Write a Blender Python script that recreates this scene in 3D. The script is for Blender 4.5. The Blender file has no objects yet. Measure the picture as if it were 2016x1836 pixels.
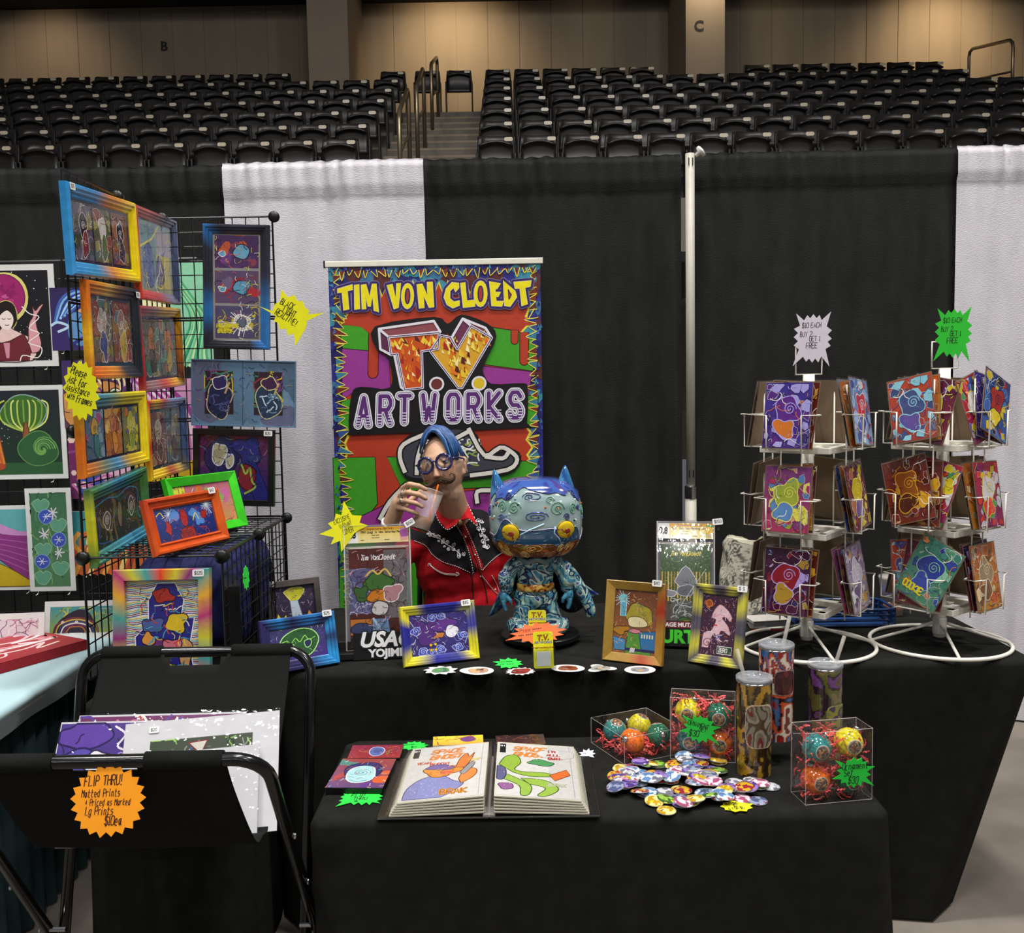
import bpy, bmesh, math, random
from mathutils import Vector, Matrix, geometry, noise
from mathutils.bvhtree import BVHTree
PI = math.pi
scene = bpy.context.scene
COL = scene.collection
# ---------------------------------------------------------------- camera
F, CX, CY = 1900.0, 1008.0, 918.0
H = 1.52
PITCH = math.atan(160.0 / F)
ROLL = math.radians(1.05)
cam_d = bpy.data.cameras.new('camera'); cam = bpy.data.objects.new('camera', cam_d); COL.objects.link(cam)
cam_d.sensor_fit = 'HORIZONTAL'; cam_d.sensor_width = 36.0; cam_d.lens = F / 2016.0 * 36.0
cam_d.clip_start = 0.05; cam_d.clip_end = 200
_R0 = Vector((1, 0, 0)); _U0 = Vector((0, math.sin(PITCH), math.cos(PITCH))); _F0 = Vector((0, math.cos(PITCH), -math.sin(PITCH)))
_R = _R0 * math.cos(ROLL) - _U0 * math.sin(ROLL); _U = _R0 * math.sin(ROLL) + _U0 * math.cos(ROLL)
cam.matrix_world = Matrix(((_R.x, _U.x, -_F0.x, 0), (_R.y, _U.y, -_F0.y, 0), (_R.z, _U.z, -_F0.z, H), (0, 0, 0, 1)))
scene.camera = cam
# ---------------------------------------------------------------- world, lights, exposure
w = bpy.data.worlds.new('hall_world'); scene.world = w; w.use_nodes = True
w.node_tree.nodes['Background'].inputs[0].default_value = (0.92, 0.95, 1.0, 1)
w.node_tree.nodes['Background'].inputs[1].default_value = 0.10
def area(name, loc, target, size, power, col=(1, 1, 1)):
    d = bpy.data.lights.new(name, 'AREA'); d.shape = 'DISK'; d.size = size; d.energy = power; d.color = col
    o = bpy.data.objects.new(name, d); COL.objects.link(o); o.location = loc
    o.rotation_euler = (Vector(target) - Vector(loc)).to_track_quat('-Z', 'Y').to_euler()
    return o
# arena high-bay lamps over the show floor
for i, (x, y, p) in enumerate([(-4.0, 1.6, 330), (0.4, 2.1, 420), (4.6, 1.7, 400), (-3.6, -4.0, 200), (4.2, -4.0, 230), (0.3, -1.5, 220)]):
    area('high_bay_lamp', (x, y, 9.5), (x * .6, y + 2.0, 0), 0.9, p, (1.0, .975, .95))
# the far banks of lamps over the rest of the hall
for x, y in [(-4.73, -21.3), (4.7, -21.3), (0.0, -14.0), (-10.0, -14.0), (10.0, -14.0)]: area('high_bay_lamp', (x, y, 9.5), (x * .6, y + 3.0, 0), 0.40, 130, (1.0, .975, .95))
def spot(name, loc, target, power, ang, blend, col):
    d = bpy.data.lights.new(name, 'SPOT'); d.energy = power; d.spot_size = math.radians(ang); d.spot_blend = blend; d.color = col; d.shadow_soft_size = .12
    o = bpy.data.objects.new(name, d); COL.objects.link(o); o.location = loc
    o.rotation_euler = (Vector(target) - Vector(loc)).to_track_quat('-Z', 'Y').to_euler()
# warm wall washers under the soffit over the stands
spot('wall_washer', (-1.0, 17.5, 8.75), (-1.0, 19.0, 7.4), 380, 120, 1.0, (1.0, .74, .45))
spot('wall_washer', (8.3, 17.5, 8.75), (8.3, 19.0, 7.4), 400, 120, 1.0, (1.0, .74, .45))
spot('wall_washer', (-8.6, 17.5, 8.75), (-8.6, 19.0, 7.2), 120, 110, 1.0, (1.0, .74, .5))
spot('wall_washer', (3.5, 16.6, 8.75), (3.5, 19.0, 7.0), 130, 140, 1.0, (1.0, .8, .55))
vs = scene.view_settings
vs.view_transform = 'Standard'; vs.look = 'None'; vs.exposure = 0.12; vs.gamma = 1.0; vs.use_curve_mapping = False
# ---------------------------------------------------------------- pixel rays
def ray(px, py):
    return (_R * ((px - CX) / F) - _U * ((py - CY) / F) + _F0)
O0 = Vector((0, 0, H))
def P(px, py, Y):
    d = ray(px, py); return O0 + d * (Y / d.y)
def TZ(px, py, z):
    d = ray(px, py); return O0 + d * ((z - H) / d.z)
def PXP(px, py, X):
    d = ray(px, py); return O0 + d * (X / d.x)
def PL(px, py, p0, n):
    d = ray(px, py); return O0 + d * ((p0 - O0).dot(n) / d.dot(n))
# ---------------------------------------------------------------- colour + materials
def lin(c): return c / 12.92 if c <= .04045 else ((c + .055) / 1.055) ** 2.4
def C(h, k=1.0):
    if not isinstance(h, str): return h
    return tuple(min(1, lin(int(h[i:i + 2], 16) / 255) * k) for i in (0, 2, 4)) + (1.0,)
MATS = {}
def mat(name, col='808080', rough=.5, metal=0, noise_amt=.12, nscale=40, bump=0, bscale=200, spec=.5, coat=0, trans=0, ior=1.45, emit=None, attr=False, sheen=0, stretch=None, alpha=1):
    if name in MATS: return MATS[name]
    m = bpy.data.materials.new(name); m.use_nodes = True; nt = m.node_tree; N = nt.nodes; L = nt.links
    b = N['Principled BSDF']
    b.inputs['Roughness'].default_value = rough; b.inputs['Metallic'].default_value = metal
    b.inputs['Specular IOR Level'].default_value = spec; b.inputs['Coat Weight'].default_value = coat; b.inputs['Coat Roughness'].default_value = .08
    b.inputs['Transmission Weight'].default_value = trans; b.inputs['IOR'].default_value = ior; b.inputs['Sheen Weight'].default_value = sheen
    b.inputs['Alpha'].default_value = alpha
    tc = N.new('ShaderNodeTexCoord'); mp = N.new('ShaderNodeMapping'); L.new(tc.outputs['Object'], mp.inputs[0])
    if stretch: mp.inputs['Scale'].default_value = stretch
    nz = N.new('ShaderNodeTexNoise'); nz.inputs['Scale'].default_value = nscale; nz.inputs['Detail'].default_value = 4; L.new(mp.outputs[0], nz.inputs['Vector'])
    mx = N.new('ShaderNodeMix'); mx.data_type = 'RGBA'; mx.blend_type = 'MULTIPLY'; mx.inputs[0].default_value = 1
    mr = N.new('ShaderNodeMapRange'); mr.inputs[1].default_value = .3; mr.inputs[2].default_value = .7; mr.inputs[3].default_value = 1 - noise_amt; mr.inputs[4].default_value = 1 + noise_amt
    L.new(nz.outputs[0], mr.inputs[0])
    if attr:
        at = N.new('ShaderNodeAttribute'); at.attribute_name = 'Col'; L.new(at.outputs['Color'], mx.inputs[6])
    else: mx.inputs[6].default_value = C(col)
    L.new(mr.outputs[0], mx.inputs[7]); L.new(mx.outputs[2], b.inputs['Base Color'])
    if bump:
        n2 = N.new('ShaderNodeTexNoise'); n2.inputs['Scale'].default_value = bscale; n2.inputs['Detail'].default_value = 3; L.new(mp.outputs[0], n2.inputs['Vector'])
        bp = N.new('ShaderNodeBump'); bp.inputs['Strength'].default_value = bump; bp.inputs['Distance'].default_value = .004; L.new(n2.outputs[0], bp.inputs['Height']); L.new(bp.outputs[0], b.inputs['Normal'])
    if emit: b.inputs['Emission Color'].default_value = C(emit[0]); b.inputs['Emission Strength'].default_value = emit[1]
    MATS[name] = m; return m
def pane_mat(name, tint='ffffff', refl=.06, rough=.03):
    """thin clear sheet: see-through with a sharp surface reflection"""
    if name in MATS: return MATS[name]
    m = bpy.data.materials.new(name); m.use_nodes = True; nt = m.node_tree; N = nt.nodes; L = nt.links
    for n in list(N):
        if n.type != 'OUTPUT_MATERIAL': N.remove(n)
    out = [n for n in N if n.type == 'OUTPUT_MATERIAL'][0]
    tr = N.new('ShaderNodeBsdfTransparent'); tr.inputs[0].default_value = C(tint)
    gl = N.new('ShaderNodeBsdfGlossy'); gl.inputs['Roughness'].default_value = rough
    lw = N.new('ShaderNodeLayerWeight'); pw = N.new('ShaderNodeMath'); pw.operation = 'POWER'; pw.inputs[1].default_value = 5; L.new(lw.outputs['Facing'], pw.inputs[0]); fr = N.new('ShaderNodeMath'); fr.operation = 'MULTIPLY_ADD'; fr.inputs[1].default_value = .9; fr.inputs[2].default_value = .045; L.new(pw.outputs[0], fr.inputs[0]); lw.inputs[0].default_value = .5
    nz = N.new('ShaderNodeTexNoise'); nz.inputs['Scale'].default_value = 9
    bp = N.new('ShaderNodeBump'); bp.inputs['Strength'].default_value = refl; bp.inputs['Distance'].default_value = .01; L.new(nz.outputs[0], bp.inputs['Height']); L.new(bp.outputs[0], gl.inputs['Normal'])
    mx = N.new('ShaderNodeMixShader'); L.new(fr.outputs[0], mx.inputs[0]); L.new(tr.outputs[0], mx.inputs[1]); L.new(gl.outputs[0], mx.inputs[2]); L.new(mx.outputs[0], out.inputs[0])
    MATS[name] = m; return m
mat('print', attr=True, rough=.42, noise_amt=.06, nscale=60)
mat('glossprint', attr=True, rough=.22, noise_amt=.06, nscale=60, coat=.3)
mat('paper', attr=True, rough=.7, noise_amt=.04, nscale=30)
mat('lacquer', attr=True, rough=.3, noise_amt=.12, nscale=35, coat=.25, bump=.15, bscale=60)
mat('resin', attr=True, rough=.12, noise_amt=.1, nscale=30, coat=.8)
mat('fabric_col', attr=True, rough=.85, noise_amt=.12, nscale=90, bump=.2, bscale=500)
mat('black_plastic', '121212', rough=.35)
mat('black_metal', '0d0d0e', rough=.22, coat=.2)
mat('wire_black', '101011', rough=.35)
mat('white_wire', 'e2ddd0', rough=.35, noise_amt=.06)
mat('white_plastic', 'd9d7d0', rough=.45, noise_amt=.05)
mat('chrome', 'c8c8c8', rough=.15, metal=1)
mat('black_canvas', '191a18', rough=.95, noise_amt=.15, nscale=300, bump=.25, bscale=900, spec=.15)
mat('black_cloth', '1b1b19', rough=.95, noise_amt=.2, nscale=25, bump=.2, bscale=700, spec=.12)
pane_mat('glass'); pane_mat('poly', refl=.35, rough=.06)
# ---------------------------------------------------------------- mesh builder
class MB:
    def __init__(s): s.v = []; s.f = []; s.c = []; s.mi = []
    def add(s, vs, fs, col=(1, 1, 1, 1), mi=0, M=None):
        b = len(s.v); col = C(col)
        s.v += [tuple(M @ Vector(p)) for p in vs] if M else [tuple(p) for p in vs]
        for f in fs: s.f.append(tuple(b + i for i in f)); s.c.append(col); s.mi.append(mi)
        return s
    def addc(s, vs, fs, cols, mi=0):
        b = len(s.v); s.v += [tuple(p) for p in vs]
        for f in fs: s.f.append(tuple(b + i for i in f)); s.c.append([cols[i] for i in f]); s.mi.append(mi)
        return s
    def box(s, x0, x1, y0, y1, z0, z1, col=(1, 1, 1, 1), mi=0, M=None):
        return s.add([(x0, y0, z0), (x1, y0, z0), (x1, y1, z0), (x0, y1, z0), (x0, y0, z1), (x1, y0, z1), (x1, y1, z1), (x0, y1, z1)],
              [(0, 3, 2, 1), (4, 5, 6, 7), (0, 1, 5, 4), (1, 2, 6, 5), (2, 3, 7, 6), (3, 0, 4, 7)], col, mi, M)
    def tube(s, pts, r, n=8, closed=False, col=(1, 1, 1, 1), mi=0, M=None, caps=True):
        pts = [Vector(p) for p in pts]; k = len(pts); rr = r if isinstance(r, (list, tuple)) else [r] * k
        vs = []; prev = None
        for i, p in enumerate(pts):
            if closed: t = pts[(i + 1) % k] - pts[i - 1]
            else: t = pts[min(i + 1, k - 1)] - pts[max(i - 1, 0)]
            t = t.normalized() if t.length > 1e-9 else Vector((0, 0, 1))
            if prev is None:
                a = t.cross(Vector((0, 0, 1)))
                if a.length < .1: a = t.cross(Vector((1, 0, 0)))
            else: a = prev - t * prev.dot(t)
            a.normalize(); prev = a; b = t.cross(a)
            for j in range(n):
                an = 2 * PI * j / n; vs.append(p + (a * math.cos(an) + b * math.sin(an)) * rr[i])
        fs = []
        for i in range(k if closed else k - 1):
            i2 = (i + 1) % k
            for j in range(n): fs.append((i * n + j, i * n + (j + 1) % n, i2 * n + (j + 1) % n, i2 * n + j))
        if not closed and caps: fs += [tuple(range(n - 1, -1, -1)), tuple((k - 1) * n + j for j in range(n))]
        return s.add(vs, fs, col, mi, M)
    def lathe(s, prof, n=32, col=(1, 1, 1, 1), mi=0, M=None, colf=None):
        vs = []
        for r, z in prof:
            for j in range(n): a = 2 * PI * j / n; vs.append((r * math.cos(a), r * math.sin(a), z))
        fs = [(i * n + j, i * n + (j + 1) % n, (i + 1) * n + (j + 1) % n, (i + 1) * n + j) for i in range(len(prof) - 1) for j in range(n)]
        if prof[0][0] > 1e-6: fs.append(tuple(range(n - 1, -1, -1)))
        if prof[-1][0] > 1e-6: fs.append(tuple((len(prof) - 1) * n + j for j in range(n)))
        return s.add(vs, fs, col, mi, M)
    def ell(s, c, r, n=20, m=12, col=(1, 1, 1, 1), M=None, mi=0, R=None):
        vs = []; c = Vector(c)
        for i in range(m + 1):
            t = PI * i / m
            for j in range(n):
                a = 2 * PI * j / n; v = Vector((r[0] * math.sin(t) * math.cos(a), r[1] * math.sin(t) * math.sin(a), -r[2] * math.cos(t)))
                vs.append(c + (R @ v if R else v))
        fs = [(i * n + j, i * n + (j + 1) % n, (i + 1) * n + (j + 1) % n, (i + 1) * n + j) for i in range(m) for j in range(n)]
        return s.add(vs, fs, col, mi, M)
    def prism(s, poly, z0, z1, col=(1, 1, 1, 1), mi=0, M=None, side=None):
        n = len(poly); tri = geometry.tessellate_polygon([[Vector((p[0], p[1], 0)) for p in poly]])
        ar = sum(poly[i][0] * poly[(i + 1) % n][1] - poly[(i + 1) % n][0] * poly[i][1] for i in range(n))
        vs = [(p[0], p[1], z0) for p in poly] + [(p[0], p[1], z1) for p in poly]
        top = []
        for a, b, c in tri:
            A = (poly[b][0] - poly[a][0]) * (poly[c][1] - poly[a][1]) - (poly[c][0] - poly[a][0]) * (poly[b][1] - poly[a][1])
            top.append((a, b, c) if A > 0 else (a, c, b))
        sd = [(i, (i + 1) % n, n + (i + 1) % n, n + i) if ar > 0 else ((i + 1) % n, i, n + i, n + (i + 1) % n) for i in range(n)]
        s.add(vs, [tuple(n + i for i in t) for t in top] + [tuple(reversed(t)) for t in top], col, mi, M)
        return s.add(vs, sd, side or col, mi, M)
    def grid(s, nu, nv, fn, col=(1, 1, 1, 1), colf=None, wrap=False, mi=0):
        vs = []; cs = []
        for j in range(nv + 1):
            for i in range(nu + (0 if wrap else 1)):
                vs.append(fn(i / nu, j / nv)); cs.append(C(colf(i / nu, j / nv)) if colf else None)
        st = nu if wrap else nu + 1
        fs = [(j * st + i, j * st + (i + 1) % st, (j + 1) * st + (i + 1) % st, (j + 1) * st + i) for j in range(nv) for i in range(nu)]
        return s.addc(vs, fs, cs, mi) if colf else s.add(vs, fs, col, mi)
    def build(s, name, m='print', parent=None, smooth=False, bevel=0, subsurf=0, solid=0, weld=False):
        me = bpy.data.meshes.new(name); me.from_pydata(s.v, [], s.f)
        ms = m if isinstance(m, (list, tuple)) else [m]
        for q in ms: me.materials.append(MATS[q] if isinstance(q, str) else q)
        ca = me.color_attributes.new('Col', 'FLOAT_COLOR', 'CORNER'); buf = []
        for f, c in zip(s.f, s.c):
            if isinstance(c, list):
                for q in c: buf.extend(q)
            else: buf.extend(tuple(c) * len(f))
        ca.data.foreach_set('color', buf)
        if len(ms) > 1: me.polygons.foreach_set('material_index', s.mi)
        if smooth: me.polygons.foreach_set('use_smooth', [True] * len(s.f))
        if weld:
            bm = bmesh.new(); bm.from_mesh(me); bmesh.ops.remove_doubles(bm, verts=bm.verts, dist=1e-5); bm.to_mesh(me); bm.free()
        me.update()
        o = bpy.data.objects.new(name, me); COL.objects.link(o)
        if parent: o.parent = parent
        if bevel:
            bv = o.modifiers.new('bevel', 'BEVEL'); bv.width = bevel; bv.segments = 2; bv.limit_method = 'ANGLE'; bv.angle_limit = math.radians(40)
        if solid:
            sd = o.modifiers.new('solid', 'SOLIDIFY'); sd.thickness = solid; sd.offset = 0
        if subsurf:
            sb = o.modifiers.new('sub', 'SUBSURF'); sb.levels = subsurf; sb.render_levels = subsurf
        return o
def tag(o, label=None, cat=None, group=None, kind=None):
    if label: o['label'] = label
    if cat: o['category'] = cat
    if group: o['group'] = group
    if kind: o['kind'] = kind
    return o
def struct(o, label=None): o['kind'] = 'structure'; return tag(o, label, None)
def empty(name, M, label, cat, group=None):
    o = bpy.data.objects.new(name, None); COL.objects.link(o); o.empty_display_size = .05
    o.matrix_world = M if isinstance(M, Matrix) else Matrix.Translation(M)
    return tag(o, label, cat, group)
def kids(o): return [c for c in COL.objects if c.parent == o]
def copy_tree(o, ch, parent=None):
    c = o.copy(); COL.objects.link(c); c.parent = parent
    for k, sub in ch:
        copy_tree(k, sub, c)
    return c
def tree(o): return [(k, tree(k)) for k in kids(o)]
def frameM(o, u, v):
    u = u.normalized(); n = u.cross(v).normalized(); v = n.cross(u)
    return Matrix(((u.x, v.x, n.x, o.x), (u.y, v.y, n.y, o.y), (u.z, v.z, n.z, o.z), (0, 0, 0, 1)))
def rot(z=0, x=0, y=0): return Matrix.Rotation(z, 4, 'Z') @ Matrix.Rotation(x, 4, 'X') @ Matrix.Rotation(y, 4, 'Y')
rnd = random.Random(7)
# ================================================================ setting
# concrete show floor
mat('concrete', '6e665d', rough=.75, noise_amt=.25, nscale=3, bump=.1, bscale=30)
mat('stand_concrete', '6c655c', rough=.8, noise_amt=.15, nscale=2)
mat('beige_wall', '7f7361', rough=.75, noise_amt=.08, nscale=1.2, stretch=(3, 3, .4))
mat('column_paint', '857866', rough=.75, noise_amt=.06, nscale=1)
mat('dark_ceiling', '262423', rough=.9)
b = MB().box(-14, 14, -6, 10.6, -.2, 0); struct(b.build('floor', 'concrete'), 'grey brown concrete show floor')
YW = 19.0
b = MB().box(-16, 16, YW, YW + .3, 0, 11)
wall = struct(b.build('wall_back', 'beige_wall'), 'beige arena wall above the seating')
for i in range(54):      # the wall is clad in tall panels
    x = -15.9 + i * .6
    MB().box(x, x + .588, YW - .012, YW + .01, 4, 10.6).build('panel', 'beige_wall', wall, bevel=.004)
b = MB().box(-16, 16, 14.6, YW + .3, 8.78, 9.3); soff = struct(b.build('ceiling', 'dark_ceiling'), 'dark soffit over the seating')
cols = []
for i, (x0, x1) in enumerate([(-3.38, -2.68), (3.12, 3.80)]):
    c = struct(MB().box(x0, x1, 17.15, YW, 3.0, 8.78).build('trim_%d' % (i + 1), 'column_paint', bevel=.01), ['beige wall column beside the aisle', 'beige wall column lettered C'][i]); cols.append(c)
TMP = bpy.data.scenes.new('scratch')
def ev_mesh(o):
    """evaluate one object in an otherwise empty scratch scene"""
    COL.objects.unlink(o); TMP.collection.objects.link(o); vl = TMP.view_layers[0]; vl.update(); dg = vl.depsgraph
    me = bpy.data.meshes.new_from_object(o.evaluated_get(dg), depsgraph=dg); TMP.collection.objects.unlink(o); return me
def font_mesh(txt, size, offset=0, depth=0, shear=0):
    cu = bpy.data.curves.new('t', 'FONT'); cu.body = txt; cu.size = size; cu.align_x = 'CENTER'; cu.align_y = 'CENTER'; cu.offset = offset; cu.extrude = depth; cu.shear = shear; cu.resolution_u = 3
    o = bpy.data.objects.new('t', cu); COL.objects.link(o)
    me = ev_mesh(o)
    vs = [tuple(v.co) for v in me.vertices]; fs = [tuple(p.vertices) for p in me.polygons]
    bpy.data.objects.remove(o); bpy.data.curves.remove(cu); bpy.data.meshes.remove(me)
    return vs, fs
mat('letter_black', '1c1813', rough=.6)
for (px, py, Y, ch, par) in [(323, 92, YW - .014, 'B', wall), (1376, 52, 17.15, 'C', cols[1])]:
    p = P(px, py, Y); vs, fs = font_mesh(ch, .24, .006, .01)
    MB().add(vs, fs, M=Matrix.Translation(p) @ Matrix.Rotation(PI / 2, 4, 'X')).build('wall_letter', 'letter_black', par)
# ---- stepped seating tiers and the aisle stair
Y0R, DYR, ZT0, DZR, NR = 11.6, .95, 3.60, .427, 7
AX0, AX1 = -1.70, -.38
for i in range(NR):
    y = Y0R + i * DYR; z = ZT0 + i * DZR
    for (x0, x1) in ((-14, AX0), (AX1, 14)) if i < NR - 1 else ((-14, 14),):
        struct(MB().box(x0, x1, y - .45, y + .5 if i < NR - 1 else YW, z - .6, z).build('seating_tier', 'stand_concrete'), 'concrete seating tier')
stair = struct(MB().box(AX0, AX1, Y0R - .45, Y0R + 6 * DYR - .45, 2.2, 3.1).build('aisle_stair', 'stand_concrete'), 'concrete aisle stair between the seat blocks')
for k in range(12):
    y = Y0R - .45 + k * DYR / 2; z = ZT0 + k * DZR / 2
    MB().box(AX0, AX1, y, y + DYR / 2 + .05, z - .4, z).build('step', 'stand_concrete', stair, bevel=.01)
    MB().box(AX0 + .02, AX1 - .02, y - .004, y + .05, z - .03, z + .004).build('step_nosing', 'column_paint', stair)
# handrails
mat('rail_steel', '8a7a62', rough=.35, metal=.8)
def rail(x, ya, za, yb, zb, label):
    e = empty('handrail', (x, ya, za), label, 'handrail', 'aisle handrails')
    h = 1.0; L = [Vector((0, 0, 0)), Vector((0, 0, h - .12)), Vector((0, .03, h - .04)), Vector((0, .1, h + .02)), Vector((0, yb - ya - .12, zb - za + h)), Vector((0, yb - ya - .03, zb - za + h - .02)), Vector((0, yb - ya, zb - za + h - .1)), Vector((0, yb - ya, zb - za - .1))]
    MB().tube(L, .028, 8).build('rail_tube', 'rail_steel', e, smooth=True)
    m = (L[1] + L[3]) * .5; a = Vector((0, 0, h * .5)); bb = Vector((0, yb - ya, zb - za + h * .5))
    MB().tube([a, bb], .018, 6).build('mid_rail', 'rail_steel', e, smooth=True)
tr = lambda y: ZT0 + (y - Y0R + .45) / DYR * DZR
rail(-1.22, 11.35, tr(11.35), 12.5, tr(12.5), 'lowest bent steel handrail on the aisle stair')
rail(-1.18, 13.2, tr(13.2), 14.4, tr(14.4), 'middle bent steel handrail on the aisle stair')
rail(-1.14, 15.4, tr(15.4), 16.8, tr(16.5), 'highest bent steel handrail on the aisle stair')
rail(8.12, 15.9, tr(16.2), 17.4, tr(16.9), 'dark curved handrail at the right end of the seats')
# ---- folding arena seats
mat('seat_plastic', '1d1a18', rough=.38, noise_amt=.2, nscale=8)
mat('seat_metal', '151413', rough=.5)
mat('plate_tan', 'b9ad97', rough=.3)
def rrect(w, h, r, n=4, x=0, y=0):
    pts = []
    for cx, cy, a0 in ((w / 2 - r, h / 2 - r, 0), (-w / 2 + r, h / 2 - r, 90), (-w / 2 + r, -h / 2 + r, 180), (w / 2 - r, -h / 2 + r, 270)):
        for k in range(n + 1):
            a = math.radians(a0 + 90 * k / n); pts.append((x + cx + r * math.cos(a), y + cy + r * math.sin(a)))
    return pts
def make_seat():
    root = empty('arena_seat', (0, 0, 0), '', 'seat')
    B = MB(); nu, nv = 10, 8      # dished backrest shell with rolled rim
    def back(u, v):
        x = (u - .5) * .45; z = .46 + v * .40
        e = max(abs(u - .5) * 2, abs(v - .5) * 2); corner = max(0, abs(u - .5) * 2 - .8) * max(0, v - .8) * 3
        y = .05 * (1 - (2 * (u - .5)) ** 2) + .10 * v - (.03 if e > .99 else 0)
        return (x * (1 - .1 * v * v), y, z - corner * .12)
    B.grid(nu, nv, back); B.build('backrest', 'seat_plastic', root, smooth=True, solid=.02)
    S = MB()                   # tipped-up pan
    def pan(u, v):
        x = (u - .5) * .43; e = abs(u - .5) * 2
        z = .44 + v * .36 - .05 * e * e * v; y = -.05 - .02 * v + .035 * math.sin(v * PI) - (.05 if v > .98 else 0)
        return (x * (1 - .08 * v), y, z - .06 * (v > .98))
    S.grid(8, 8, pan); S.build('seat_pan', 'seat_plastic', root, smooth=True, solid=.03)
    MB().prism(rrect(.10, .045, .02), 0, .008, M=Matrix.Translation((.15, -.11, .765)) @ Matrix.Rotation(PI / 2, 4, 'X')).build('number_plate', 'plate_tan', root)
    for sx in (-1, 1): MB().box(sx * .226 - .012, sx * .226 + .012, -.08, .10, 0, .62).build('standard', 'seat_metal', root, bevel=.008)
    return root
proto = make_seat(); ptree = tree(proto); first = True
NTH = ['first', 'second', 'third', 'fourth', 'fifth', 'sixth', 'seventh', 'eighth', 'ninth', 'tenth', 'eleventh', 'twelfth', 'thirteenth', 'fourteenth', 'fifteenth', 'sixteenth', 'seventeenth', 'eighteenth', 'nineteenth', 'twentieth', 'outermost', 'last', 'end', 'far end', 'furthest']
ORD = ['front', 'second', 'third', 'fourth', 'fifth', 'sixth', 'top']
for i in range(NR):
    y = Y0R + i * DYR; z = ZT0 + i * DZR
    cl = [(-1.95 - .5 * k, 'left of the stair', k) for k in range(22)] + [(-.12 + .5 * k, 'right of the stair', k) for k in range(25)]
    if i == NR - 1: cl += [(-1.35, 'above the stair', 0), (-.8, 'above the stair', 1)]
    for x, side, k in cl:
        if abs(x) > .545 * y + .3: continue
        if i == NR - 1 and (-3.66 < x < -2.42 or 2.86 < x < 4.06): continue
        if i >= 5 and x > 7.7: continue
        o = proto if first else copy_tree(proto, ptree); first = False
        o.location = (x, y, z); o.rotation_euler = (0, 0, rnd.uniform(-.015, .015))
        o['label'] = 'black folding seat, %s row up, %s seat %s' % (ORD[i], NTH[k], side) if side != 'above the stair' else 'black folding seat at the head of the stair, %s one' % ('left', 'right')[k]
        o['group'] = 'black folding arena seats'
# ================================================================ pipe and drape
YD = 4.14
def drape_mat(name, col, rough, na):
    m = mat(name, col, rough=rough, noise_amt=na, nscale=14, spec=.2, stretch=(1, 1, .35))
    nt = m.node_tree; N = nt.nodes; L = nt.links; b = N['Principled BSDF']
    tc = N.new('ShaderNodeTexCoord'); mp = N.new('ShaderNodeMapping'); mp.inputs['Scale'].default_value = (60, 60, 190); L.new(tc.outputs['Object'], mp.inputs[0])
    nz = N.new('ShaderNodeTexNoise'); nz.inputs['Scale'].default_value = 1.6; nz.inputs['Detail'].default_value = 2; L.new(mp.outputs[0], nz.inputs['Vector'])
    bp = N.new('ShaderNodeBump'); bp.inputs['Strength'].default_value = .5; bp.inputs['Distance'].default_value = .003; L.new(nz.outputs[0], bp.inputs['Height']); L.new(bp.outputs[0], b.inputs['Normal'])
    return m
drape_mat('drape_black', '1f1f1e', .9, .25); drape_mat('drape_white', 'c2bfc4', .8, .07)
def drape(x0, x1, zt0, zt1, y, m, label, seed, amp=.02, nf=10):
    r = random.Random(seed); ph = [(r.uniform(3, 9), r.uniform(0, 7), r.uniform(.4, 1)) for _ in range(5)] + [(r.uniform(10, 22), r.uniform(0, 7), r.uniform(.25, .5)) for _ in range(5)]
    rf = [(r.uniform(60, 120), r.uniform(0, 7)) for _ in range(4)]
    e = empty('curtain', ((x0 + x1) / 2, y, 0), label, 'curtain', 'pipe and drape panels')
    W = x1 - x0; nu = int(W * 90); nv = 44
    def fn(u, v):
        x = (u - .5) * W; zt = zt0 + (zt1 - zt0) * u; q = (1 - (1 - v) ** 1.8)
        z = zt * q if v < 1 else zt
        top = max(0, 1 - (zt - z) / .16)            # gathered rod pocket
        s = sum(a * math.sin(f * x * 2.2 + p + .25 * math.sin(z * 1.3 + p)) for f, p, a in ph) / 3
        rr = sum(math.sin(f * x + p + z * 6) for f, p in rf) / 4
        fall = .35 + .65 * min(1, (zt - z) / 1.2)
        yy = 1.5 * amp * s * fall + top * .020 * rr - (.012 if (zt - z) < .13 else 0) * (1 if (zt - z) > .012 else .2)
        if (zt - z) < .004: z += .009 * rr
        return (x, yy, max(.01, z))
    MB().grid(nu, nv, fn).build('drape_cloth', m, e, smooth=True)
    return e
def top(px, py): return P(px, py, YD)
pts = {'a': top(-60, 332), 'b': top(443, 326), 'c': top(834, 314), 'd': top(1340, 305), 'e': top(1366, 302), 'f': top(1878, 291), 'g': top(2090, 286)}
zt = {k: v.z for k, v in pts.items()}; xs = {k: v.x for k, v in pts.items()}
drape(xs['a'] - .6, xs['b'] + .03, zt['a'], zt['b'], YD, 'drape_black', 'black curtain behind the framed pictures on wire racks', 1, .018)
drape(xs['b'], xs['c'], zt['b'], zt['c'], YD - .03, 'drape_white', 'white curtain left of the roll-up banner', 2, .026)
drape(xs['c'] - .03, xs['d'], zt['c'], zt['d'], YD, 'drape_black', 'black curtain between banner and white pole', 3, .03)
drape(xs['e'] - .01, xs['f'] + .03, zt['e'], zt['f'], YD, 'drape_black', 'black curtain behind the two card spinners', 4, .022)
drape(xs['f'], xs['g'] + .5, zt['f'], zt['g'], YD - .03, 'drape_white', 'white curtain at the right edge behind the green price burst', 5, .022)
mat('pole_paint', 'a6a296', rough=.45, noise_amt=.05)
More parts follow.
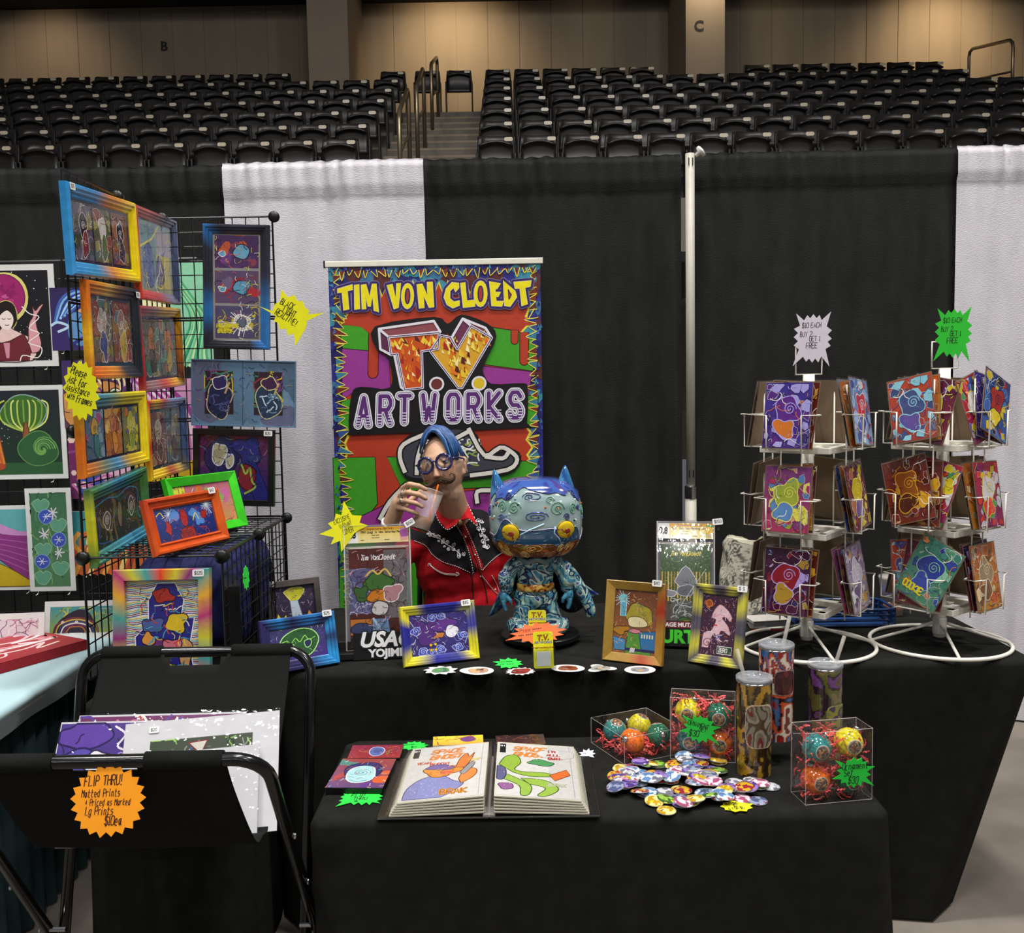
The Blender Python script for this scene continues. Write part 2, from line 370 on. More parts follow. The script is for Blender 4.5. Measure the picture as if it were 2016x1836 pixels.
# upright pole with hooks and base plate
pb = P(1352, 700, YD - .0); e = empty('drape_upright', (pb.x, YD - .085, 0), 'white telescopic pole standing in the gap between black curtains', 'pole')
ztop = P(1348, 312, YD).z
b = MB(); b.tube([(0, 0, .01), (0, 0, 1.05)], .024, 16).tube([(0, 0, 1.0), (0, 0, ztop)], .019, 16)
b.build('pole_tube', 'pole_paint', e, smooth=True)
MB().lathe([(.026, 0), (.026, .05), (.02, .055)], 16, M=Matrix.Translation((0, 0, 1.03))).build('pole_collar', 'chrome', e)
for z in (1.12, ztop - .05):
    for sx in (-.008, .008): MB().box(sx - .002, sx + .002, -.0205, -.015, z, z + .03).build('pole_slot', 'black_plastic', e)
MB().prism(rrect(.16, .4, .03, y=-.1), 0, .012).build('base_plate', 'black_metal', e)
cp = MB().lathe([(.008, 0), (.010, .02), (.024, .024), (.024, .034), (.006, .04)], 14, M=Matrix.Translation((.022, 0, ztop - .01)) @ Matrix.Rotation(.9, 4, 'Y')).build('hook_cap', 'white_plastic', e, smooth=True)
for (a, bb) in (('a', 'd'), ('e', 'g')):
    p, q = pts[a], pts[bb]; e = empty('drape_rail', (p.x, YD + .022, p.z - .035), 'hidden steel crossbar carrying the %s curtains' % ('left' if a == 'a' else 'right'), 'rail')
    MB().tube([(0, 0, 0), (q.x - p.x, 0, q.z - p.z)], .010, 10).build('rail_tube', 'chrome', e)
# ================================================================ lettering, flat art, frames, signs
GL = {'A': "00 26 40|12 32", 'B': "00 06 26 35 34 23 03|23 42 41 30 00", 'C': "45 36 16 05 01 10 30 41", 'D': "00 06 26 44 42 20 00", 'E': "46 06 00 40|03 33", 'F': "46 06 00|03 33",
 'G': "45 36 16 05 01 10 30 41 43 23", 'H': "06 00|46 40|03 43", 'I': "26 20", 'J': "36 31 20 10 01", 'K': "06 00|46 03 40", 'L': "06 00 40", 'M': "00 06 23 46 40", 'N': "00 06 40 46",
 'O': "16 05 01 10 30 41 45 36 16", 'P': "00 06 36 45 44 33 03", 'Q': "16 05 01 10 30 41 45 36 16|22 40", 'R': "00 06 36 45 44 33 03|23 40", 'S': "45 36 16 05 04 13 33 42 41 30 10 01",
 'T': "06 46|26 20", 'U': "06 01 10 30 41 46", 'V': "06 20 46", 'W': "06 10 23 30 46", 'X': "06 40|00 46", 'Y': "06 23 46|23 20", 'Z': "06 46 00 40",
 '0': "16 05 01 10 30 41 45 36 16", '1': "15 26 20|10 30", '2': "05 16 36 45 44 00 40", '3': "05 16 36 45 34 23|23 33 42 41 30 10 01", '4': "30 36 02 42", '5': "46 06 03 33 42 41 30 10 01",
 '6': "36 15 03 01 10 30 41 42 33 13 02", '8': "23 14 15 26 35 34 23 12 11 20 31 32 23", '9': "43 33 13 04 15 36 45 43 20", '$': "45 36 16 05 04 13 33 42 41 30 10 01|27 2a", '!': "26 22|2020", '*': "25 21|14 32|12 34", '.': "1010", ':': "23 23|20 20", '-': "13 33", '>': "03 43|34 43 32", '(': "36 24 22 30",
 'a': "34 14 03 01 10 20 34 31 40", 'b': "06 00 20 31 33 24 03", 'c': "34 14 03 01 10 30", 'd': "34 14 03 01 10 20 31|36 30", 'e': "02 32 33 24 14 03 01 10 30", 'f': "36 26 15 10|03 33", 'g': "34 14 03 01 10 30|34 3a 2b 0a",
 'h': "06 00|03 24 33 30", 'i': "14 10|15 16", 'k': "06 00|34 02 30", 'l': "16 10", 'm': "04 00|03 14 23 20|23 34 43 40", 'n': "04 00|03 24 33 30", 'o': "14 03 01 10 20 31 33 24 14", 'p': "04 0b|04 24 33 31 20 00",
 'r': "04 00|03 14 34", 's': "34 14 03 12 32 31 20 00", 't': "16 11 20 30|04 34", 'u': "04 01 10 20 34 30", 'v': "04 20 44", 'w': "04 10 22 30 44", 'x': "04 30|00 34", 'y': "04 20|44 1b", 'z': "04 34 00 30", '~': "03 14 12 24 22 33 43", ',': "11 0a", "'": "26 25"}
_HX = {'a': -1, 'b': -2}
def glyph(ch):
    out = []
    for pl in GL.get(ch, '').split('|'):
        pl = pl.replace(' ', ''); pts = [(int(pl[i]), _HX.get(pl[i + 1], None) if pl[i + 1] in _HX else int(pl[i + 1])) for i in range(0, len(pl) - 1, 2)]
        if len(pts) > 1: out.append(pts)
    return out
def crom(pts, k=5, closed=False):
    n = len(pts); out = []
    if n < 3: return [tuple(p) for p in pts]
    for i in range(n if closed else n - 1):
        p0, p1, p2, p3 = [pts[(i + d) % n] if closed else pts[max(0, min(n - 1, i + d))] for d in (-1, 0, 1, 2)]
        for j in range(k):
            t = j / k
            out.append(tuple(.5 * (2 * b + (c - a) * t + (2 * a - 5 * b + 4 * c - d) * t * t + (3 * b - a - 3 * c + d) * t ** 3) for a, b, c, d in zip(p0, p1, p2, p3)))
    if not closed: out.append(tuple(pts[-1]))
    return out
class Art:
    """flat print: coloured shapes in x 0..w, y 0..h (metres), each coat a hair above the last"""
    def __init__(s, w, h, seed=0, z=0.0, x0=None, y0=0.0):
        s.w, s.h, s.z = w, h, z; s.b = MB(); s.r = random.Random(seed); s.k = min(w, h); s.dz = 1.2e-5; s.x0 = -w / 2 if x0 is None else x0; s.y0 = y0
    def up(s): s.z += s.dz
    def q(s, x, y): return (s.x0 + x * s.w, s.y0 + y * s.h, s.z)
    def poly(s, pts, col, out=None, ow=.012, raw=False):
        s.up(); P2 = [s.q(*p)[:2] for p in pts]
        tri = geometry.tessellate_polygon([[Vector((p[0], p[1], 0)) for p in P2]]); vs = [(p[0], p[1], s.z) for p in P2]; fs = []
        for a, b, c in tri:
            A = (P2[b][0] - P2[a][0]) * (P2[c][1] - P2[a][1]) - (P2[c][0] - P2[a][0]) * (P2[b][1] - P2[a][1])
            fs.append((a, b, c) if A > 0 else (a, c, b))
        s.b.add(vs, fs, col)
        if out: s.ln(list(pts) + [pts[0]], ow, out)
        return s
    def bg(s, c1, c2=None, horiz=False):
        s.up(); c1 = C(c1); c2 = C(c2) if c2 else c1
        vs = [s.q(0, 0), s.q(1, 0), s.q(1, 1), s.q(0, 1)]; s.b.addc(vs, [(0, 1, 2, 3)], [c1, c2, c2, c1] if horiz else [c2, c2, c1, c1]); return s
    def rect(s, x0, y0, x1, y1, col, out=None, ow=.012): return s.poly([(x0, y0), (x1, y0), (x1, y1), (x0, y1)], col, out, ow)
    def blob(s, cx, cy, rx, ry, col, out=None, ow=.014, wob=.12, rot=0, n=26):
        ph = [(s.r.uniform(0, 7), s.r.uniform(.3, 1)) for _ in range(3)]; pts = []
        for i in range(n):
            a = 2 * PI * i / n; k = 1 + wob * sum(q * math.sin((m + 2) * a + p) for m, (p, q) in enumerate(ph)) / 1.5
            x, y = rx * k * math.cos(a) * s.k / s.w, ry * k * math.sin(a) * s.k / s.h
            if rot: X, Y = x * s.w, y * s.h; x, y = (X * math.cos(rot) - Y * math.sin(rot)) / s.w, (X * math.sin(rot) + Y * math.cos(rot)) / s.h
            pts.append((min(1, max(0, cx + x)), min(1, max(0, cy + y))))
        return s.poly(pts, col, out, ow)
    def _stroke(s, pts, w, col):
        w *= s.k / 2; s.z += 2e-6; Q = [Vector(s.q(*p)[:2]) for p in pts]; n = len(Q); vs = []
        if n < 2: return
        cl = (Q[0] - Q[-1]).length < 1e-7
        for i in range(n):
            if cl and i in (0, n - 1): a, b = Q[1], Q[-2]; t = a - b
            else: t = Q[min(i + 1, n - 1)] - Q[max(i - 1, 0)]
            if t.length < 1e-9: t = Vector((1, 0))
            t.normalize(); m = Vector((-t.y, t.x)); e = Vector((0, 0))
            if not cl and i == 0: e = -t * w * .6
            if not cl and i == n - 1: e = t * w * .6
            for sg in (-1, 1): p = Q[i] + m * w * sg + e; vs.append((p.x, p.y, s.z))
        s.b.add(vs, [(2 * i, 2 * i + 2, 2 * i + 3, 2 * i + 1) for i in range(n - 1)], col)
    def seg(s, pts, w, col):
        """heavy line of even width with round joints"""
        h = w * s.k / 2; Q = [Vector(s.q(*p)[:2]) for p in pts]
        for a, b in zip(Q, Q[1:]):
            t = b - a
            if t.length < 1e-7: continue
            s.z += 1.5e-6; t.normalize(); m = Vector((-t.y, t.x)) * h; s.b.add([(v.x, v.y, s.z) for v in (a - m, b - m, b + m, a + m)], [(0, 1, 2, 3)], col)
        for a in Q: s.z += 1.5e-6; s.b.add([(a.x + h * math.cos(k * PI / 5), a.y + h * math.sin(k * PI / 5), s.z) for k in range(10)], [tuple(range(10))], col)
    def ln(s, pts, w, col, sm=False, k=4):
        s.up(); s._stroke(crom(pts, k) if sm else pts, w, col); return s
    def spiral(s, cx, cy, r, turns, w, col, dirn=1, up=True):
        if up: s.up()
        n = int(turns * 12) + 2; s._stroke([(cx + dirn * r * (1 - i / n) * math.cos(2 * PI * turns * i / n) * s.k / s.w, cy + r * (1 - i / n) * math.sin(2 * PI * turns * i / n) * s.k / s.h) for i in range(n)], w, col); return s
    def squig(s, n, cols, L=.25, w=.012, box=(0, 0, 1, 1), ang=None):
        for c in cols:
            s.up()
            for _ in range(max(1, n // len(cols))):
                x = s.r.uniform(box[0], box[2]); y = s.r.uniform(box[1], box[3]); a = s.r.uniform(0, 7) if ang is None else ang + s.r.uniform(-.4, .4); pts = [(x, y)]
                for _ in range(4):
                    a += s.r.uniform(-.9, .9); x += L / 4 * math.cos(a) * s.k / s.w; y += L / 4 * math.sin(a) * s.k / s.h; pts.append((min(box[2], max(box[0], x)), min(box[3], max(box[1], y))))
                s._stroke(crom(pts, 3), w, c)
        return s
    def dots(s, n, col, r=.012, box=(0, 0, 1, 1)):
        s.up()
        for _ in range(n):
            s.z += 1e-6; x = s.r.uniform(box[0], box[2]); y = s.r.uniform(box[1], box[3]); q = r * s.r.uniform(.4, 1.2); c = s.q(x, y)
            s.b.add([(c[0] + q * s.k * math.cos(a), c[1] + q * s.k * math.sin(a), s.z) for a in (0, 1.05, 2.09, 3.14, 4.19, 5.24)], [(0, 1, 2, 3, 4, 5)], col)
        return s
    def patch(s, n, cols, size=.2, box=(0, 0, 1, 1), out=None):
        for i in range(n):
            s.blob(s.r.uniform(box[0], box[2]), s.r.uniform(box[1], box[3]), size * s.r.uniform(.5, 1.2), size * s.r.uniform(.4, 1), s.r.choice(cols), out, .012, .3, s.r.uniform(0, 3), 14)
        return s
    def rays(s, cx, cy, r, n, w, col):
        s.up()
        for i in range(n):
            a = 2 * PI * i / n + s.r.uniform(-.1, .1); q = r * s.r.uniform(.5, 1); s._stroke([(cx, cy), (cx + q * math.cos(a) * s.k / s.w, cy + q * math.sin(a) * s.k / s.h)], w, col)
        return s
    def txt(s, t, x, y, h, col, w=.02, slant=0, jit=.12, sp=1.45, rot=0, wide=1.0, center=False):
        """hand lettering: x,y of the first baseline point, h cap height, all as fractions of the smaller side"""
        s.up(); g = h / 6 * s.k
        wd = lambda ch: (.62 if ch in "iIl!.1'," else 1.0) if ch != ' ' else .75
        tot = sum(wd(c) * 4 * sp * .75 * wide for c in t) * g
        X = x * s.w - (tot / 2 if center else 0); Y = y * s.h; x00, y00 = x * s.w, y * s.h
        for ch in t:
            for pl in glyph(ch):
                pts = [(a + s.r.uniform(-jit, jit) * 2, b + s.r.uniform(-jit, jit) * 2) for a, b in pl]
                off = 1 if ch in "iIl!1" else 0
                Q = [((X + ((a - off) * wide + b * slant) * g * .75), (Y + b * g)) for a, b in pts]
                if rot: Q = [(x00 + (a - x00) * math.cos(rot) - (b - y00) * math.sin(rot), y00 + (a - x00) * math.sin(rot) + (b - y00) * math.cos(rot)) for a, b in Q]
                Q = [(a / s.w, b / s.h) for a, b in Q]
                s._stroke(crom(Q, 3) if len(Q) > 3 and jit > 0 else Q, w, col)
            X += wd(ch) * 4 * sp * .75 * wide * g
        return s
    def ftxt(s, t, x, y, size, col, off=0, shear=0, sx=1):
        s.up(); vs, fs = font_mesh(t, size, off, 0, shear); c = s.q(x, y); s.b.add([(c[0] + v[0] * sx, c[1] + v[1], s.z) for v in vs], fs, col); return s
    def mosaic(s, n, cols, size=.1, box=(0, 0, 1, 1), dark='1a1420'):
        """stained-glass ground: many small outlined patches"""
        for i in range(n):
            x, y = s.r.uniform(box[0], box[2]), s.r.uniform(box[1], box[3]); q = size * s.r.uniform(.6, 1.3); m = s.r.randint(4, 7); a0 = s.r.uniform(0, 6)
            pts = [(min(box[2], max(box[0], x + q * s.r.uniform(.6, 1.2) * math.cos(a0 + 2 * PI * j / m) * s.k / s.w)), min(box[3], max(box[1], y + q * s.r.uniform(.6, 1.2) * math.sin(a0 + 2 * PI * j / m) * s.k / s.h))) for j in range(m)]
            s.poly(pts, s.r.choice(cols), s.r.choice([dark, dark, 'd8d4d0']), .007)
        return s
    def detail(s, n=70, L=.1, w=.008):
        """fine pen work in tints and shades of the colours already laid down"""
        cs = [c for c in s.b.c if not isinstance(c, list)] or [(.5, .5, .5, 1)]
        for k in range(6):
            c = s.r.choice(cs); g = s.r.choice((.4, .6, 1.5, 2.0)); c = tuple(min(.9, q * g + (.03 if g > 1 else 0)) for q in c[:3]) + (1,)
            s.squig(n // 6, [c], L, w)
        return s
    def build(s, name, m='print', parent=None): return s.b.build(name, m, parent)
def stops_col(stops):
    st = [(t, C(c)) for t, c in stops]
    def f(t):
        t %= 1.0
        for (a, ca), (b, cb) in zip(st, st[1:] + [(st[0][0] + 1, st[0][1])]):
            if a <= t <= b: k = (t - a) / max(1e-6, b - a); return tuple(x + (y - x) * k for x, y in zip(ca, cb))
        k = (t + 1 - st[-1][0]) / (st[0][0] + 1 - st[-1][0]); return tuple(x + (y - x) * k for x, y in zip(st[-1][1], st[0][1]))
    return f
PROF = {'step': [(0, 0), (0, .75), (.1, 1), (.32, 1), (.38, .82), (.6, .8), (.66, .62), (.9, .55), (1, .45), (1, 0)],
        'flat': [(0, 0), (0, .92), (.06, 1), (.94, 1), (1, .9), (1, 0)],
        'bevel': [(0, 0), (0, .95), (.08, 1), (.92, .55), (1, .5), (1, 0)],
        'scoop': [(0, 0), (0, .7), (.12, .98), (.3, 1), (.5, .7), (.75, .55), (.85, .75), (1, .6), (1, 0)]}
def moulding(w, h, fw, fd, colf, prof='step', n=12):
    b = MB(); rings = []
    for t, z in PROF[prof]:
        t *= fw; z *= fd; x0, x1, y0, y1 = -w / 2 + t, w / 2 - t, t, h - t; ring = []
        for (xa, ya, xb, yb) in ((x0, y1, x1, y1), (x1, y1, x1, y0), (x1, y0, x0, y0), (x0, y0, x0, y1)):
            for i in range(n): k = i / n; ring.append((xa + (xb - xa) * k, ya + (yb - ya) * k, z))
        rings.append(ring)
    N = 4 * n; cols = [colf(i / N) for i in range(N)]; vs = [p for r in rings for p in r]; cs = cols * len(rings)
    fs = [(k * N + i, (k + 1) * N + i, (k + 1) * N + (i + 1) % N, k * N + (i + 1) % N) for k in range(len(rings) - 1) for i in range(N)]
    return b.addc(vs, fs, cs)
def price_tag(parent, x, y, z, txt='$25', w=.028, rot=0):
    a = Art(w, w * .62, 3, z + .0012, x0=-w / 2, y0=-w * .31); a.txt(txt, .2, .3, .45, '333333', .07, jit=.1)
    M = Matrix.Translation((x, y, 0)) @ Matrix.Rotation(rot, 4, 'Z')
    t = MB().prism(rrect(w, w * .62, .003), z, z + .001, 'e8e8e6').build('price_tag', 'paper', parent); t.matrix_local = M
    o = a.build('lettering', 'paper', t); return t
def picture(name, label, M, w, h, fw, fd, stops, draw, prof='step', mount=None, tagpos=None, tagtxt='$25', glass=True, cat='picture', group=None, back=True, matn='lacquer', easel=False, dense=80, gain=1.15):
    """framed picture: origin at bottom centre of the moulding, x right, y up, z out of the picture"""
    e = empty(name, M, label, cat, group)
    moulding(w, h, fw, fd, stops_col(stops) if isinstance(stops, list) else stops, prof).build('frame', matn, e)
    MB().box(-w / 2 + fw * .5, w / 2 - fw * .5, fw * .5, h - fw * .5, 0.0005, fd * .3, '3a2d20').build('backing_board', 'paper', e)
    a = Art(w - 2 * fw + .002, h - 2 * fw + .002, sum(map(ord, label)), fd * .3 + .0003, y0=fw - .001)
    if mount: a.bg(mount)
    draw(a)
    if dense: a.detail(dense)
    if gain != 1: a.b.c = [[tuple(min(1, v * gain) for v in q[:3]) + (1,) for q in c] if isinstance(c, list) else tuple(min(1, v * gain) for v in c[:3]) + (1,) for c in a.b.c]
    a.build('artwork', 'print', e)
    if glass: MB().add([(-w / 2 + fw, fw, fd * .44), (w / 2 - fw, fw, fd * .44), (w / 2 - fw, h - fw, fd * .44), (-w / 2 + fw, h - fw, fd * .44)], [(0, 1, 2, 3)]).build('glass', 'glass', e)
    if tagpos: price_tag(e, tagpos[0] * w / 2, tagpos[1] * h, fd, tagtxt)
    if easel: MB().box(-.02, .02, h * .0 + .001, h * .75, -.003, 0, '111111', M=Matrix.Translation((0, h * .72, 0)) @ Matrix.Rotation(math.radians(22), 4, 'X') @ Matrix.Translation((0, -h * .74, 0))).build('easel_back', 'black_plastic', e)
    return e
def stand(bl, br, z, lean, topc=None, depth=.015):
    """plane of a thing that stands on a shelf at height z with its lower corners at two pixels, leaning back"""
    a = TZ(bl[0], bl[1], z); b = TZ(br[0], br[1], z); u = (b - a); w = u.length; u.normalize()
    n0 = u.cross(Vector((0, 0, 1))); L = math.radians(lean); v = Vector((0, 0, 1)) * math.cos(L) - n0 * math.sin(L)
    M = frameM((a + b) / 2, u, v); h = None
    if topc:
        nn = u.cross(v).normalized(); hs = [(PL(p[0], p[1], a, nn) - a).dot(v) for p in topc]; h = sum(hs) / len(hs)
    return M, w, h
def onplane(p0, n, tl, tr, br, bl):
    q = [PL(x, y, p0, n) for x, y in (tl, tr, br, bl)]
    u = ((q[1] - q[0]) + (q[2] - q[3])) / 2; v = ((q[0] - q[3]) + (q[1] - q[2])) / 2
    c = (q[2] + q[3]) / 2; nn = u.normalized().cross(v.normalized())
    return frameM(c, u, v), u.length, v.length
def burst(rx, ry, n=16, inner=.78, spikes=(), seed=1, jit=.06):
    r = random.Random(seed); pts = []
    for i in range(2 * n):
        a = PI / 2 - PI * i / n; k = (1 if i % 2 == 0 else inner) * (1 + r.uniform(-jit, jit))
        for sa, sk in spikes:
            if i % 2 == 0 and abs(((math.degrees(a) - sa + 180) % 360) - 180) < 180 / n * .95: k *= sk
        pts.append((rx * k * math.cos(a), ry * k * math.sin(a)))
    return pts
def sign(label, M, poly, col, lines, w=.035, seed=1, k=None, ink='1a1a1a', group='hand-lettered starburst signs', thick=.0012, parent=None, wide=.62):
    """card cut to a starburst, centre origin; lines: (text, x, y, cap height) in metres"""
    e = empty('starburst_sign', M, label, 'sign', group)
    MB().prism(poly, 0, thick, col).build('card', 'paper', e)
    a = Art(1, 1, seed, thick + .0003, x0=0, y0=0)
    for t in lines:
        tx, x, y, h = t[:4]; a.txt(tx, x, y, h, ink, t[5] if len(t) > 5 else h * .11, slant=.12, jit=.14, rot=t[4] if len(t) > 4 else 0, wide=wide, sp=1.4)
        if tx.endswith('_'): pass
    a.build('lettering', 'paper', e); return e
# ================================================================ tables under cloths
def cloth_table(name, label, x0, x1, y0, y1, z, m, group, inset=(0, 0, 0, 0), amp=.02, seed=0, wav=9, clear=.01, legs=True):
    """folding table with a floor-length cloth; inset = how far the hem pulls in at left, right, front, back"""
    r = random.Random(seed); e = empty(name, ((x0 + x1) / 2, (y0 + y1) / 2, 0), label, 'table', group)
    cx, cy = (x0 + x1) / 2, (y0 + y1) / 2; hw, hd = (x1 - x0) / 2, (y1 - y0) / 2
    MB().box(-hw + .012, hw - .012, -hd + .012, hd - .012, z - .045, z - .006, '888070').build('tabletop', 'white_plastic', e, bevel=.01)
    for sx in (-1, 1):
        for sy in (-1, 1): MB().tube([(sx * (hw - .25), sy * (hd - .1), 0), (sx * (hw - .25), sy * (hd - .1), z - .04)], .014, 8).build('leg', 'black_metal', e, smooth=True)
    ph = [r.uniform(0, 7) for _ in range(4)]; n = 56
    def ring(t, drop):
        l, rr, f, bk = inset; ax0, ax1 = -hw + l * t, hw - rr * t; ay0, ay1 = -hd + f * t, hd - bk * t; rc = .02 + .05 * t; pts = []
        per = [((ax0 + rc, ay0), (ax1 - rc, ay0), (0, -1)), ((ax1, ay0 + rc), (ax1, ay1 - rc), (1, 0)), ((ax1 - rc, ay1), (ax0 + rc, ay1), (0, 1)), ((ax0, ay1 - rc), (ax0, ay0 + rc), (-1, 0))]
        for k, (a, b, nn) in enumerate(per):
            for i in range(n):
                q = i / (n - 1); x = a[0] + (b[0] - a[0]) * q; y = a[1] + (b[1] - a[1]) * q; s = (b[0] - a[0] + b[1] - a[1]) * q
                ed = math.exp(-min(q, 1 - q) * 14)
                d = amp * t ** .8 * (math.sin(wav * s + ph[k]) + .5 * math.sin(wav * 2.3 * s + ph[(k + 1) % 4])) * .7 + ed * t * .03
                pts.append((x + nn[0] * d, y + nn[1] * d, drop))
        return pts
    R = 8; rings = []
    for i in range(5):
        a = PI / 2 * i / 4; rings.append([(p[0] * 1, p[1], z - .018 * (1 - math.cos(a))) for p in ring(0, z)])
        s = .018 * (1 - math.sin(a)); rings[-1] = [(p[0] * (1 - s / hw), p[1] * (1 - s / hd), p[2]) for p in rings[-1]]
    for i in range(1, 13): t = i / 12; rings.append(ring(t, z - .018 - (z - .018 - clear) * t))
    N = 4 * n; vs = [p for q in rings for p in q]; fs = [(k * N + i, (k + 1) * N + i, (k + 1) * N + (i + 1) % N, k * N + (i + 1) % N) for k in range(len(rings) - 1) for i in range(N)]
    b = MB().add(vs, fs); b.add(rings[0], [tuple(range(N - 1, -1, -1))])
    b.build('tablecloth', m, e, smooth=True); return e
ZB, ZF = .75, .66
cloth_table('display_table', 'long table under black cloth carrying the card spinners and the figurine', -.66, 1.425, 2.57, 3.36, ZB, 'black_cloth', 'black clothed tables', (0, .2, .03, 0), .022, 3)
cloth_table('display_table', 'low table under black cloth carrying the open binder and the badges', -.42, .745, 1.858, 2.31, ZF, 'black_cloth', 'black clothed tables', (.02, -.03, -.02, 0), .014, 5, 6)
cloth_table('display_table', 'black covered side table under the wire cube rack', -1.085, -.70, 2.34, 3.34, ZB, 'black_cloth', 'black clothed tables', (0, 0, 0, 0), .012, 6)
mat('aqua_cloth', 'a9c6cb', rough=.75, noise_amt=.06, nscale=5, bump=.15, bscale=14, sheen=.2)
nt_ = cloth_table('neighbour_table', 'neighbouring table under a pale aqua satin cloth with a dark pleated skirt', -3.0, -1.275, 2.1, 3.2, .74, 'aqua_cloth', None, (0, .05, .05, 0), .006, 8, 12, clear=.64)
mat('teal_skirt', '22383c', rough=.8, noise_amt=.2, nscale=12)
sk = MB(); N_ = 260
def skp(i, z):
    L_ = (1.6 + 1.0); s = i / N_ * L_; x, y = (-2.2375 + 2.1375 + s * 1 - .0, 0) if 0 else (0, 0)
    w_ = .012 * math.sin(s * 90)
    return (-.86 + s + 0, -.46 + w_, z) if s < 1.6 else (.74 + w_, -.46 + (s - 1.6), z)
sk.add([skp(i, z) for z in (.01, .7) for i in range(N_ + 1)], [(i, i + 1, N_ + 2 + i, N_ + 1 + i) for i in range(N_)])
sk.build('table_skirt', 'teal_skirt', nt_, smooth=True)
# ================================================================ neighbour's grid wall with prints
YG = 3.62
def wires(b, u0, u1, v0, v1, su, sv, r, f):
    k = int(round((u1 - u0) / su)); m = int(round((v1 - v0) / sv))
    for i in range(k + 1):
        u = u0 + (u1 - u0) * i / k; b.tube([f(u, v0), f(u, v1)], r * (1.8 if i in (0, k) else 1), 6)
    for j in range(m + 1):
        v = v0 + (v1 - v0) * j / m; b.tube([f(u0, v), f(u1, v)], r * (1.8 if j in (0, m) else 1), 6)
    return b
xl = P(-120, 900, YG).x; xr = P(405, 900, YG).x; zt_ = P(200, 512, YG).z
for i, (a, bb, lab) in enumerate([(xl, P(142, 900, YG).x, 'black wire grid wall holding the white-matted prints'), (P(146, 900, YG).x, xr, 'black wire grid wall behind the framed pictures')]):
    e = empty('grid_wall', (a, YG, 0), lab, 'grid wall')
    wires(MB(), 0, bb - a, .3, zt_, .0655, .0655, .0028, lambda u, v: (u, 0, v)).build('wire_mesh', 'wire_black', e)
    for x in (0, bb - a): MB().tube([(x, .0, 0), (x, 0, .4)], .012, 8).build('foot_post', 'black_metal', e); MB().tube([(x, -.25, .012), (x, .25, .012)], .012, 8).build('foot_bar', 'black_metal', e)
def hung(name, label, tl, br, draw, mat_w=0, lean=0, y=None, seed=1, gloss='print', cat='art print', white='d8d6d2'):
    Y = (y or YG) - .012; a = P(tl[0], br[1], Y); c = P(br[0], tl[1], Y); w = c.x - a.x; h = c.z - a.z
    e = empty(name, frameM(Vector(((a.x + c.x) / 2, Y, a.z)), Vector((1, 0, 0)), Vector((0, math.sin(math.radians(lean)), math.cos(math.radians(lean))))), label, cat, "neighbour's art prints")
    MB().box(-w / 2, w / 2, 0, h, -.004, 0, white).build('board', 'paper', e)
    A = Art(w - 2 * mat_w, h - 2 * mat_w, seed, .0004, y0=mat_w); draw(A); A.build('artwork', gloss, e)
    for sx in (-.35, .35):
        MB().tube([(sx * w, -.012, .012), (sx * w, -.012, 0), (sx * w, -.005, -.01), (sx * w, .03, -.01)], .0016, 6).build('hook', 'white_wire', e)
    return e
def art_moon(a):
    a.bg('17151a'); a.dots(60, 'e8e8e8', .008); a.blob(.36, .70, .36, .36, 'd8cf7a', wob=.03); a.blob(.36, .71, .31, .31, '9c2467', '6f1246', wob=.01); a.patch(14, ['b03a78', '8a1c5c', 'c2568c'], .06, (.2, .6, .52, .85))
    a.blob(.38, .50, .17, .21, '1e1514', 'cdbf6a', .012, .04); a.poly(crom([(.0, .32), (.2, .30), (.31, .36), (.33, .42), (.44, .42), (.46, .36), (.6, .3), (.74, .22), (.72, 0), (0, 0)], 3), 'e6c4bd', '3b2020')
    a.poly([(.0, .27), (.3, .2), (.42, .22), (.62, .3), (.72, .14), (.68, 0), (0, 0)], '6e2530', '3a1218'); a.poly([(.33, .2), (.42, .2), (.4, .03), (.36, .03)], 'd08a9a')
    a.blob(.385, .455, .105, .135, 'eedad2', None, .01, .03); a.poly(crom([(.26, .5), (.3, .62), (.42, .66), (.52, .6), (.54, .42), (.49, .53), (.4, .56), (.3, .5), (.29, .42)], 3), '1e1514'); a.ln([(.33, .47), (.36, .462), (.375, .47)], .01, '241414'); a.ln([(.41, .47), (.43, .462), (.45, .47)], .01, '241414'); a.ln([(.37, .4), (.395, .395), (.42, .4)], .012, '5a1a2c')
    a.poly(crom([(.72, .08), (.82, .1), (.86, .2), (.8, .45), (.92, .62), (.86, .6), (.8, .55), (.76, .62), (.77, .5), (.7, .4), (.68, .2)], 3), 'd99aa0', '4a2020'); a.ln([(.62, .6), (.72, .52), (.85, .48), (.7, .36), (.84, .3), (.68, .2), (.86, .14), (.8, .03), (.6, .06), (.55, 0)], .014, 'f0eadf', True)
def art_bluehair(a):
    a.bg('2f2552', '3a2a66'); a.blob(.62, .42, .3, .36, 'd8a582', '3b3b74'); a.blob(.4, .34, .2, .26, '5f8fc0', '2c3f86'); a.blob(.72, .2, .2, .16, '4a60b0')
    for k in range(9): a.ln([(.05 + .03 * k, .45 + .02 * k), (.15 + .05 * k, .8), (.4 + .06 * k, .95 - .02 * k), (.75 + .04 * k, .75 + .02 * k)], .035, ['3f62b4', '7fb2dd', '2d3f94', 'a9cfe8'][k % 4], True)
    a.blob(.5, .4, .13, .15, '5c9cd0', '1d2b66'); a.blob(.52, .4, .06, .07, '16204c'); a.ln([(.0, .4), (.1, .45), (.25, .38), (.1, .3)], .04, 'b9d3ea', True); a.blob(.82, .22, .08, .035, '7c2c52'); a.ln([(.3, .1), (.5, .2), (.55, .0)], .05, '33307e', True)
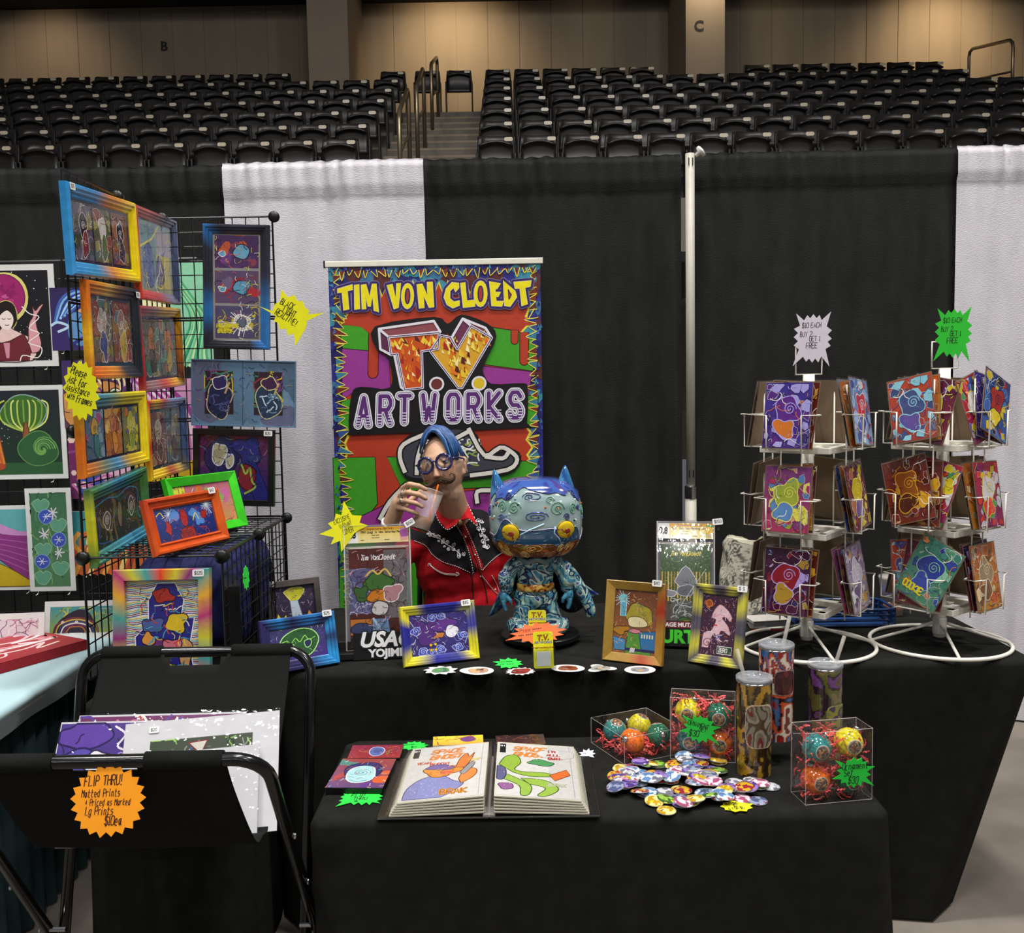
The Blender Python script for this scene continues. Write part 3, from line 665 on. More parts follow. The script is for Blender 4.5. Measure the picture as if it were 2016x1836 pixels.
def art_greenhair(a):
    a.bg('dfe6b0', '9fd0a0'); a.rect(.3, .0, 1, 1, '8fd0a8')
    for k in range(16): a.ln([(.1 + .02 * k, 1.0), (.45 + .02 * k, .8 - .01 * k), (.7 + .015 * k, .45), (.45 + .03 * k, .12), (.2 + .05 * k, 0)], .035, ['4fae7c', '2f8f63', '8fd6a6', '6fc08c', 'c9e8a8'][k % 5], True)
    a.blob(.18, .45, .25, .5, 'ece8b4'); a.blob(.36, .42, .07, .14, 'c9dba0', '5a9a70')
def art_eyes(a):
    a.bg('3c2b62', '5c3a4c'); a.blob(.45, .3, .5, .4, 'c98a50', '5a2a20'); a.blob(.35, .5, .12, .07, 'e8e0c8', '33200f'); a.blob(.75, .5, .12, .07, 'e8e0c8', '33200f'); a.blob(.36, .5, .04, .05, '2c6a4c'); a.blob(.74, .5, .04, .05, '2c6a4c'); a.squig(10, ['f0d8a0', '6a3a80'], .5, .03)
def art_pinkhair(a):
    a.bg('d79ac0', 'b55a9c')
    for k in range(8): a.ln([(.05 * k, 1), (.3 + .06 * k, .75), (.2 + .1 * k, .45), (.5 + .05 * k, .2)], .06, ['e8b8d6', 'b74c9a', 'f2d4e4', '9c3a8c'][k % 4], True)
    a.rect(0, 0, 1, .2, 'd0a51c'); a.blob(.3, .5, .25, .3, 'eecbb0')
def art_magenta(a):
    a.bg('7a2560', '5a2450'); a.blob(.6, .2, .5, .3, '3f4aa8', '201a50'); a.blob(.7, .5, .3, .25, 'e0b0c4'); a.dots(10, 'e8c8b8', .06, (0, 0, .3, 1)); a.squig(8, ['c870a0', '8c3c7c'], .6, .04)
def art_hand(a):
    a.bg('2f7f86', '4a9a98'); a.rect(0, 0, 1, .45, 'c9642a')
    for k in range(8): a.ln([(.1 * k, 0), (.1 * k + .1, .3), (.1 * k, .5), (.1 * k + .08, .65)], .07, ['e8a04a', 'd2662c', 'f0c878', 'a83c24'][k % 4], True)
    a.blob(.35, .35, .2, .2, 'e8a860', '7c3018'); a.ln([(.3, .4), (.32, .85)], .04, 'f0e0b0')
def art_campfire(a):
    a.bg('22242c', '1d3324'); a.dots(30, 'dddddd', .006, (.3, .3, .9, .6)); a.rect(0, 0, 1, .14, '2c5630')
    for cx in (.05, .62):
        a.blob(cx, .74, .28, .2, '3f6a2c', '8fb0a8', .012, .06)
        for k in range(9): a.ln([(cx + .02, .5), (cx - .22 + .055 * k, .62), (cx - .26 + .065 * k, .82), (cx - .2 + .05 * k, .88)], .018, ['b8c850', '7ea03a', 'd8dc7a'][k % 3], True)
        a.poly([(cx - .03, .42), (cx + .06, .42), (cx + .03, .62), (cx, .62)], '8c5530', '4a2a18')
    a.blob(.75, .3, .24, .2, '2f5a34', '5a8a48', .012, .1)
    for k in range(5): a.spiral(.8, .3, .06 + .03 * k, 1.2, .012, ['5f9a4c', '86b05a'][k % 2])
    a.poly(crom([(.02, .12), (.06, .45), (.12, .4), (.2, .72), (.27, .5), (.33, .56), (.4, .12)], 3), 'd07f34', '7a3a18')
    for k in range(8): a.ln([(.05 + .045 * k, .12), (.08 + .035 * k, .35), (.12 + .022 * k, .55)], .022, ['f0c060', 'e89a48', 'f4dc98', 'c2562c'][k % 4], True)
    a.poly([(.1, .12), (.2, .42), (.34, .12)], 'ecd29a'); a.blob(.22, .1, .22, .05, 'a8482a')
    for k in range(7): a.ln([(.2, .18), (.08 + .04 * k, .06)], .015, '5a2418')
def art_purplehair(a):
    a.bg('5fa6a8'); a.poly(crom([(0, .85), (.3, .82), (.62, .68), (1, .66), (1, .05), (.6, .3), (.3, .5), (0, .4)], 4), '8c2f7c', '4c1450'); a.poly(crom([(0, .95), (.4, .88), (.8, .72), (1, .72), (1, .66), (.6, .68), (.3, .8), (0, .82)], 3), 'c88ac0')
    a.poly(crom([(0, .28), (.3, .36), (.62, .26), (1, .02), (1, 0), (0, 0)], 3), 'c8a818', '6a5010'); a.blob(.02, .5, .14, .16, 'e4c8bc')
    for k in range(5): a.ln([(.1, .6 - .04 * k), (.5, .62 - .06 * k), (1, .55 - .1 * k)], .012, 'a85a9c', True)
def art_glory(a):
    a.bg('3c6a4a', '4f7c52'); a.squig(26, ['2c5238', '7ca05c', '5c8a5a'], .6, .03, ang=PI / 2)
    for x, y in ((.3, .87), (.75, .66), (.3, .4), (.75, .2), (.25, .1)): a.poly(crom([(x - .25, y + .03), (x - .08, y + .07), (x, y + .045), (x + .1, y + .07), (x + .24, y + .02), (x + .05, y - .08), (x - .15, y - .06)], 3), '5f9a7c', 'a8cba0')
    for x, y in ((.42, .75), (.74, .5), (.25, .27)): a.blob(x, y, .2, .2, '3c4fae', '7f9ad0', .02, .04); a.rays(x, y, .15, 6, .015, 'e8e8f0')
    for x, y in ((.62, .79), (.35, .56), (.72, .36)): a.rays(x, y, .2, 7, .035, 'd9cfd8')
def art_landscape(a):
    a.bg('3f8a94', '86a03c'); a.squig(20, ['c8b83a', '8fa83a', '5a7a34'], .5, .04, (0, .45, 1, .95), 0); a.blob(.42, .1, .8, .75, '2c2030')
    for k in range(7): a.ln([(.06 + .04 * k, 0), (.12 + .04 * k, .35 - .03 * k), (.42, .58 - .07 * k), (.72 - .04 * k, .35 - .03 * k), (.78 - .04 * k, 0)], .05, ['7c3038', 'c8a84a', '3c3c6c', 'd8d0c8', '6a2a5c', 'a8642c', '2a2a3a'][k], True)
    for x in (.2, .42, .6): a.spiral(x, .4, .06, 1.3, .025, 'e8e4dc')
    a.squig(8, ['8c90a0', 'c0b8a0'], .6, .02, (.8, .0, 1, .9), PI / 2)
def art_pinkwave(a):
    a.bg('d8c8cc'); a.squig(26, ['a85a78', 'e8dce0', '7a4a70', 'c890a4'], .8, .04, ang=.6)
hung('art_print', 'white-matted print of a dark-haired woman under a magenta moon', (-48, 519), (104, 723), art_moon, .022)
hung('art_print', 'unmatted print of a blue-haired face beside the moon print', (104, 564), (232, 690), art_bluehair)
hung('art_print', 'unmatted print of sweeping green hair seen through the wire', (285, 516), (412, 722), art_greenhair)
hung('art_print', 'unmatted print with purple ground and staring eyes behind the yellow sign', (128, 707), (258, 842), art_eyes)
hung('art_print', 'unmatted pink and purple hair print low behind the wire rack', (268, 744), (404, 948), art_pinkhair)
hung('art_print', 'unmatted magenta and blue print with pale dots behind the frames', (140, 862), (262, 982), art_magenta)
hung('art_print', 'unmatted teal and orange flame print below the magenta one', (148, 1004), (286, 1130), art_hand)
hung('art_print', 'white-matted print of a campfire between two green trees', (-70, 757), (124, 945), art_campfire, .018)
hung('art_print', 'white-matted print of flowing purple hair and yellow cloth', (-84, 994), (70, 1163), art_purplehair, .014, y=YG - .01)
hung('art_print', 'narrow white-matted print of blue morning glories', (60, 960), (138, 1164), art_glory, .018, y=YG - .025)
# prints and a canvas lying on the aqua table
def tstand(label, bl, br, topy, z, lean, draw, mw, seed):
    M, w, h = stand(bl, br, z, lean, [(bl[0], topy)]); e = empty('art_print', M, label, 'art print', "neighbour's art prints")
    MB().box(-w / 2, w / 2, 0, h, -.004, 0, 'd8d6d2').build('board', 'paper', e); A = Art(w - 2 * mw, h - 2 * mw, seed, .0004, y0=mw); draw(A); A.build('artwork', 'print', e); return e
tstand('white-matted print of a swirling field and dark river standing on the aqua table', (86, 1258), (232, 1254), 1184, .74, 12, art_landscape, .018, 5)
tstand('pale print with pink waves propped behind the red canvas', (-60, 1276), (86, 1270), 1210, .74, 14, art_pinkwave, .02, 6)
p1 = TZ(172, 1262, .765); p2 = TZ(-10, 1312, .765)
e = empty('stretched_canvas', Matrix.Translation((p1.x, p1.y, .74)) @ Matrix.Rotation(math.atan2(p1.y - p2.y, p1.x - p2.x), 4, 'Z'), 'red edged canvas with white wave strokes lying on the aqua table', 'canvas')
MB().box(-.52, 0, 0, .26, 0, .03, '9c1c26').build('canvas', 'fabric_col', e, bevel=.003)
A = Art(.52, .26, 9, .0304, x0=-.52); A.bg('9c1f28'); A.squig(26, ['e0b4b4', 'd88a92', 'b04a58', 'e8d8d8'], .9, .05, (.1, .45, .95, 1), .3); A.ln([(.5, .4), (.7, .3), (.85, .38), (.75, .2), (.9, .25)], .04, 'e8c8c4', True); A.ln([(.4, .25), (.55, .2), (.6, .35)], .03, 'e8c8c4', True); A.build('artwork', 'print', e)
# ================================================================ wire cube rack
XA, YB2 = -1.12, 3.2
CU = .36
rack = empty('wire_cube_rack', (XA, YB2, ZB), 'black wire cube rack with round connectors holding the framed pictures', 'rack')
def gpanel(f, u0, u1, v0, v1, nm='grid_panel'):
    return wires(MB(), u0, u1, v0, v1, .0445, .0445, .0019, f).build(nm, 'wire_black', rack)
zb0 = ZB + .015; HZ = .33
for j in range(4):                       # side wall along the aisle side, seen edge-on
    z0 = zb0 + j * HZ - ZB
    for i in range(2): gpanel(lambda u, v: (0, u, v), -(i + 1) * CU + .006, -i * CU - .006, z0 + .004, z0 + HZ - .004)
    gpanel(lambda u, v: (u, 0, v), .006, CU - .006, z0 + .004, z0 + HZ - .004)
for i in range(2):                       # the lower cubes: shelf, partition, front
    gpanel(lambda u, v: (u, v, HZ + .012), .006, CU - .006, -(i + 1) * CU + .006, -i * CU - .006, 'shelf_panel')
    gpanel(lambda u, v: (CU, u, v), -(i + 1) * CU + .006, -i * CU - .006, zb0 - ZB + .004, zb0 - ZB + HZ - .004)
def connector(p, ax):
    M = Matrix.Translation(p) @ (Matrix.Rotation(PI / 2, 4, 'X') if ax == 'y' else Matrix.Rotation(PI / 2, 4, 'Y') if ax == 'x' else Matrix())
    MB().lathe([(.009, -.011), (.017, -.009), (.018, -.004), (.018, .005), (.014, .008), (.005, .011)], 16, M=M).build('connector', 'black_plastic', rack, smooth=True)
for i in range(3):
    connector((CU + .004, -i * CU, HZ + .012), 'y'); (connector((-.004, -i * CU, 4 * HZ + .012), 'y') if i < 2 else None)
    connector((-.004, -i * CU, HZ * 2 + .012), 'x')
connector((CU, .0, 4 * HZ + .01), 'y'); connector((CU, 0, 2 * HZ + .01), 'y'); connector((CU + .004, -2 * CU - .01, HZ + .012), 'y'); connector((0, -2 * CU, HZ + .012), 'y'); connector((CU, -2 * CU, .02), 'y'); connector((CU, -CU, .02), 'x')
# blue travel bag stowed in the cubes
e = empty('travel_bag', (XA + .18, YB2 - .27, ZB), 'navy blue fabric bag with black straps inside the wire cubes', 'bag')
mat('navy_fabric', '1b2056', rough=.8, noise_amt=.2, nscale=30, bump=.3, bscale=40)
b = MB(); b.grid(28, 16, lambda u, v: (.165 * math.copysign(abs(math.cos(2 * PI * u)) ** .5, math.cos(2 * PI * u)) * math.sin(PI * v) ** .35, .24 * math.copysign(abs(math.sin(2 * PI * u)) ** .45, math.sin(2 * PI * u)) * math.sin(PI * v) ** .35, .16 - .152 * math.copysign(abs(math.cos(PI * v)) ** .6, math.cos(PI * v)) + .006 * math.sin(9 * u + 7 * v)), wrap=True)
b.build('bag_body', 'navy_fabric', e, smooth=True)
for yy in (-.12, .1):
    MB().grid(14, 1, lambda u, v: (.168 - .336 * u if 0 else .172 * math.cos(PI * u), yy + .04 * v, .012 + .312 * math.sin(PI * u) ** .4)).build('strap', 'black_canvas', e, solid=.003)
MB().tube([(-.17, -.2 + .03 * i, .17 + .006 * math.sin(i)) for i in range(14)], .004, 6).build('zip', 'black_metal', e)
# ================================================================ pictures hanging on the wire rack
pA = Vector((XA + .012, 0, 0)); nA = Vector((1, 0, 0)); GRP = 'framed pictures for sale on the wire rack'
def onA(label, tl, tr, br, bl, fw, fd, stops, draw, **k):
    M, w, h = onplane(pA, nA, tl, tr, br, bl); return picture('framed_picture', label, M, w, h, fw, fd, stops, draw, group=GRP, **k)
def trip(n, cols, ground='2a1f3a'):
    """abstract comic-style panels side by side"""
    def f(a):
        a.bg(ground)
        for i in range(n):
            x0, x1 = .03 + i * .94 / n + .01, .03 + (i + 1) * .94 / n - .01; c = cols[i]
            a.rect(x0, .06, x1, .94, c[0]); a.mosaic(22, c[1] + [c[0]], .13, (x0, .06, x1, .94)); a.blob((x0 + x1) / 2, .62, .14, .2, c[2], c[3], .015, .2); a.blob((x0 + x1) / 2 + .02, .3, .13, .2, c[4], c[3], .015, .2); a.squig(10, c[1] + [c[3]], .25, .012, (x0, .06, x1, .94)); a.spiral((x0 + x1) / 2, .6, .07, 2, .012, c[3])
    return f
onA('wide frame sprayed blue to orange to yellow, top of the rack, three tall panels', (130, 363), (265, 407), (264, 556), (131, 541), .035, .022, [(0, '2f8fd0'), (.1, '2f86c4'), (.14, 'd87a28'), (.2, 'e8a020'), (.24, 'f0d418'), (.52, 'f0d418'), (.6, 'd8882c'), (.66, '3f8fb8'), (.75, '3f9ad8')],
    trip(3, [('5c5468', ['7c7486', '3c4430', '8a8040'], '1a1420', 'd8ccd0', '7c2430'), ('5a5c40', ['3f7a3c', '8c4030', '9a9040'], 'cfc8bc', 'e8e0e0', '5c6c3c'), ('7a4a38', ['a0602c', '5c3050', '8a7c40'], '1c1420', 'e0d8d8', '2a1c38')]), tagpos=(-.88, .955))
onA('frame sprayed orange and charcoal, second down on the near column, two panels', (164, 553), (268, 571), (268, 744), (170, 746), .035, .022, [(0, 'd8701c'), (.06, 'e8982c'), (.1, 'd8b04a'), (.15, '7a4a38'), (.2, '2a2a30'), (.45, '22242c'), (.58, '34363c'), (.64, 'd88a2c'), (.75, 'd8641c'), (.86, 'f0c028'), (.93, 'd87018')],
    trip(2, [('6a5c50', ['8c4038', '4a6a68', '8a8048'], 'a89c98', 'd8ccc8', '3c4a7c'), ('7a4a30', ['a8602c', '5c7c80', '8a3c3c'], '8c6c68', 'd0c0a8', 'b8a038')], '28404c'), tagpos=(.94, .93))
onA('frame sprayed blue, yellow and orange, third down on the near column, three panels', (150, 780), (277, 768), (284, 910), (150, 942), .035, .022, [(0, '3f86b8'), (.1, '5f9aa0'), (.16, 'd8c828'), (.24, 'f0d824'), (.5, 'f0d420'), (.58, 'b89030'), (.62, '3f86b0'), (.68, '6f7c60'), (.74, 'd8781c'), (.85, 'd86a18'), (.95, 'd8a020')],
    trip(3, [('4f6a80', ['7c9ab0', '3f8078', 'b04a7c'], 'c8a030', '1c3038', '3f7a78'), ('b8722c', ['d89a38', '8c4a1c', 'e8b858'], 'c2662a', '4a2410', 'd8903c'), ('7a7a40', ['c8b838', '4c5c80', 'c8702c'], 'b8b038', 'e8dc7c', '8a9a34')], '1c1c28'))
onA('landscape frame sprayed yellow, green and teal, lowest on the near column', (163, 965), (280, 916), (284, 1052), (180, 1118), .035, .022, [(0, '4a7a44'), (.05, '4f8a70'), (.12, '2f7aa0'), (.2, '3f8c70'), (.25, '4f7c3c'), (.45, '3f7c50'), (.55, '3f8ab0'), (.72, '4a8a84'), (.77, '6a9438'), (.85, 'd8d020'), (.93, 'c8cc30')],
    lambda a: (a.bg('4a3a2c', '2c3c34'), a.squig(14, ['6a4a2c', '3f5c3c', '7c6a3c'], .8, .07, ang=1.0), a.ln([(.03, .85), (.3, .92), (.5, .86), (.75, .95), (.95, .8), (.9, .4), (.97, .2)], .02, '3f9ab8', True), a.ln([(.05, .7), (.1, .4), (.06, .15), (.3, .06)], .02, '3f6ab0', True), a.blob(.25, .5, .17, .17, '6a5c4c', 'e0dcd4', .02), a.blob(.78, .55, .15, .2, '6a5c4c', 'e0dcd4', .02), a.spiral(.25, .5, .1, 2.5, .014, 'e0dcd4'), a.spiral(.78, .53, .1, 2.5, .014, 'e0dcd4'), a.blob(.52, .5, .11, .26, '8c7460', '2a1c14')))
onA('narrow-looking frame sprayed red to slate, top of the far column', (266, 409), (347, 441), (345, 601), (267, 588), .03, .02, [(0, 'b8341c'), (.06, 'c0402c'), (.12, '8c3c40'), (.18, '2a2c3c'), (.24, '5c6480'), (.45, '4a5c88'), (.55, '6a6c8c'), (.63, 'a82c30'), (.75, 'c82c20'), (.87, 'd87020'), (.95, 'c0381c')],
    lambda a: (a.bg('7a9494', '8c8c6c'), a.rect(.1, .05, .5, .92, '5c8488'), a.rect(.5, .08, .9, .55, 'b8a838'), a.rect(.55, .55, .95, .9, '9c94a0'), a.blob(.28, .35, .22, .3, '4c5c90', '22283c'), a.blob(.6, .3, .16, .22, '4a4470', '22283c'), a.squig(12, ['c8b838', '5c6c9c', 'd8d0c8'], .3, .02), a.ln([(.05, .6), (.4, .75), (.6, .95)], .03, 'd8c850')))
onA('frame sprayed red and yellow with dusky violet corners, middle of the far column', (266, 603), (348, 606), (354, 760), (274, 770), .03, .02, [(0, 'a82c38'), (.08, '8c5a60'), (.15, 'c89838'), (.24, 'e8b824'), (.4, 'd87c28'), (.48, '7c4438'), (.52, 'e8b028'), (.62, 'b82c2c'), (.7, '8c7878'), (.78, 'a8242c'), (.88, 'c82428'), (.95, '6a4a50')],
    trip(2, [('5a5440', ['3f7a64', '7c4430', '8a7c4c'], 'a8602c', '2a1c18', '3a3430'), ('4a5c4c', ['5a3a6c', '3f8a70', '9c5a30'], 'b06a30', '2a1c18', 'a89030')], '3a2a48'))
onA('frame sprayed yellow, red and periwinkle, lowest on the far column', (278, 788), (355, 782), (362, 924), (288, 948), .03, .02, [(0, 'c82c28'), (.05, 'e8c030'), (.1, 'b82c30'), (.15, '7c8cb8'), (.24, '6a84c0'), (.45, '5a78b0'), (.55, 'c8a838'), (.62, 'a83028'), (.68, 'e8c428'), (.75, 'f0c820'), (.85, 'c82c20'), (.93, 'e8b820')],
    trip(2, [('7a4c40', ['8c6450', '5c3038', 'a07850'], 'a89c84', 'd0c0b0', '6a5048'), ('4c6a78', ['6a4a4c', '3c5a64', '8c7c50'], '8c8478', '1c1c1c', '3a2824')], '2c3c38'))
# pictures on the panel that faces the aisle
pB = Vector((0, YB2 - .012, 0)); nB = Vector((0, -1, 0))
def onB(label, tl, tr, br, bl, fw, fd, stops, draw, y=None, **k):
    M, w, h = onplane(Vector((0, y or YB2 - .012, 0)), nB, tl, tr, br, bl); return picture('framed_picture', label, M, w, h, fw, fd, stops, draw, group=GRP, **k)
def art_triple(a):
    a.bg('8f8d8a'); cs = [('4a2a5c', ['8c3c50', '6a3a80', 'c85a2c', '3f3468'], '6aa8c8', '1c1420'), ('5a4468', ['8c2430', 'b02c34', '6a5c7c'], '5a9ab8', '1c2430'), ('4c4668', ['b8a824', 'd8cc28', '5c5c70'], '8a9098', 'e8e4dc')]
    for i, c in enumerate(cs):
        y0, y1 = .68 - i * .33, .98 - i * .33 + .005; bx = (.05, y0, .95, y1); a.rect(*bx, c[0]); a.patch(7, c[1], .13, (.12, y0 + .06, .88, y1 - .06)); a.blob(.6, (y0 + y1) / 2, .17, .15, c[2], c[3], .02, .15); a.blob(.2, (y0 + y1) / 2 - .02, .08, .05, c[2], 'e0e4e8', .014, .3); a.squig(16, c[1] + [c[3]], .25, .012, bx)
        if i == 2: a.rays(.6, (y0 + y1) / 2, .3, 26, .014, 'ece8e0'); a.blob(.6, (y0 + y1) / 2, .1, .1, '5a6478', '1c1c24'); a.txt('HITCHHIKING', .08, y0 + .10, .075, 'd8cc20', .022, .2, .06, 1.2); a.txt('GHOSTS!', .1, y0 + .05, .075, 'd8cc20', .022, .2, .06, 1.2)
onB('tall dark blue stepped frame with three landscape prints in a grey mount', (388, 443), (520, 443), (532, 690), (404, 685), .03, .022, [(0, '2a6aa8'), (.05, '22242f'), (.12, '3a3a48'), (.25, '23232e'), (.35, '2c2c3a'), (.43, '2f74b8'), (.5, '2f70b0'), (.56, '24242f'), (.72, '22242c'), (.78, '2a2a36'), (.82, '2870b0'), (.88, '24262f'), (.96, '23252e')], art_triple)
def art_double(a):
    a.bg('4f6c88', '5f7c98')
    a.patch(10, ['56728e', '4a6078', '66829c', '5a5f7c'], .35, (.05, .1, .95, .9)); a.rect(.485, 0, .495, 1, '3c5068')
    for i, x in enumerate((.12, .6)):
        a.rect(x, .17, x + .28, .84, '2c1c28'); a.squig(22, ['8c2c34', 'c8b030', '3f7c68', '6a3c7c'], .3, .018, (x, .3, x + .28, .84)); a.blob(x + .14, .38, .2, .26, ['1c2248', '22344c'][i], ['c8b898', 'b0b088'][i], .014, .2); a.blob(x + .15, .66, .11, .11, ['2c2458', '3a2040'][i], ['d0d0d8', 'c8c088'][i], .014, .15); a.squig(12, [['4a5488', '2a3468'], ['b8ccd8', '5c7c94']][i], .14, .018, (x + .05, .2, x + .24, .5)); a.ln([(x + .2, .5), (x + .24, .66)], .03, 'b89868')
onB('blue marbled double mount with two small prints of dark-coated shapes', (373, 706), (581, 711), (582, 842), (378, 837), .004, .006, [(0, '4f6c88'), (.5, '5f7c98')], art_double, prof='flat', y=YB2 - .03, matn='paper', glass=False)
onB('black frame with a glossy purple and maroon print below the blue mount', (378, 842), (540, 846), (541, 996), (384, 992), .02, .02, [(0, '131313'), (.5, '1a1a1a')],
    lambda a: (a.bg('6a1c3c', '2a2a7c'), a.blob(.32, .66, .26, .3, '24205c', '12102a', .02, .08), a.blob(.28, .7, .11, .17, 'c8c0a0', 'e8e8f0', .018, .2), a.blob(.43, .6, .06, .12, 'c8c0a0', 'e8e8f0', .018, .2), a.spiral(.27, .7, .08, 3, .012, '9a9270'), a.blob(.7, .75, .2, .22, '2c2c84', '14123a', .02, .25), a.poly([(.55, .6), (.8, .6), (1, .1), (1, 0), (.8, 0)], '2c2c80', '14123a'), a.blob(.68, .35, .14, .2, '8c1c28', '3a0c14', .02, .1), a.ln([(.6, .55), (.66, .4), (.72, .5), (.75, .3), (.8, .2), (.65, .1)], .03, '9ac048', True), a.blob(.25, .25, .18, .14, '6c7c5c', '20301c'), a.squig(18, ['4048a8', '1c1a50'], .15, .012)), prof='flat', tagpos=(.85, .955), y=YB2 - .016)
# frames standing on the lower cubes
zs = ZB + HZ + .02
M, w, h = stand((300, 1098), (444, 1063), zs, 14, [(280, 985), (425, 962)])
picture('framed_picture', 'orange lacquered frame with a red oval on a blue starburst print', M, w, h, .03, .02, [(0, 'b8401c'), (.2, 'c8501c'), (.4, 'd8601c'), (.6, 'c84a18'), (.8, 'd05418')],
    lambda a: (a.bg('1c3a8c', '14205c'), a.rays(.25, .8, .35, 22, .012, 'c8dcf0'), a.rays(.9, .9, .4, 26, .012, 'd8ecf8'), a.patch(5, ['2c5cb0', '4c84c8', '1c2c6c'], .2), a.blob(.48, .62, .15, .27, 'a01c1c', '3a0c10', .016, .03), a.blob(.5, .14, .36, .2, '7c1c20', '2a0c18', .016, .2), a.blob(.2, .4, .12, .18, 'a82420', '4a1010', .02, .2), a.blob(.82, .62, .14, .13, '9c2420', '4a1010', .02, .2), a.ln([(.62, .5), (.68, .7), (.72, .5)], .03, 'e8d028', True), a.ln([(.05, .8), (.12, .88), (.16, .72)], .03, 'e8d028', True), a.squig(16, ['c83428', '2c3c80'], .15, .014, (.15, .02, .85, .3))), group=GRP, tagpos=(.78, .97), tagtxt='$40', prof='scoop', easel=True)
M, w, h = stand((345, 1062), (481, 1036), zs, 16, [(322, 942), (463, 930)])
picture('framed_picture', 'bright green carved frame behind the orange one', M, w, h, .026, .02, [(0, '3cc820'), (.3, '48d42c'), (.6, '34b81c'), (.8, '50d838')],
    lambda a: (a.bg('a8586c', 'c8884c'), a.txt('NOW', .02, .8, .16, 'c8d038', .05, 0, .03), a.patch(7, ['c8602c', 'a8a8a0', '7ca04c', 'b85a8c'], .2), a.blob(.62, .7, .2, .14, '9c9c98', '3a3a3a', .014, .3), a.squig(18, ['d8d8d0', '6a3a3c', '5c8a3c'], .3, .014)), group=GRP, prof='bevel', easel=True)
# frames standing on the tables
M, w, h = stand((230, 1388), (419, 1384), ZB, 7, [(215, 1121), (410, 1117)])
rb = ['b03070', 'c8c030', '3f9a9a', 'd83c24', 'c8b830', '8c2c70', '4a9a90', 'd8a02c']
def art_band(a):
    a.bg('dcdad4')
    for c, k in (('2c2c8c', 0), ('8c2040', 1), ('2f9ab0', 2), ('c8b828', 3)):
        a.up()
        for i in range(16): y = (i * 4 + k) / 64; a._stroke([(x / 12, y + .015 * math.sin(x * .9 + i)) for x in range(13)], .012, c)
    a.poly([(.15, .1), (.12, .5), (.3, .62), (.3, .82), (.42, .97), (.66, .97), (.78, .82), (.74, .66), (.92, .66), (.85, .4), (.95, .1), (.7, .02), (.3, .02)], '2a2480', 'e8e8f0', .014)
    for x, y, rx, ry, c in ((.5, .86, .14, .1, 'a82c1c'), (.36, .6, .15, .1, '4a5c98'), (.68, .62, .15, .13, 'd8b820'), (.3, .3, .14, .15, 'a82424'), (.55, .2, .13, .12, '5a8c3c'), (.8, .35, .1, .2, 'c89a60'), (.45, .4, .14, .12, '6a2c70'), (.62, .42, .12, .1, 'c86a7c'), (.3, .48, .08, .1, 'd8923c')): a.blob(x, y, rx, ry, c, '1c1030', .014, .25)
    a.squig(40, ['e8e0d8', 'e8c028', 'c8382c', '3f9ab0'], .14, .014, (.2, .08, .85, .9))
picture('framed_picture', 'square rainbow sprayed frame with a crowded colourful print below the wire shelf', M, w, h, .028, .025, [(i / 24, rb[i % 8]) for i in range(24)], art_band, prof='flat', group=GRP, tagpos=(.78, .967), tagtxt='$125')
# black deep frame standing sideways at the cube front
pt = TZ(477, 1290, ZB); e = picture('framed_picture', 'black deep frame turned sideways beside the navy bag', frameM(Vector((-.80, 2.62, ZB)), Vector((-.10, .30, 0)).normalized(), Vector((0, 0, 1))), .2, .25, .03, .04, [(0, '141414'), (.5, '1c1c1c')], lambda a: (a.bg('1c1c20'), a.squig(10, ['5c5c60', '8c8c90'], .3, .02)), prof='bevel', group=GRP)
M, w, h = stand((528, 1246), (634, 1230), ZB, 10, [(508, 1150), (612, 1135)])
picture('framed_picture', 'small weathered dark wood frame with a yellow cone print', M, w, h, .02, .016, [(0, '4a4440'), (.2, '5c5450'), (.4, '3c3836'), (.6, '544c4a'), (.8, '403a3a')],
    lambda a: (a.bg('3a3048', '2c2438'), a.squig(24, ['7c7488', 'a89cb0', '50466a'], .12, .012), a.poly(crom([(.28, .85), (.5, .95), (.78, .88), (.6, .6), (.45, .58)], 3), 'c8c430', 'e8e088', .02), a.poly([(.42, .6), (.6, .6), (.7, .1), (.45, .1)], 'b8c4d0', '6a7c8c', .02), a.poly([(.05, .05), (.12, .3), (.2, .12), (.3, .25), (.34, .05)], 'd8c030'), a.poly([(.75, .05), (.85, .3), (.95, .1)], 'd89030')), group=GRP, tagpos=(-.82, .96), easel=True, prof='flat')
M, w, h = stand((560, 1326), (664, 1306), ZB, 14, [(497, 1226), (645, 1200)])
M, w, h = onplane(M.translation, (M.to_3x3() @ Vector((0, 0, 1))), (497, 1228), (646, 1200), (666, 1308), (516, 1328))
picture('framed_picture', 'indigo stepped frame with a glowing green outlined shape', M, w, h, .03, .02, [(0, '2f2a5c'), (.06, '2c80c0'), (.1, '2f2c5c'), (.18, '2c7cc0'), (.22, '2c2850'), (.3, '3090d0'), (.36, '2c2a54'), (.47, '2f98d8'), (.52, '2c78b0'), (.6, '2c2850'), (.8, '2f2a58')],
    lambda a: (a.bg('3c3c6c', '44307c'), a.squig(26, ['4c6c84', '5c3c90', '3c5c5c'], .2, .014), a.poly(crom([(.15, .5), (.25, .75), (.5, .92), (.75, .85), (.86, .6), (.82, .35), (.7, .12), (.55, .05), (.4, .12), (.2, .3)], 4), '2c5a30', 'b8f08c', .03), a.ln([(.18, .55), (.3, .6), (.36, .5), (.45, .65), (.52, .52), (.62, .7), (.68, .55), (.8, .62)], .025, '9ae060', True), a.blob(.36, .4, .1, .1, '2c2c5c', 'a8e878', .025), a.blob(.66, .45, .12, .12, '2c2c5c', 'a8e878', .025)), group=GRP, tagpos=(.78, .97), easel=True)
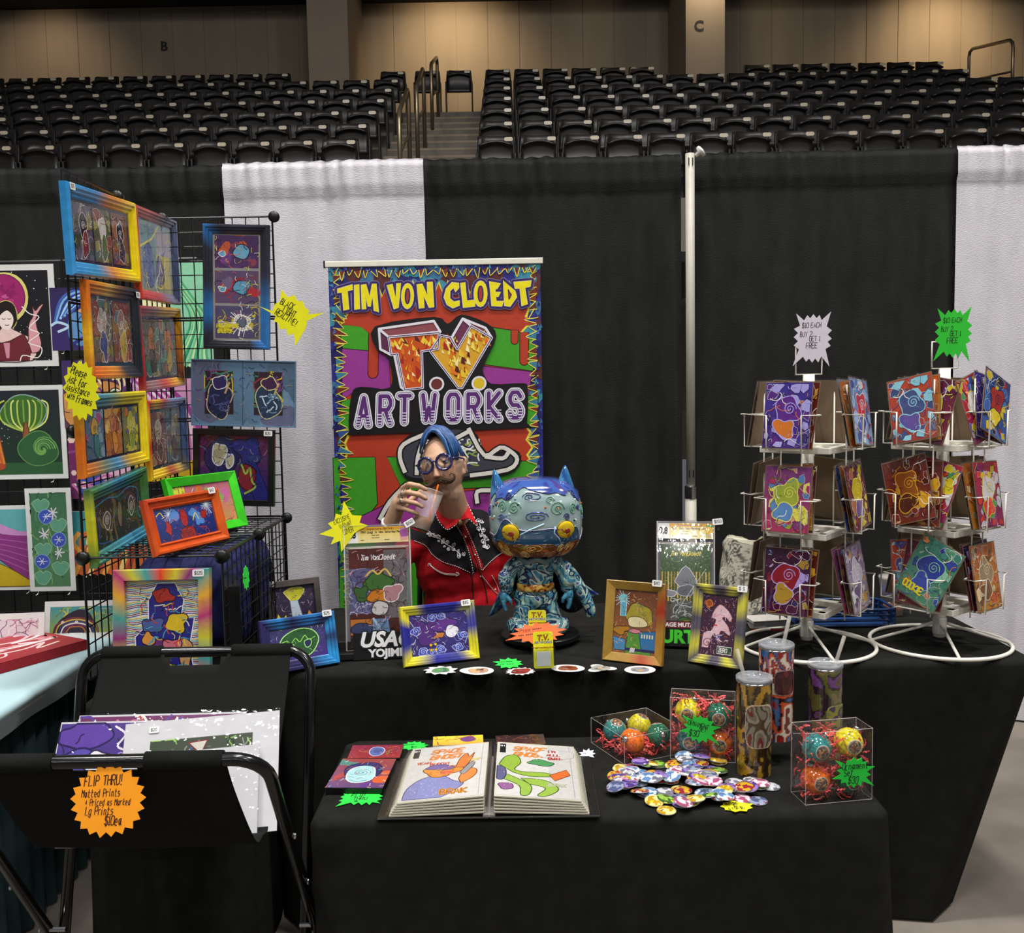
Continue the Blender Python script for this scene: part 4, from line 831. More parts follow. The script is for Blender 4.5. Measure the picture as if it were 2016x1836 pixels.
# hand-lettered signs on the rack
def face_cam(px, py, Y, yaw=0, lean=0, roll=0): return Matrix.Translation(P(px, py, Y)) @ Matrix.Rotation(yaw, 4, 'Z') @ Matrix.Rotation(PI / 2 - lean, 4, 'X') @ Matrix.Rotation(roll, 4, 'Z')
k = 2.41 / F
sign('yellow starburst sign asking for assistance with frames, clipped to the rack edge', face_cam(160, 768, 2.41, -.1), burst(37 * k, 60 * k, 17, .84, seed=3), 'f0ee10', [('Please', -20 * k, 34 * k, 15 * k, -.35), ('Ask for', -27 * k, 17 * k, 15 * k, -.35), ('Assistance', -32 * k, 2 * k, 13 * k, -.3), ('with', -30 * k, -14 * k, 11 * k, -.3), ('Frames', -12 * k, -22 * k, 14 * k, -.3), (':', -30 * k, -36 * k, 8 * k, 0), ('(', -26 * k, -46 * k, 12 * k, 1.4)], thick=.001, wide=.58)
sg = bpy.data.objects['starburst_sign']; cl_ = MB().box(-.006, .006, -.006, .075, 0, .010).build('clip', 'black_plastic', sg); cl_.matrix_local = Matrix.Translation((-.026, -.02, -.012)) @ Matrix.Rotation(PI / 2 + 3.14, 4, 'X')
k = 3.13 / F
poly = [(-50, 18), (-24, 8), (-18, 22), (-8, 26), (-4, 50), (8, 34), (22, 38), (28, 26), (38, 26), (42, 14), (52, 6), (47, 0), (82, 2), (46, -12), (42, -28), (20, -60), (18, -36), (6, -40), (2, -26), (-10, -28), (-14, -14), (-22, -12), (-18, -2), (-26, 4)]
sign('yellow starburst sign reading black light reactive, beside the tall blue frame', face_cam(560, 620, 3.13, -.15), [(x * k, y * k) for x, y in poly][::-1], 'f0ee10', [('BLACK', -8 * k, 22 * k, 12 * k, -.45), ('LIGHT', -4 * k, 6 * k, 12 * k, -.45), ('REACTIVE!', -20 * k, 3 * k, 12 * k, -.55)], wide=.72)
k = 2.45 / F
sign('sliver of a green sign hooked on the wire cube beside the black deep frame', face_cam(484, 1137, 2.47, 1.25), burst(12 * k, 26 * k, 10, .8, seed=8), '38d848', [('~~~', -8 * k, -3 * k, 7 * k)])
# ================================================================ roll-up banner
YBN = 3.92
tl, tr = P(641, 519, YBN), P(1064, 509, YBN); BW = .850; BH = 2.0; bx = (tl.x + tr.x) / 2 + .004
e = empty('rollup_banner', (bx, YBN, 0), 'tall colourful roll-up banner with yellow name lettering behind the seated man', 'banner')
zt2 = (tl.z + tr.z) / 2 - .012
MB().box(-BW / 2, BW / 2, .001, .003, zt2 - BH, zt2, '33348c').build('graphic_sheet', 'print', e)
A = Art(BW, BH, 11, 0.0, y0=0)
XL = lambda cy: 98 + (cy - 188) * .0617
XR = lambda cy: 1862 + (cy - 178) * .012
def bp(cx, cy):
    return ((cx - XL(cy)) / (XR(cy) - XL(cy)), 1 - (cy - 185) / 2080 / BH)
def ip(x, y): return bp((x - 620) * 4.2, (y - 480) * 4.2)
def BP(pts): return [bp(*p) for p in pts]
def IP(pts): return [ip(*p) for p in pts]
u = lambda px: px / 2080 / A.k          # crop pixels -> stroke width
A.bg('2c2f86', '26286c')
A.patch(70, ['3f6f98', '2a2460', '5a2a2c', '2f3f90', '3a8aa0', '24205a'], .05, (0, 0, .09, 1)); A.patch(70, ['3f6f98', '2a2460', '5a2a2c', '2f3f90', '3a8aa0', '24205a'], .05, (.91, 0, 1, 1)); A.patch(40, ['3f6f98', '2a2460', '5a2a2c', '2f3f90', '3a8aa0'], .05, (0, .955, 1, 1))
r = random.Random(4); inner = []
for i in range(40): inner.append((.085 + (i / 40) * .83, .955 + (r.uniform(.0, .014) if i % 2 else -r.uniform(.008, .02))))
for i in range(60): inner.append((.935 + (r.uniform(.0, .02) if i % 2 else -r.uniform(.0, .035)), .955 - i / 60 * .93))
for i in range(40): inner.append((.915 - (i / 40) * .83, .03 + (r.uniform(0, .01) if i % 2 else -r.uniform(0, .01))))
for i in range(60): inner.append((.065 + (r.uniform(.0, .04) if i % 2 else -r.uniform(.0, .015)), .03 + i / 60 * .92))
A.poly(inner, 'b23a22', 'e0d040', .012)
GR, MG, RD = '3f9a24', '94368c', 'b23a22'
def reg(pts, col): A.poly(BP(crom(pts, 2, True)), col, '1c1410', u(7))
def regs(pts, col): A.poly(BP(pts), col, '1c1410', u(7))
regs([(200, 672), (380, 674), (470, 760), (620, 900), (620, 910), (240, 868)], GR)
regs([(232, 868), (620, 910), (640, 1210), (330, 1240), (245, 1300)], MG)
regs([(240, 1300), (340, 1290), (330, 1572), (262, 1600), (220, 1560)], GR)
regs([(1100, 668), (1320, 690), (1640, 745), (1830, 800), (1800, 1085), (1380, 1020), (1300, 800)], GR)
regs([(1360, 1030), (1790, 1090), (1765, 1300), (1440, 1190)], MG)
regs([(1740, 1290), (1845, 1290), (1820, 1560), (1560, 1560)], GR)
def drip(x, y0, y1, w): regs([(x - w, y0), (x + w, y0), (x + w, y1)] + [(x + w * math.cos(a), y1 + w * math.sin(a)) for a in [k * PI / 8 for k in range(1, 8)]] + [(x - w, y1)], RD)
drip(492, 690, 1080, 42); drip(1728, 760, 1000, 36); drip(1650, 740, 830, 30)
A.poly(BP([(300, 640), (1830, 640), (1830, 690), (1600, 735), (1300, 680), (900, 660), (450, 740), (380, 690), (220, 668)]), RD)
# lower part of the print, mostly hidden behind the man
A.poly(IP([(664, 905), (745, 905), (752, 1000), (730, 1030), (690, 1040), (672, 1040)]), GR, '1c1410', u(7)); A.poly(IP([(768, 905), (1060, 920), (1060, 968), (800, 975)]), GR, '1c1410', u(7)); A.poly(IP([(690, 1040), (800, 985), (1062, 968), (1062, 1012), (1060, 1060), (680, 1060)]), MG, '1c1410', u(7))
A.poly(IP([(680, 1060), (1064, 1050), (1066, 1300), (690, 1300)]), GR, '1c1410', u(7))
# flame tongues licking in from the printed border
fr_ = random.Random(31)
def tongue(x, y, dx, dy, L_, W_, col):
    nx, ny = -dy, dx; b_ = fr_.uniform(-.5, .5) * W_
    pts = [(x - nx * W_, y - ny * W_), (x + dx * L_ * .5 - nx * W_ * .55 + nx * b_, y + dy * L_ * .5 - ny * W_ * .55 + ny * b_), (x + dx * L_ + nx * b_ * 2, y + dy * L_ + ny * b_ * 2), (x + dx * L_ * .45 + nx * W_ * .6 + nx * b_, y + dy * L_ * .45 + ny * W_ * .6 + ny * b_), (x + nx * W_, y + ny * W_)]
    A.poly(BP(crom(pts, 2)), col, None); A.ln(BP(crom(pts, 2)), u(7), fr_.choice(['e8dc48', 'd8c838', 'e8d860']))
FC = ['5a2a26', '2a2a74', '3a7a94', '6a2c24', '24245c', '34508c', '7a3020']
for k_ in range(46):
    cy_ = 230 + k_ * 62; tongue(XL(cy_) + 40, cy_, 1, fr_.uniform(-.3, .5), fr_.uniform(50, 120), fr_.uniform(20, 36), fr_.choice(FC)); tongue(XR(cy_) - 40, cy_, -1, fr_.uniform(-.3, .5), fr_.uniform(40, 100), fr_.uniform(20, 36), fr_.choice(FC))
for k_ in range(26): tongue(150 + k_ * 66, 228, fr_.uniform(-.3, .3), 1, fr_.uniform(30, 80), fr_.uniform(18, 32), fr_.choice(FC))
for k_ in range(150):                    # small dark scales right at the rim
    sd_ = k_ % 3; cy_ = fr_.uniform(200, 3000); cx_ = {0: XL(cy_) + fr_.uniform(4, 50), 1: XR(cy_) - fr_.uniform(4, 50), 2: fr_.uniform(120, 1840)}[sd_]
    if sd_ == 2: cy_ = fr_.uniform(195, 245)
    q_ = fr_.uniform(10, 26); A.poly(BP([(cx_ - q_ * .6, cy_ + q_), (cx_, cy_ - q_), (cx_ + q_ * .6, cy_ + q_ * .6)]), fr_.choice(['3a8aa0', '2a2a74', '24245c', '4a6ab0', '1c1c4c', '3a6a90']))
# bold outlined name
NAME = [[(183, 375), (308, 340), (312, 385), (268, 395), (285, 545), (240, 555), (222, 405), (185, 410)], [(322, 345), (362, 340), (374, 545), (330, 550)],
 [(378, 345), (420, 340), (452, 440), (470, 338), (505, 338), (530, 575), (490, 560), (478, 450), (462, 525), (440, 525), (418, 450), (425, 545), (392, 548)],
 [(592, 352), (638, 343), (668, 455), (672, 338), (708, 336), (692, 540), (655, 552)],
 [(765 + 52 * math.cos(a), 445 + 106 * math.sin(a)) for a in [k * PI / 8 for k in range(16)]],
 [(840, 350), (885, 345), (928, 440), (925, 332), (970, 330), (985, 540), (945, 545), (900, 450), (905, 545), (862, 550)],
 [(1188, 345), (1130, 338), (1082, 390), (1065, 460), (1090, 522), (1140, 552), (1195, 530), (1195, 488), (1150, 498), (1116, 470), (1116, 410), (1145, 385), (1160, 420), (1190, 385)],
 [(1200, 345), (1240, 340), (1256, 490), (1322, 485), (1325, 540), (1225, 550)],
 [(1368 + 56 * math.cos(a), 437 + 108 * math.sin(a)) for a in [k * PI / 8 for k in range(16)]],
 [(1440, 335), (1535, 355), (1505, 400), (1490, 400), (1492, 425), (1535, 425), (1515, 465), (1495, 465), (1500, 500), (1560, 500), (1545, 545), (1460, 540)],
 [(1555, 330), (1655, 420), (1668, 470), (1612, 548), (1565, 540)], [(1640, 345), (1790, 335), (1780, 385), (1735, 395), (1757, 530), (1708, 545), (1692, 400), (1652, 400)]]
A.up()
for g in NAME: A.seg(BP(g + [g[0]]), u(50), '8c86b0')
A.up()
for g in NAME: A.seg(BP(g + [g[0]]), u(42), '34245e')
for i, g in enumerate(NAME): A.poly(BP(g), 'e8d810', 'd8d0a0', u(5))
for cx, cy, rx, ry in ((765, 445, 18, 62), (1368, 437, 20, 64)): A.poly(BP([(cx + rx * math.cos(a), cy + ry * math.sin(a)) for a in [k * PI / 7 for k in range(14)]]), 'a0382c', '34245e', u(12))
A.poly(BP([(1598, 405), (1622, 448), (1604, 488)]), 'a0382c', '34245e', u(12))
# big initials in flames
A.poly(BP(crom([(500, 690), (990, 620), (1100, 680), (1210, 605), (1420, 680), (1500, 790), (1410, 1000), (1390, 1080), (1460, 1185), (1715, 1185), (1757, 1240), (1750, 1520), (1700, 1560), (400, 1592), (312, 1560), (322, 1255), (400, 1190), (640, 1200), (618, 960), (520, 880)], 3, True)), '141214')
Tf = [(615, 780), (1030, 752), (1022, 885), (890, 905), (902, 1208), (755, 1222), (690, 922), (640, 930)]
Vf = [(1045, 775), (1122, 792), (1180, 892), (1292, 700), (1462, 802), (1222, 1215), (1192, 1215), (960, 905)]
for g, c in (([(535, 712), (985, 655), (1040, 745), (615, 780)], '8c4a50'), ([(535, 712), (615, 780), (640, 930), (550, 880)], '5a2c48'), ([(690, 922), (755, 1222), (725, 1200), (665, 925)], '6a3040'), ([(1222, 640), (1292, 700), (1180, 892), (1130, 800)], '6a3050'), ([(1222, 640), (1410, 720), (1462, 802), (1292, 700)], '8c4a50'), (Tf, 'c8501c'), (Vf, 'd8a028')): A.poly(BP(g), c)
rr = random.Random(9)
for g, bxs in ((Tf, [(630, 790, 1010, 880), (720, 890, 880, 1190)]), (Vf, [(1060, 800, 1170, 920), (1120, 920, 1280, 1120), (1260, 760, 1420, 900)])):
    for (x0, y0, x1, y1) in bxs:
        for k in range(26):
            x, y = rr.uniform(x0, x1), rr.uniform(y0, y1); s = rr.uniform(16, 44); sl = rr.uniform(-.6, .6)
            A.poly(BP([(x - s * .4, y + s * .5), (x + sl * s, y - s), (x + s * .3, y - s * .2), (x + s * .5 - sl * s, y + s)]), rr.choice(['e8d040', 'd8641c', 'f0e8a8', 'a8281c', 'e8c030', 'f0e060', '5a2018', 'e07820']))
A.up()
for g in (Tf, Vf, [(535, 712), (985, 655), (1040, 745), (615, 780)], [(535, 712), (615, 780), (640, 930), (550, 880)], [(1222, 640), (1292, 700), (1180, 892), (1130, 800)], [(1222, 640), (1410, 720), (1462, 802), (1292, 700)], [(690, 922), (755, 1222), (725, 1200), (665, 925)]): A.seg(BP(g + [g[0]]), u(20), 'e0dce4')
A.up()
for g in (Tf, Vf): A.seg(BP(g + [g[0]]), u(7), '3a2860')
for cx, c in ((1015, '6a3028'), (1360, 'd8b828')): A.poly(BP([(cx + 54 * math.cos(a), 1180 + 54 * math.sin(a)) for a in [k * PI / 8 for k in range(16)]]), c, 'e0dce4', u(16))
LET = [('A', 425, 1255, 1545), ('R', 600, 1245, 1535), ('T', 757, 1245, 1525), ('W', 948, 1240, 1515), ('O', 1152, 1240, 1515), ('R', 1315, 1240, 1515), ('K', 1482, 1235, 1515), ('S', 1655, 1232, 1508)]
for wd, col in ((80, 'e4e0e8'), (58, '2a2050'), (48, 'dcd8e4'), (32, '5a2c70')):
    A.up()
    for ch, cx, y0, y1 in LET:
        for pl in glyph(ch):
            A.seg(BP([(cx - 42 + q[0] / 4 * 84 * (1.15 if ch == 'W' else 1), y1 - 34 - q[1] / 6 * (y1 - y0 - 62)) for q in pl]), u(wd), col)
for ch, cx, y0, y1 in LET:                       # stripes across the letter feet
    for k in range(4):
        for off in (-42, 42) if ch not in 'T' else (0,): A.ln(BP([(cx + off - 15, y1 - 36 - k * 24), (cx + off + 15, y1 - 36 - k * 24)]), u(9), 'd8d0e8')
# outlined cartoon hat shape behind the man's head
A.poly(IP(crom([(800, 876), (845, 855), (925, 852), (958, 902), (1012, 898), (1022, 918), (1000, 940), (925, 950), (825, 952), (798, 930)], 3, True)), '3c3c46', '0f0f10', u(30)); A.squig(110, ['c8c8c0', '2a2a6c', '8aa04c', '141418', 'e0e0d8'], .07, .007, (.40, .595, .70, .648))
for wd, col in ((58, '0f0f10'), (34, 'd8d4cc')):
    for pts in ([(842, 860), (800, 880), (793, 905), (803, 935)], [(842, 860), (828, 905), (826, 940)], [(896, 872), (922, 858)], [(925, 852), (955, 905), (985, 890), (1005, 898), (1018, 915), (1000, 935), (930, 945)], [(958, 908), (990, 912), (1000, 902)], [(806, 962), (776, 995), (758, 1030)], [(942, 1000), (942, 978), (968, 976)]):
        A.ln(IP(crom(pts, 3)), u(wd), col)
G = A.build('artwork', 'print', e); G.matrix_local = Matrix.Translation((0, 0, zt2 - BH)) @ Matrix.Rotation(PI / 2, 4, 'X')
mat('cream_metal', 'dcdac8', rough=.4, noise_amt=.04)
MB().box(-BW / 2 - .012, BW / 2 + .012, -.008, .012, zt2 - .006, zt2 + .018).build('top_rail', 'cream_metal', e, bevel=.003)
for sx in (-1, 1): MB().box(sx * (BW / 2 + .014) - .003, sx * (BW / 2 + .014) + .003, -.009, .013, zt2 - .008, zt2 + .02).build('end_cap', 'black_plastic', e)
MB().tube([(0, .02, .05), (0, .02, zt2)], .009, 10).build('support_pole', 'chrome', e, smooth=True)
MB().box(-BW / 2 - .02, BW / 2 + .02, -.05, .05, .01, zt2 - BH + .01).build('cassette_base', 'cream_metal', e, bevel=.01)
# ================================================================ seated man
def remesh(b, name, voxel, m, parent, colf=None, smooth_it=0):
    me = bpy.data.meshes.new('tmp'); me.from_pydata(b.v, [], b.f)
    o = bpy.data.objects.new('tmp', me); COL.objects.link(o)
    rm = o.modifiers.new('r', 'REMESH'); rm.mode = 'VOXEL'; rm.voxel_size = voxel
    if smooth_it: sm = o.modifiers.new('s', 'SMOOTH'); sm.factor = .5; sm.iterations = smooth_it
    m2 = ev_mesh(o)
    bpy.data.objects.remove(o); bpy.data.meshes.remove(me)
    R = MB(); R.v = [tuple(v.co) for v in m2.vertices]; R.f = [tuple(p.vertices) for p in m2.polygons]
    if colf: vc = [C(colf(Vector(v))) for v in R.v]; R.c = [[vc[i] for i in f] for f in R.f]
    else: R.c = [(1, 1, 1, 1)] * len(R.f)
    R.mi = [0] * len(R.f); bpy.data.meshes.remove(m2)
    ob = R.build(name, m, parent, smooth=True)
    return ob, R
def pix(q):
    d = Vector(q) - O0; return (CX + F * d.dot(_R) / d.dot(_F0), CY - F * d.dot(_U) / d.dot(_F0))
def bvh(R): return BVHTree.FromPolygons([Vector(v) for v in R.v], R.f)
def capsule(b, pts, rs, n=26):
    """chain of tapered rounded limbs"""
    for i in range(len(pts)): b.ell(pts[i], (rs[i],) * 3, n, 8)
    for i in range(len(pts) - 1):
        a, c = Vector(pts[i]), Vector(pts[i + 1]); b.tube([a, a.lerp(c, .5), c], [rs[i], (rs[i] + rs[i + 1]) / 2, rs[i + 1]], n)
HC = P(873, 921, 3.50)
man = empty('person', (P(930, 1290, 3.7).x, 3.70, 0), 'man in a red and black western shirt drinking from a clear cup behind the table', 'person')
Minv = man.matrix_world.inverted()
Hrot = Matrix.Rotation(math.radians(14), 4, 'Z') @ Matrix.Rotation(math.radians(-11), 4, 'Y') @ Matrix.Rotation(math.radians(9), 4, 'X')
# head space: x to the viewer's right, y into the picture (face looks along -y), z up
Hrot = Matrix.Rotation(math.radians(-12), 4, 'Z') @ Matrix.Rotation(math.radians(-11), 4, 'Y') @ Matrix.Rotation(math.radians(-8), 4, 'X')
HM = Matrix.Translation(HC) @ Hrot
def g2(x, s): return math.exp(-(x / s) ** 2)
def headpt(dx, dy, dz, inf=0):
    """direction -> point on the head, face towards -y"""
    x, y, z = dx * .074, dy * .094, dz * .122
    t = max(0, min(1, (-z - .005) / .11)); x *= 1 - .34 * t * t - .06 * t; 
    if y > 0: y *= 1 - .25 * t; z = z if z > -.06 else -.06 + (z + .06) * .5
    if z > .06: x *= 1 - .04 * (z - .06) / .06
    if y < 0:
        y *= .93
        fr = -y / .09
        if fr > .2:
            n = 0
            if -.04 < z < .03: k = (z - .03) / -.066; n = .026 * max(0, min(1, k)) ** 1.1 * g2(x, .0095 + .006 * max(0, k))
            if z <= -.034: n = max(n, .026 * g2(z + .034, .007) * g2(x, .014))
            n += .004 * (g2(abs(x) - .011, .006) * g2(z + .034, .007))
            n -= .011 * g2(abs(x) - .031, .015) * g2(z - .016, .011)
            n += .005 * g2(abs(x) - .026, .02) * g2(z - .036, .008)
            n += .004 * g2(x, .022) * (g2(z + .062, .005) + g2(z + .073, .005)) - .003 * g2(x, .022) * g2(z + .0675, .002)
            n += .007 * g2(x, .016) * g2(z + .102, .014)
            n += .004 * g2(abs(x) - .045, .016) * g2(z + .012, .02)
            y -= n * min(1, (fr - .2) * 3)
    v = Vector((x, y, z)); return v + v.normalized() * inf
body = MB(); NU, NV = 84, 84; vs = []
for j in range(NV + 1):
    t = PI * j / NV
    for i in range(NU): a = 2 * PI * i / NU; vs.append(HM @ headpt(math.sin(t) * math.cos(a), math.sin(t) * math.sin(a), -math.cos(t)))
fs = [(j * NU + i, j * NU + (i + 1) % NU, (j + 1) * NU + (i + 1) % NU, (j + 1) * NU + i) for j in range(NV) for i in range(NU)]
body.add(vs, fs)
for sx in (-1, 1):
    R3 = Hrot.to_3x3() @ Matrix.Rotation(sx * .35, 3, 'Z')
    body.ell(HM @ Vector((sx * .079, .008, -.004)), (.007, .017, .031), 16, 12, R=R3); body.ell(HM @ Vector((sx * .080, .012, .012)), (.011, .019, .018), 14, 10, R=R3); body.ell(HM @ Vector((sx * .074, .0, -.03)), (.008, .010, .012), 12, 8, R=R3)
neck0 = HM @ Vector((0, .012, -.085)); neck1 = P(898, 1022, 3.585); chest = P(905, 1105, 3.66); belly = P(918, 1190, 3.68); pel = Vector((man.location.x, 3.72, .56))
shR, shL = P(795, 1078, 3.63), P(1010, 1066, 3.66)
elR, wrR = P(742, 1140, 3.44), P(771, 1026, 3.32)
elL, wrL = P(1030, 1215, 3.66), P(985, 1235, 3.44)
capsule(body, [neck0, neck1], [.055, .058])
body.ell(chest, (.165, .105, .19)); body.ell(belly, (.155, .115, .18)); body.ell(pel, (.17, .13, .12))
capsule(body, [shR, chest + Vector((-.06, 0, .11)), chest + Vector((.06, 0, .12)), shL], [.055, .075, .075, .055])
capsule(body, [shR, elR, wrR], [.052, .042, .029]); capsule(body, [shL, elL, wrL], [.052, .042, .029])
for sx in (-1, 1):
    hip = pel + Vector((sx * .09, -.02, -.02)); kn = Vector((pel.x + sx * .20, 3.46, .52)); an = Vector((pel.x + sx * .19, 3.56, .10))
    capsule(body, [hip, kn, an], [.085, .062, .04]); capsule(body, [an, an + Vector((0, -.13, -.055))], [.04, .035])
# right hand closed round the cup, left hand in the lap
pc = P(786, 990, 3.295)
body.ell(pc, (.020, .024, .044), 16, 10, R=Matrix.Rotation(.5, 3, 'Y')); capsule(body, [wrR, pc], [.028, .026])
FING = [[(793, 961, 3.285), (806, 953, 3.243), (824, 956, 3.226), (838, 963, 3.236)], [(789, 974, 3.275), (804, 969, 3.232), (824, 973, 3.217), (838, 981, 3.226)],
        [(787, 987, 3.272), (801, 986, 3.230), (818, 990, 3.216), (831, 997, 3.224)], [(786, 1000, 3.275), (798, 1002, 3.238), (812, 1007, 3.224), (823, 1012, 3.232)]]
FR = [[.0105, .0100, .0092, .0082], [.0108, .0102, .0094, .0083], [.0104, .0098, .0090, .0080], [.0094, .0088, .0080, .0072]]
for f, rs in zip(FING, FR): capsule(body, [pc.lerp(P(*f[0]), .45)] + [P(*q) for q in f], [rs[0]] + rs, 12)
capsule(body, [P(782, 1004, 3.30), P(800, 992, 3.335), P(818, 976, 3.345), P(830, 966, 3.34)], [.014, .0115, .0105, .009], 12)
for k in range(4): q = wrL + Vector((-.05, -.02, -.01)); capsule(body, [wrL + Vector((-.02, .012 * (k - 1.5), -.005)), q + Vector((-.03, .018 * (k - 1.5), -.01)), q + Vector((-.055, .018 * (k - 1.5), -.03))], [.012, .009, .008], 10)
SK = C('c69c7e'); SK2 = C('b07460')
def skincol(v):
    l = HM.inverted() @ v
    if abs(l.x) < .1 and -.13 < l.z < .14 and abs(l.y) < .13:
        k = .45 * g2(abs(l.x) - .045, .025) * g2(l.z + .02, .03) + .7 * g2(l.x, .02) * g2(l.z + .068, .008) * (l.y < 0) + .5 * g2(l.x, .015) * g2(l.z + .03, .014)
        c = [a + (b - a) * min(1, k) for a, b in zip(SK, SK2)]
        st = max(0, min(1, (-.045 - l.z) / .03)) * .25 if l.y < .0 and l.z < -.045 else 0       # stubble on the jaw
        if abs(l.x) > .052 and l.y > -.05 and l.z > -.03: st = .35
        c = [a * (1 - st) + .13 * st for a in c]; return tuple(c[:3]) + (1,)
    if v.z < .95 and v.y > 3.1 and v.z < .62: return C('1c1c22')
    return SK
mat('skin', attr=True, rough=.5, noise_amt=.07, nscale=90, bump=.08, bscale=350)
bo, BR = remesh(body, 'body', .0044, 'skin', man, skincol, 2); bo.matrix_local = Minv
bB = bvh(BR)
def hit(px, py, tree, off=.002, far=8):
    d = ray(px, py).normalized(); h = tree.ray_cast(O0, d, far)
    if h[0] is None: return None
    return h[0] - d * off
# ---- eyes
for sx in (-1, 1):
    c = HM @ Vector((sx * .031, -.0685, .014)); eb = MB().ell(c, (.0125,) * 3, 18, 12, 'd8d0c8'); o = eb.build('eyeball', 'resin', man, smooth=True); o.matrix_local = Minv
    d = (Hrot.to_3x3() @ Vector((-.12, -1, -.05))).normalized(); q = MB().lathe([(.0001, .0008), (.0024, .0006)], 14, '100c0a'); q.lathe([(.0024, .0006), (.0056, 0)], 14, '4a3524')
    o = q.build('iris', 'resin', man); o.matrix_local = Minv @ (Matrix.Translation(c + d * .0118) @ d.to_track_quat('Z', 'Y').to_matrix().to_4x4())
    lid = MB().grid(10, 5, lambda u, v: c + Hrot.to_3x3() @ Vector((.0136 * math.cos(PI * u) * math.cos((v - .1) * 1.1), -.0136 * math.sin(PI * u) * math.cos(.25 + v * .9) if 1 else 0, .0136 * math.sin(.25 + v * 1.1))), SK).build('eyelid', 'skin', man, smooth=True); lid.matrix_local = Minv
    pts = [HM @ headpt(*(Vector((sx * (.016 + .03 * k / 6) / .074, -1, (.034 + .006 * math.sin(PI * k / 6 * .9)) / .122)).normalized()), .003) for k in range(7)]
    pts = [(bB.find_nearest(p)[0] + (Hrot.to_3x3() @ Vector((0, -.001, 0)))) for p in pts]
    MBb = MB().tube(pts, [.0016, .003, .0034, .0034, .003, .0024, .0012], 6, col='4a3a2c').build('eyebrow', 'fabric_col', man, smooth=True); MBb.matrix_local = Minv
# ---- round navy glasses
gl = bpy.data.objects.new('glasses', None)
gb = MB(); R3 = Hrot.to_3x3(); gc = {}
for sx in (-1, 1):
    c = HM @ Vector((sx * .0345, -.101, .010)); gc[sx] = c; ring = [c + R3 @ Vector((.0275 * math.cos(a), .006 * abs(math.cos(a)) * (1 if math.cos(a) * sx > 0 else .3), .0275 * math.sin(a))) for a in [2 * PI * k / 28 for k in range(28)]]
    gb.tube(ring, .0050, 8, True, '1e1e52')
gb.tube([HM @ Vector((-.010, -.104, .016)), HM @ Vector((0, -.108, .019)), HM @ Vector((.010, -.104, .016))], .0035, 8, col='1e1e52')
for sx in (-1, 1): gb.tube([HM @ Vector((sx * .062, -.094, .018)), HM @ Vector((sx * .079, -.07, .02)), HM @ Vector((sx * .084, -.01, .018)), HM @ Vector((sx * .083, .015, .004))], .003, 8, col='1e1e52')
gob = gb.build('glasses', 'resin', man, smooth=True); gob.matrix_local = Minv
for sx in (-1, 1):
    lens = MB().lathe([(.0001, .003), (.014, .0022), (.0265, 0)], 24).build('lens', 'glass', gob, smooth=True); lens.matrix_local = Matrix.Translation(gc[sx]) @ Hrot @ Matrix.Rotation(PI / 2, 4, 'X')
    for k in range(5):
        a = math.radians([20, 60, 120, 160, 250][k] + 7 * sx); MB().ell(gc[sx] + R3 @ Vector((.0275 * math.cos(a), -.0040, .0275 * math.sin(a))), (.0009,) * 3, 6, 4, 'e8e8f0').build('rivet', 'resin', gob)
# ---- handlebar moustache
def face_pts(px, tree=None, off=.004): return [hit(x, y, tree or bB, off) or P(x, y, 3.41) for x, y in px]
for side, px in (('l', [(868, 944), (858, 948), (848, 955), (840, 957), (835, 951), (838, 944), (844, 944)]), ('r', [(866, 943), (877, 946), (887, 946), (894, 941), (895, 934), (889, 931), (885, 935)])):
    pp = face_pts([crom(px, 3)[i] for i in range(0, len(crom(px, 3)))], None, .005); yb = pp[0].y - .004
    pp = [Vector((p.x, min(p.y, yb + .012 * i / len(pp)), p.z)) for i, p in enumerate(pp)]; n = len(pp)
    for k in range(3):
        o = MB().tube([p + Vector((0, -.001 * k, .0035 * (k - 1) * max(0, 1 - i / n * 1.6))) for i, p in enumerate(pp)], [max(.0011, .0088 * (1 - abs(i / n - .16) * 1.25) - .0002 * k) if i / n < .72 else .0012 for i in range(n)], 10, col=['4a3424', '5c4230', '3c2a1c'][k]).build('moustache', 'fabric_col', man, smooth=True); o.matrix_local = Minv
# ---- swept blue hair over shaved sides
hb = MB(); rh = random.Random(5)
for k in range(150):
    u0 = k / 149; y0 = -.066 + .14 * u0; L = []
    x0 = rh.uniform(-.046, -.026); lift = .022 * (1 - u0) + .013 + rh.uniform(-.004, .006)
    for s in range(9):
        q = s / 8; x = x0 + q * (.092 + .012 * u0); d = Vector((x / .074, (y0 + .018 * math.sin(PI * q) * (1 - u0) - .012 * q) / .094, 0))
        r2 = min(.985, d.x * d.x + d.y * d.y); z = math.sqrt(max(.01, 1 - r2)) ; v = headpt(d.x, d.y, z); v += v.normalized() * (lift * math.sin(PI * min(1, q * .9 + .12)) ** .7 + .001)
        L.append(HM @ (v + Vector((rh.uniform(-.001, .001), 0, rh.uniform(-.001, .001)))))
    hb.tube(L, [.0024, .0042, .005, .0052, .005, .0046, .004, .003, .0012], 6, col=rh.choice(['2b4f86', '355f98', '22406e', '3f6ea8', '1f355c']))
o = hb.build('hair', 'lacquer', man, smooth=True); o.matrix_local = Minv
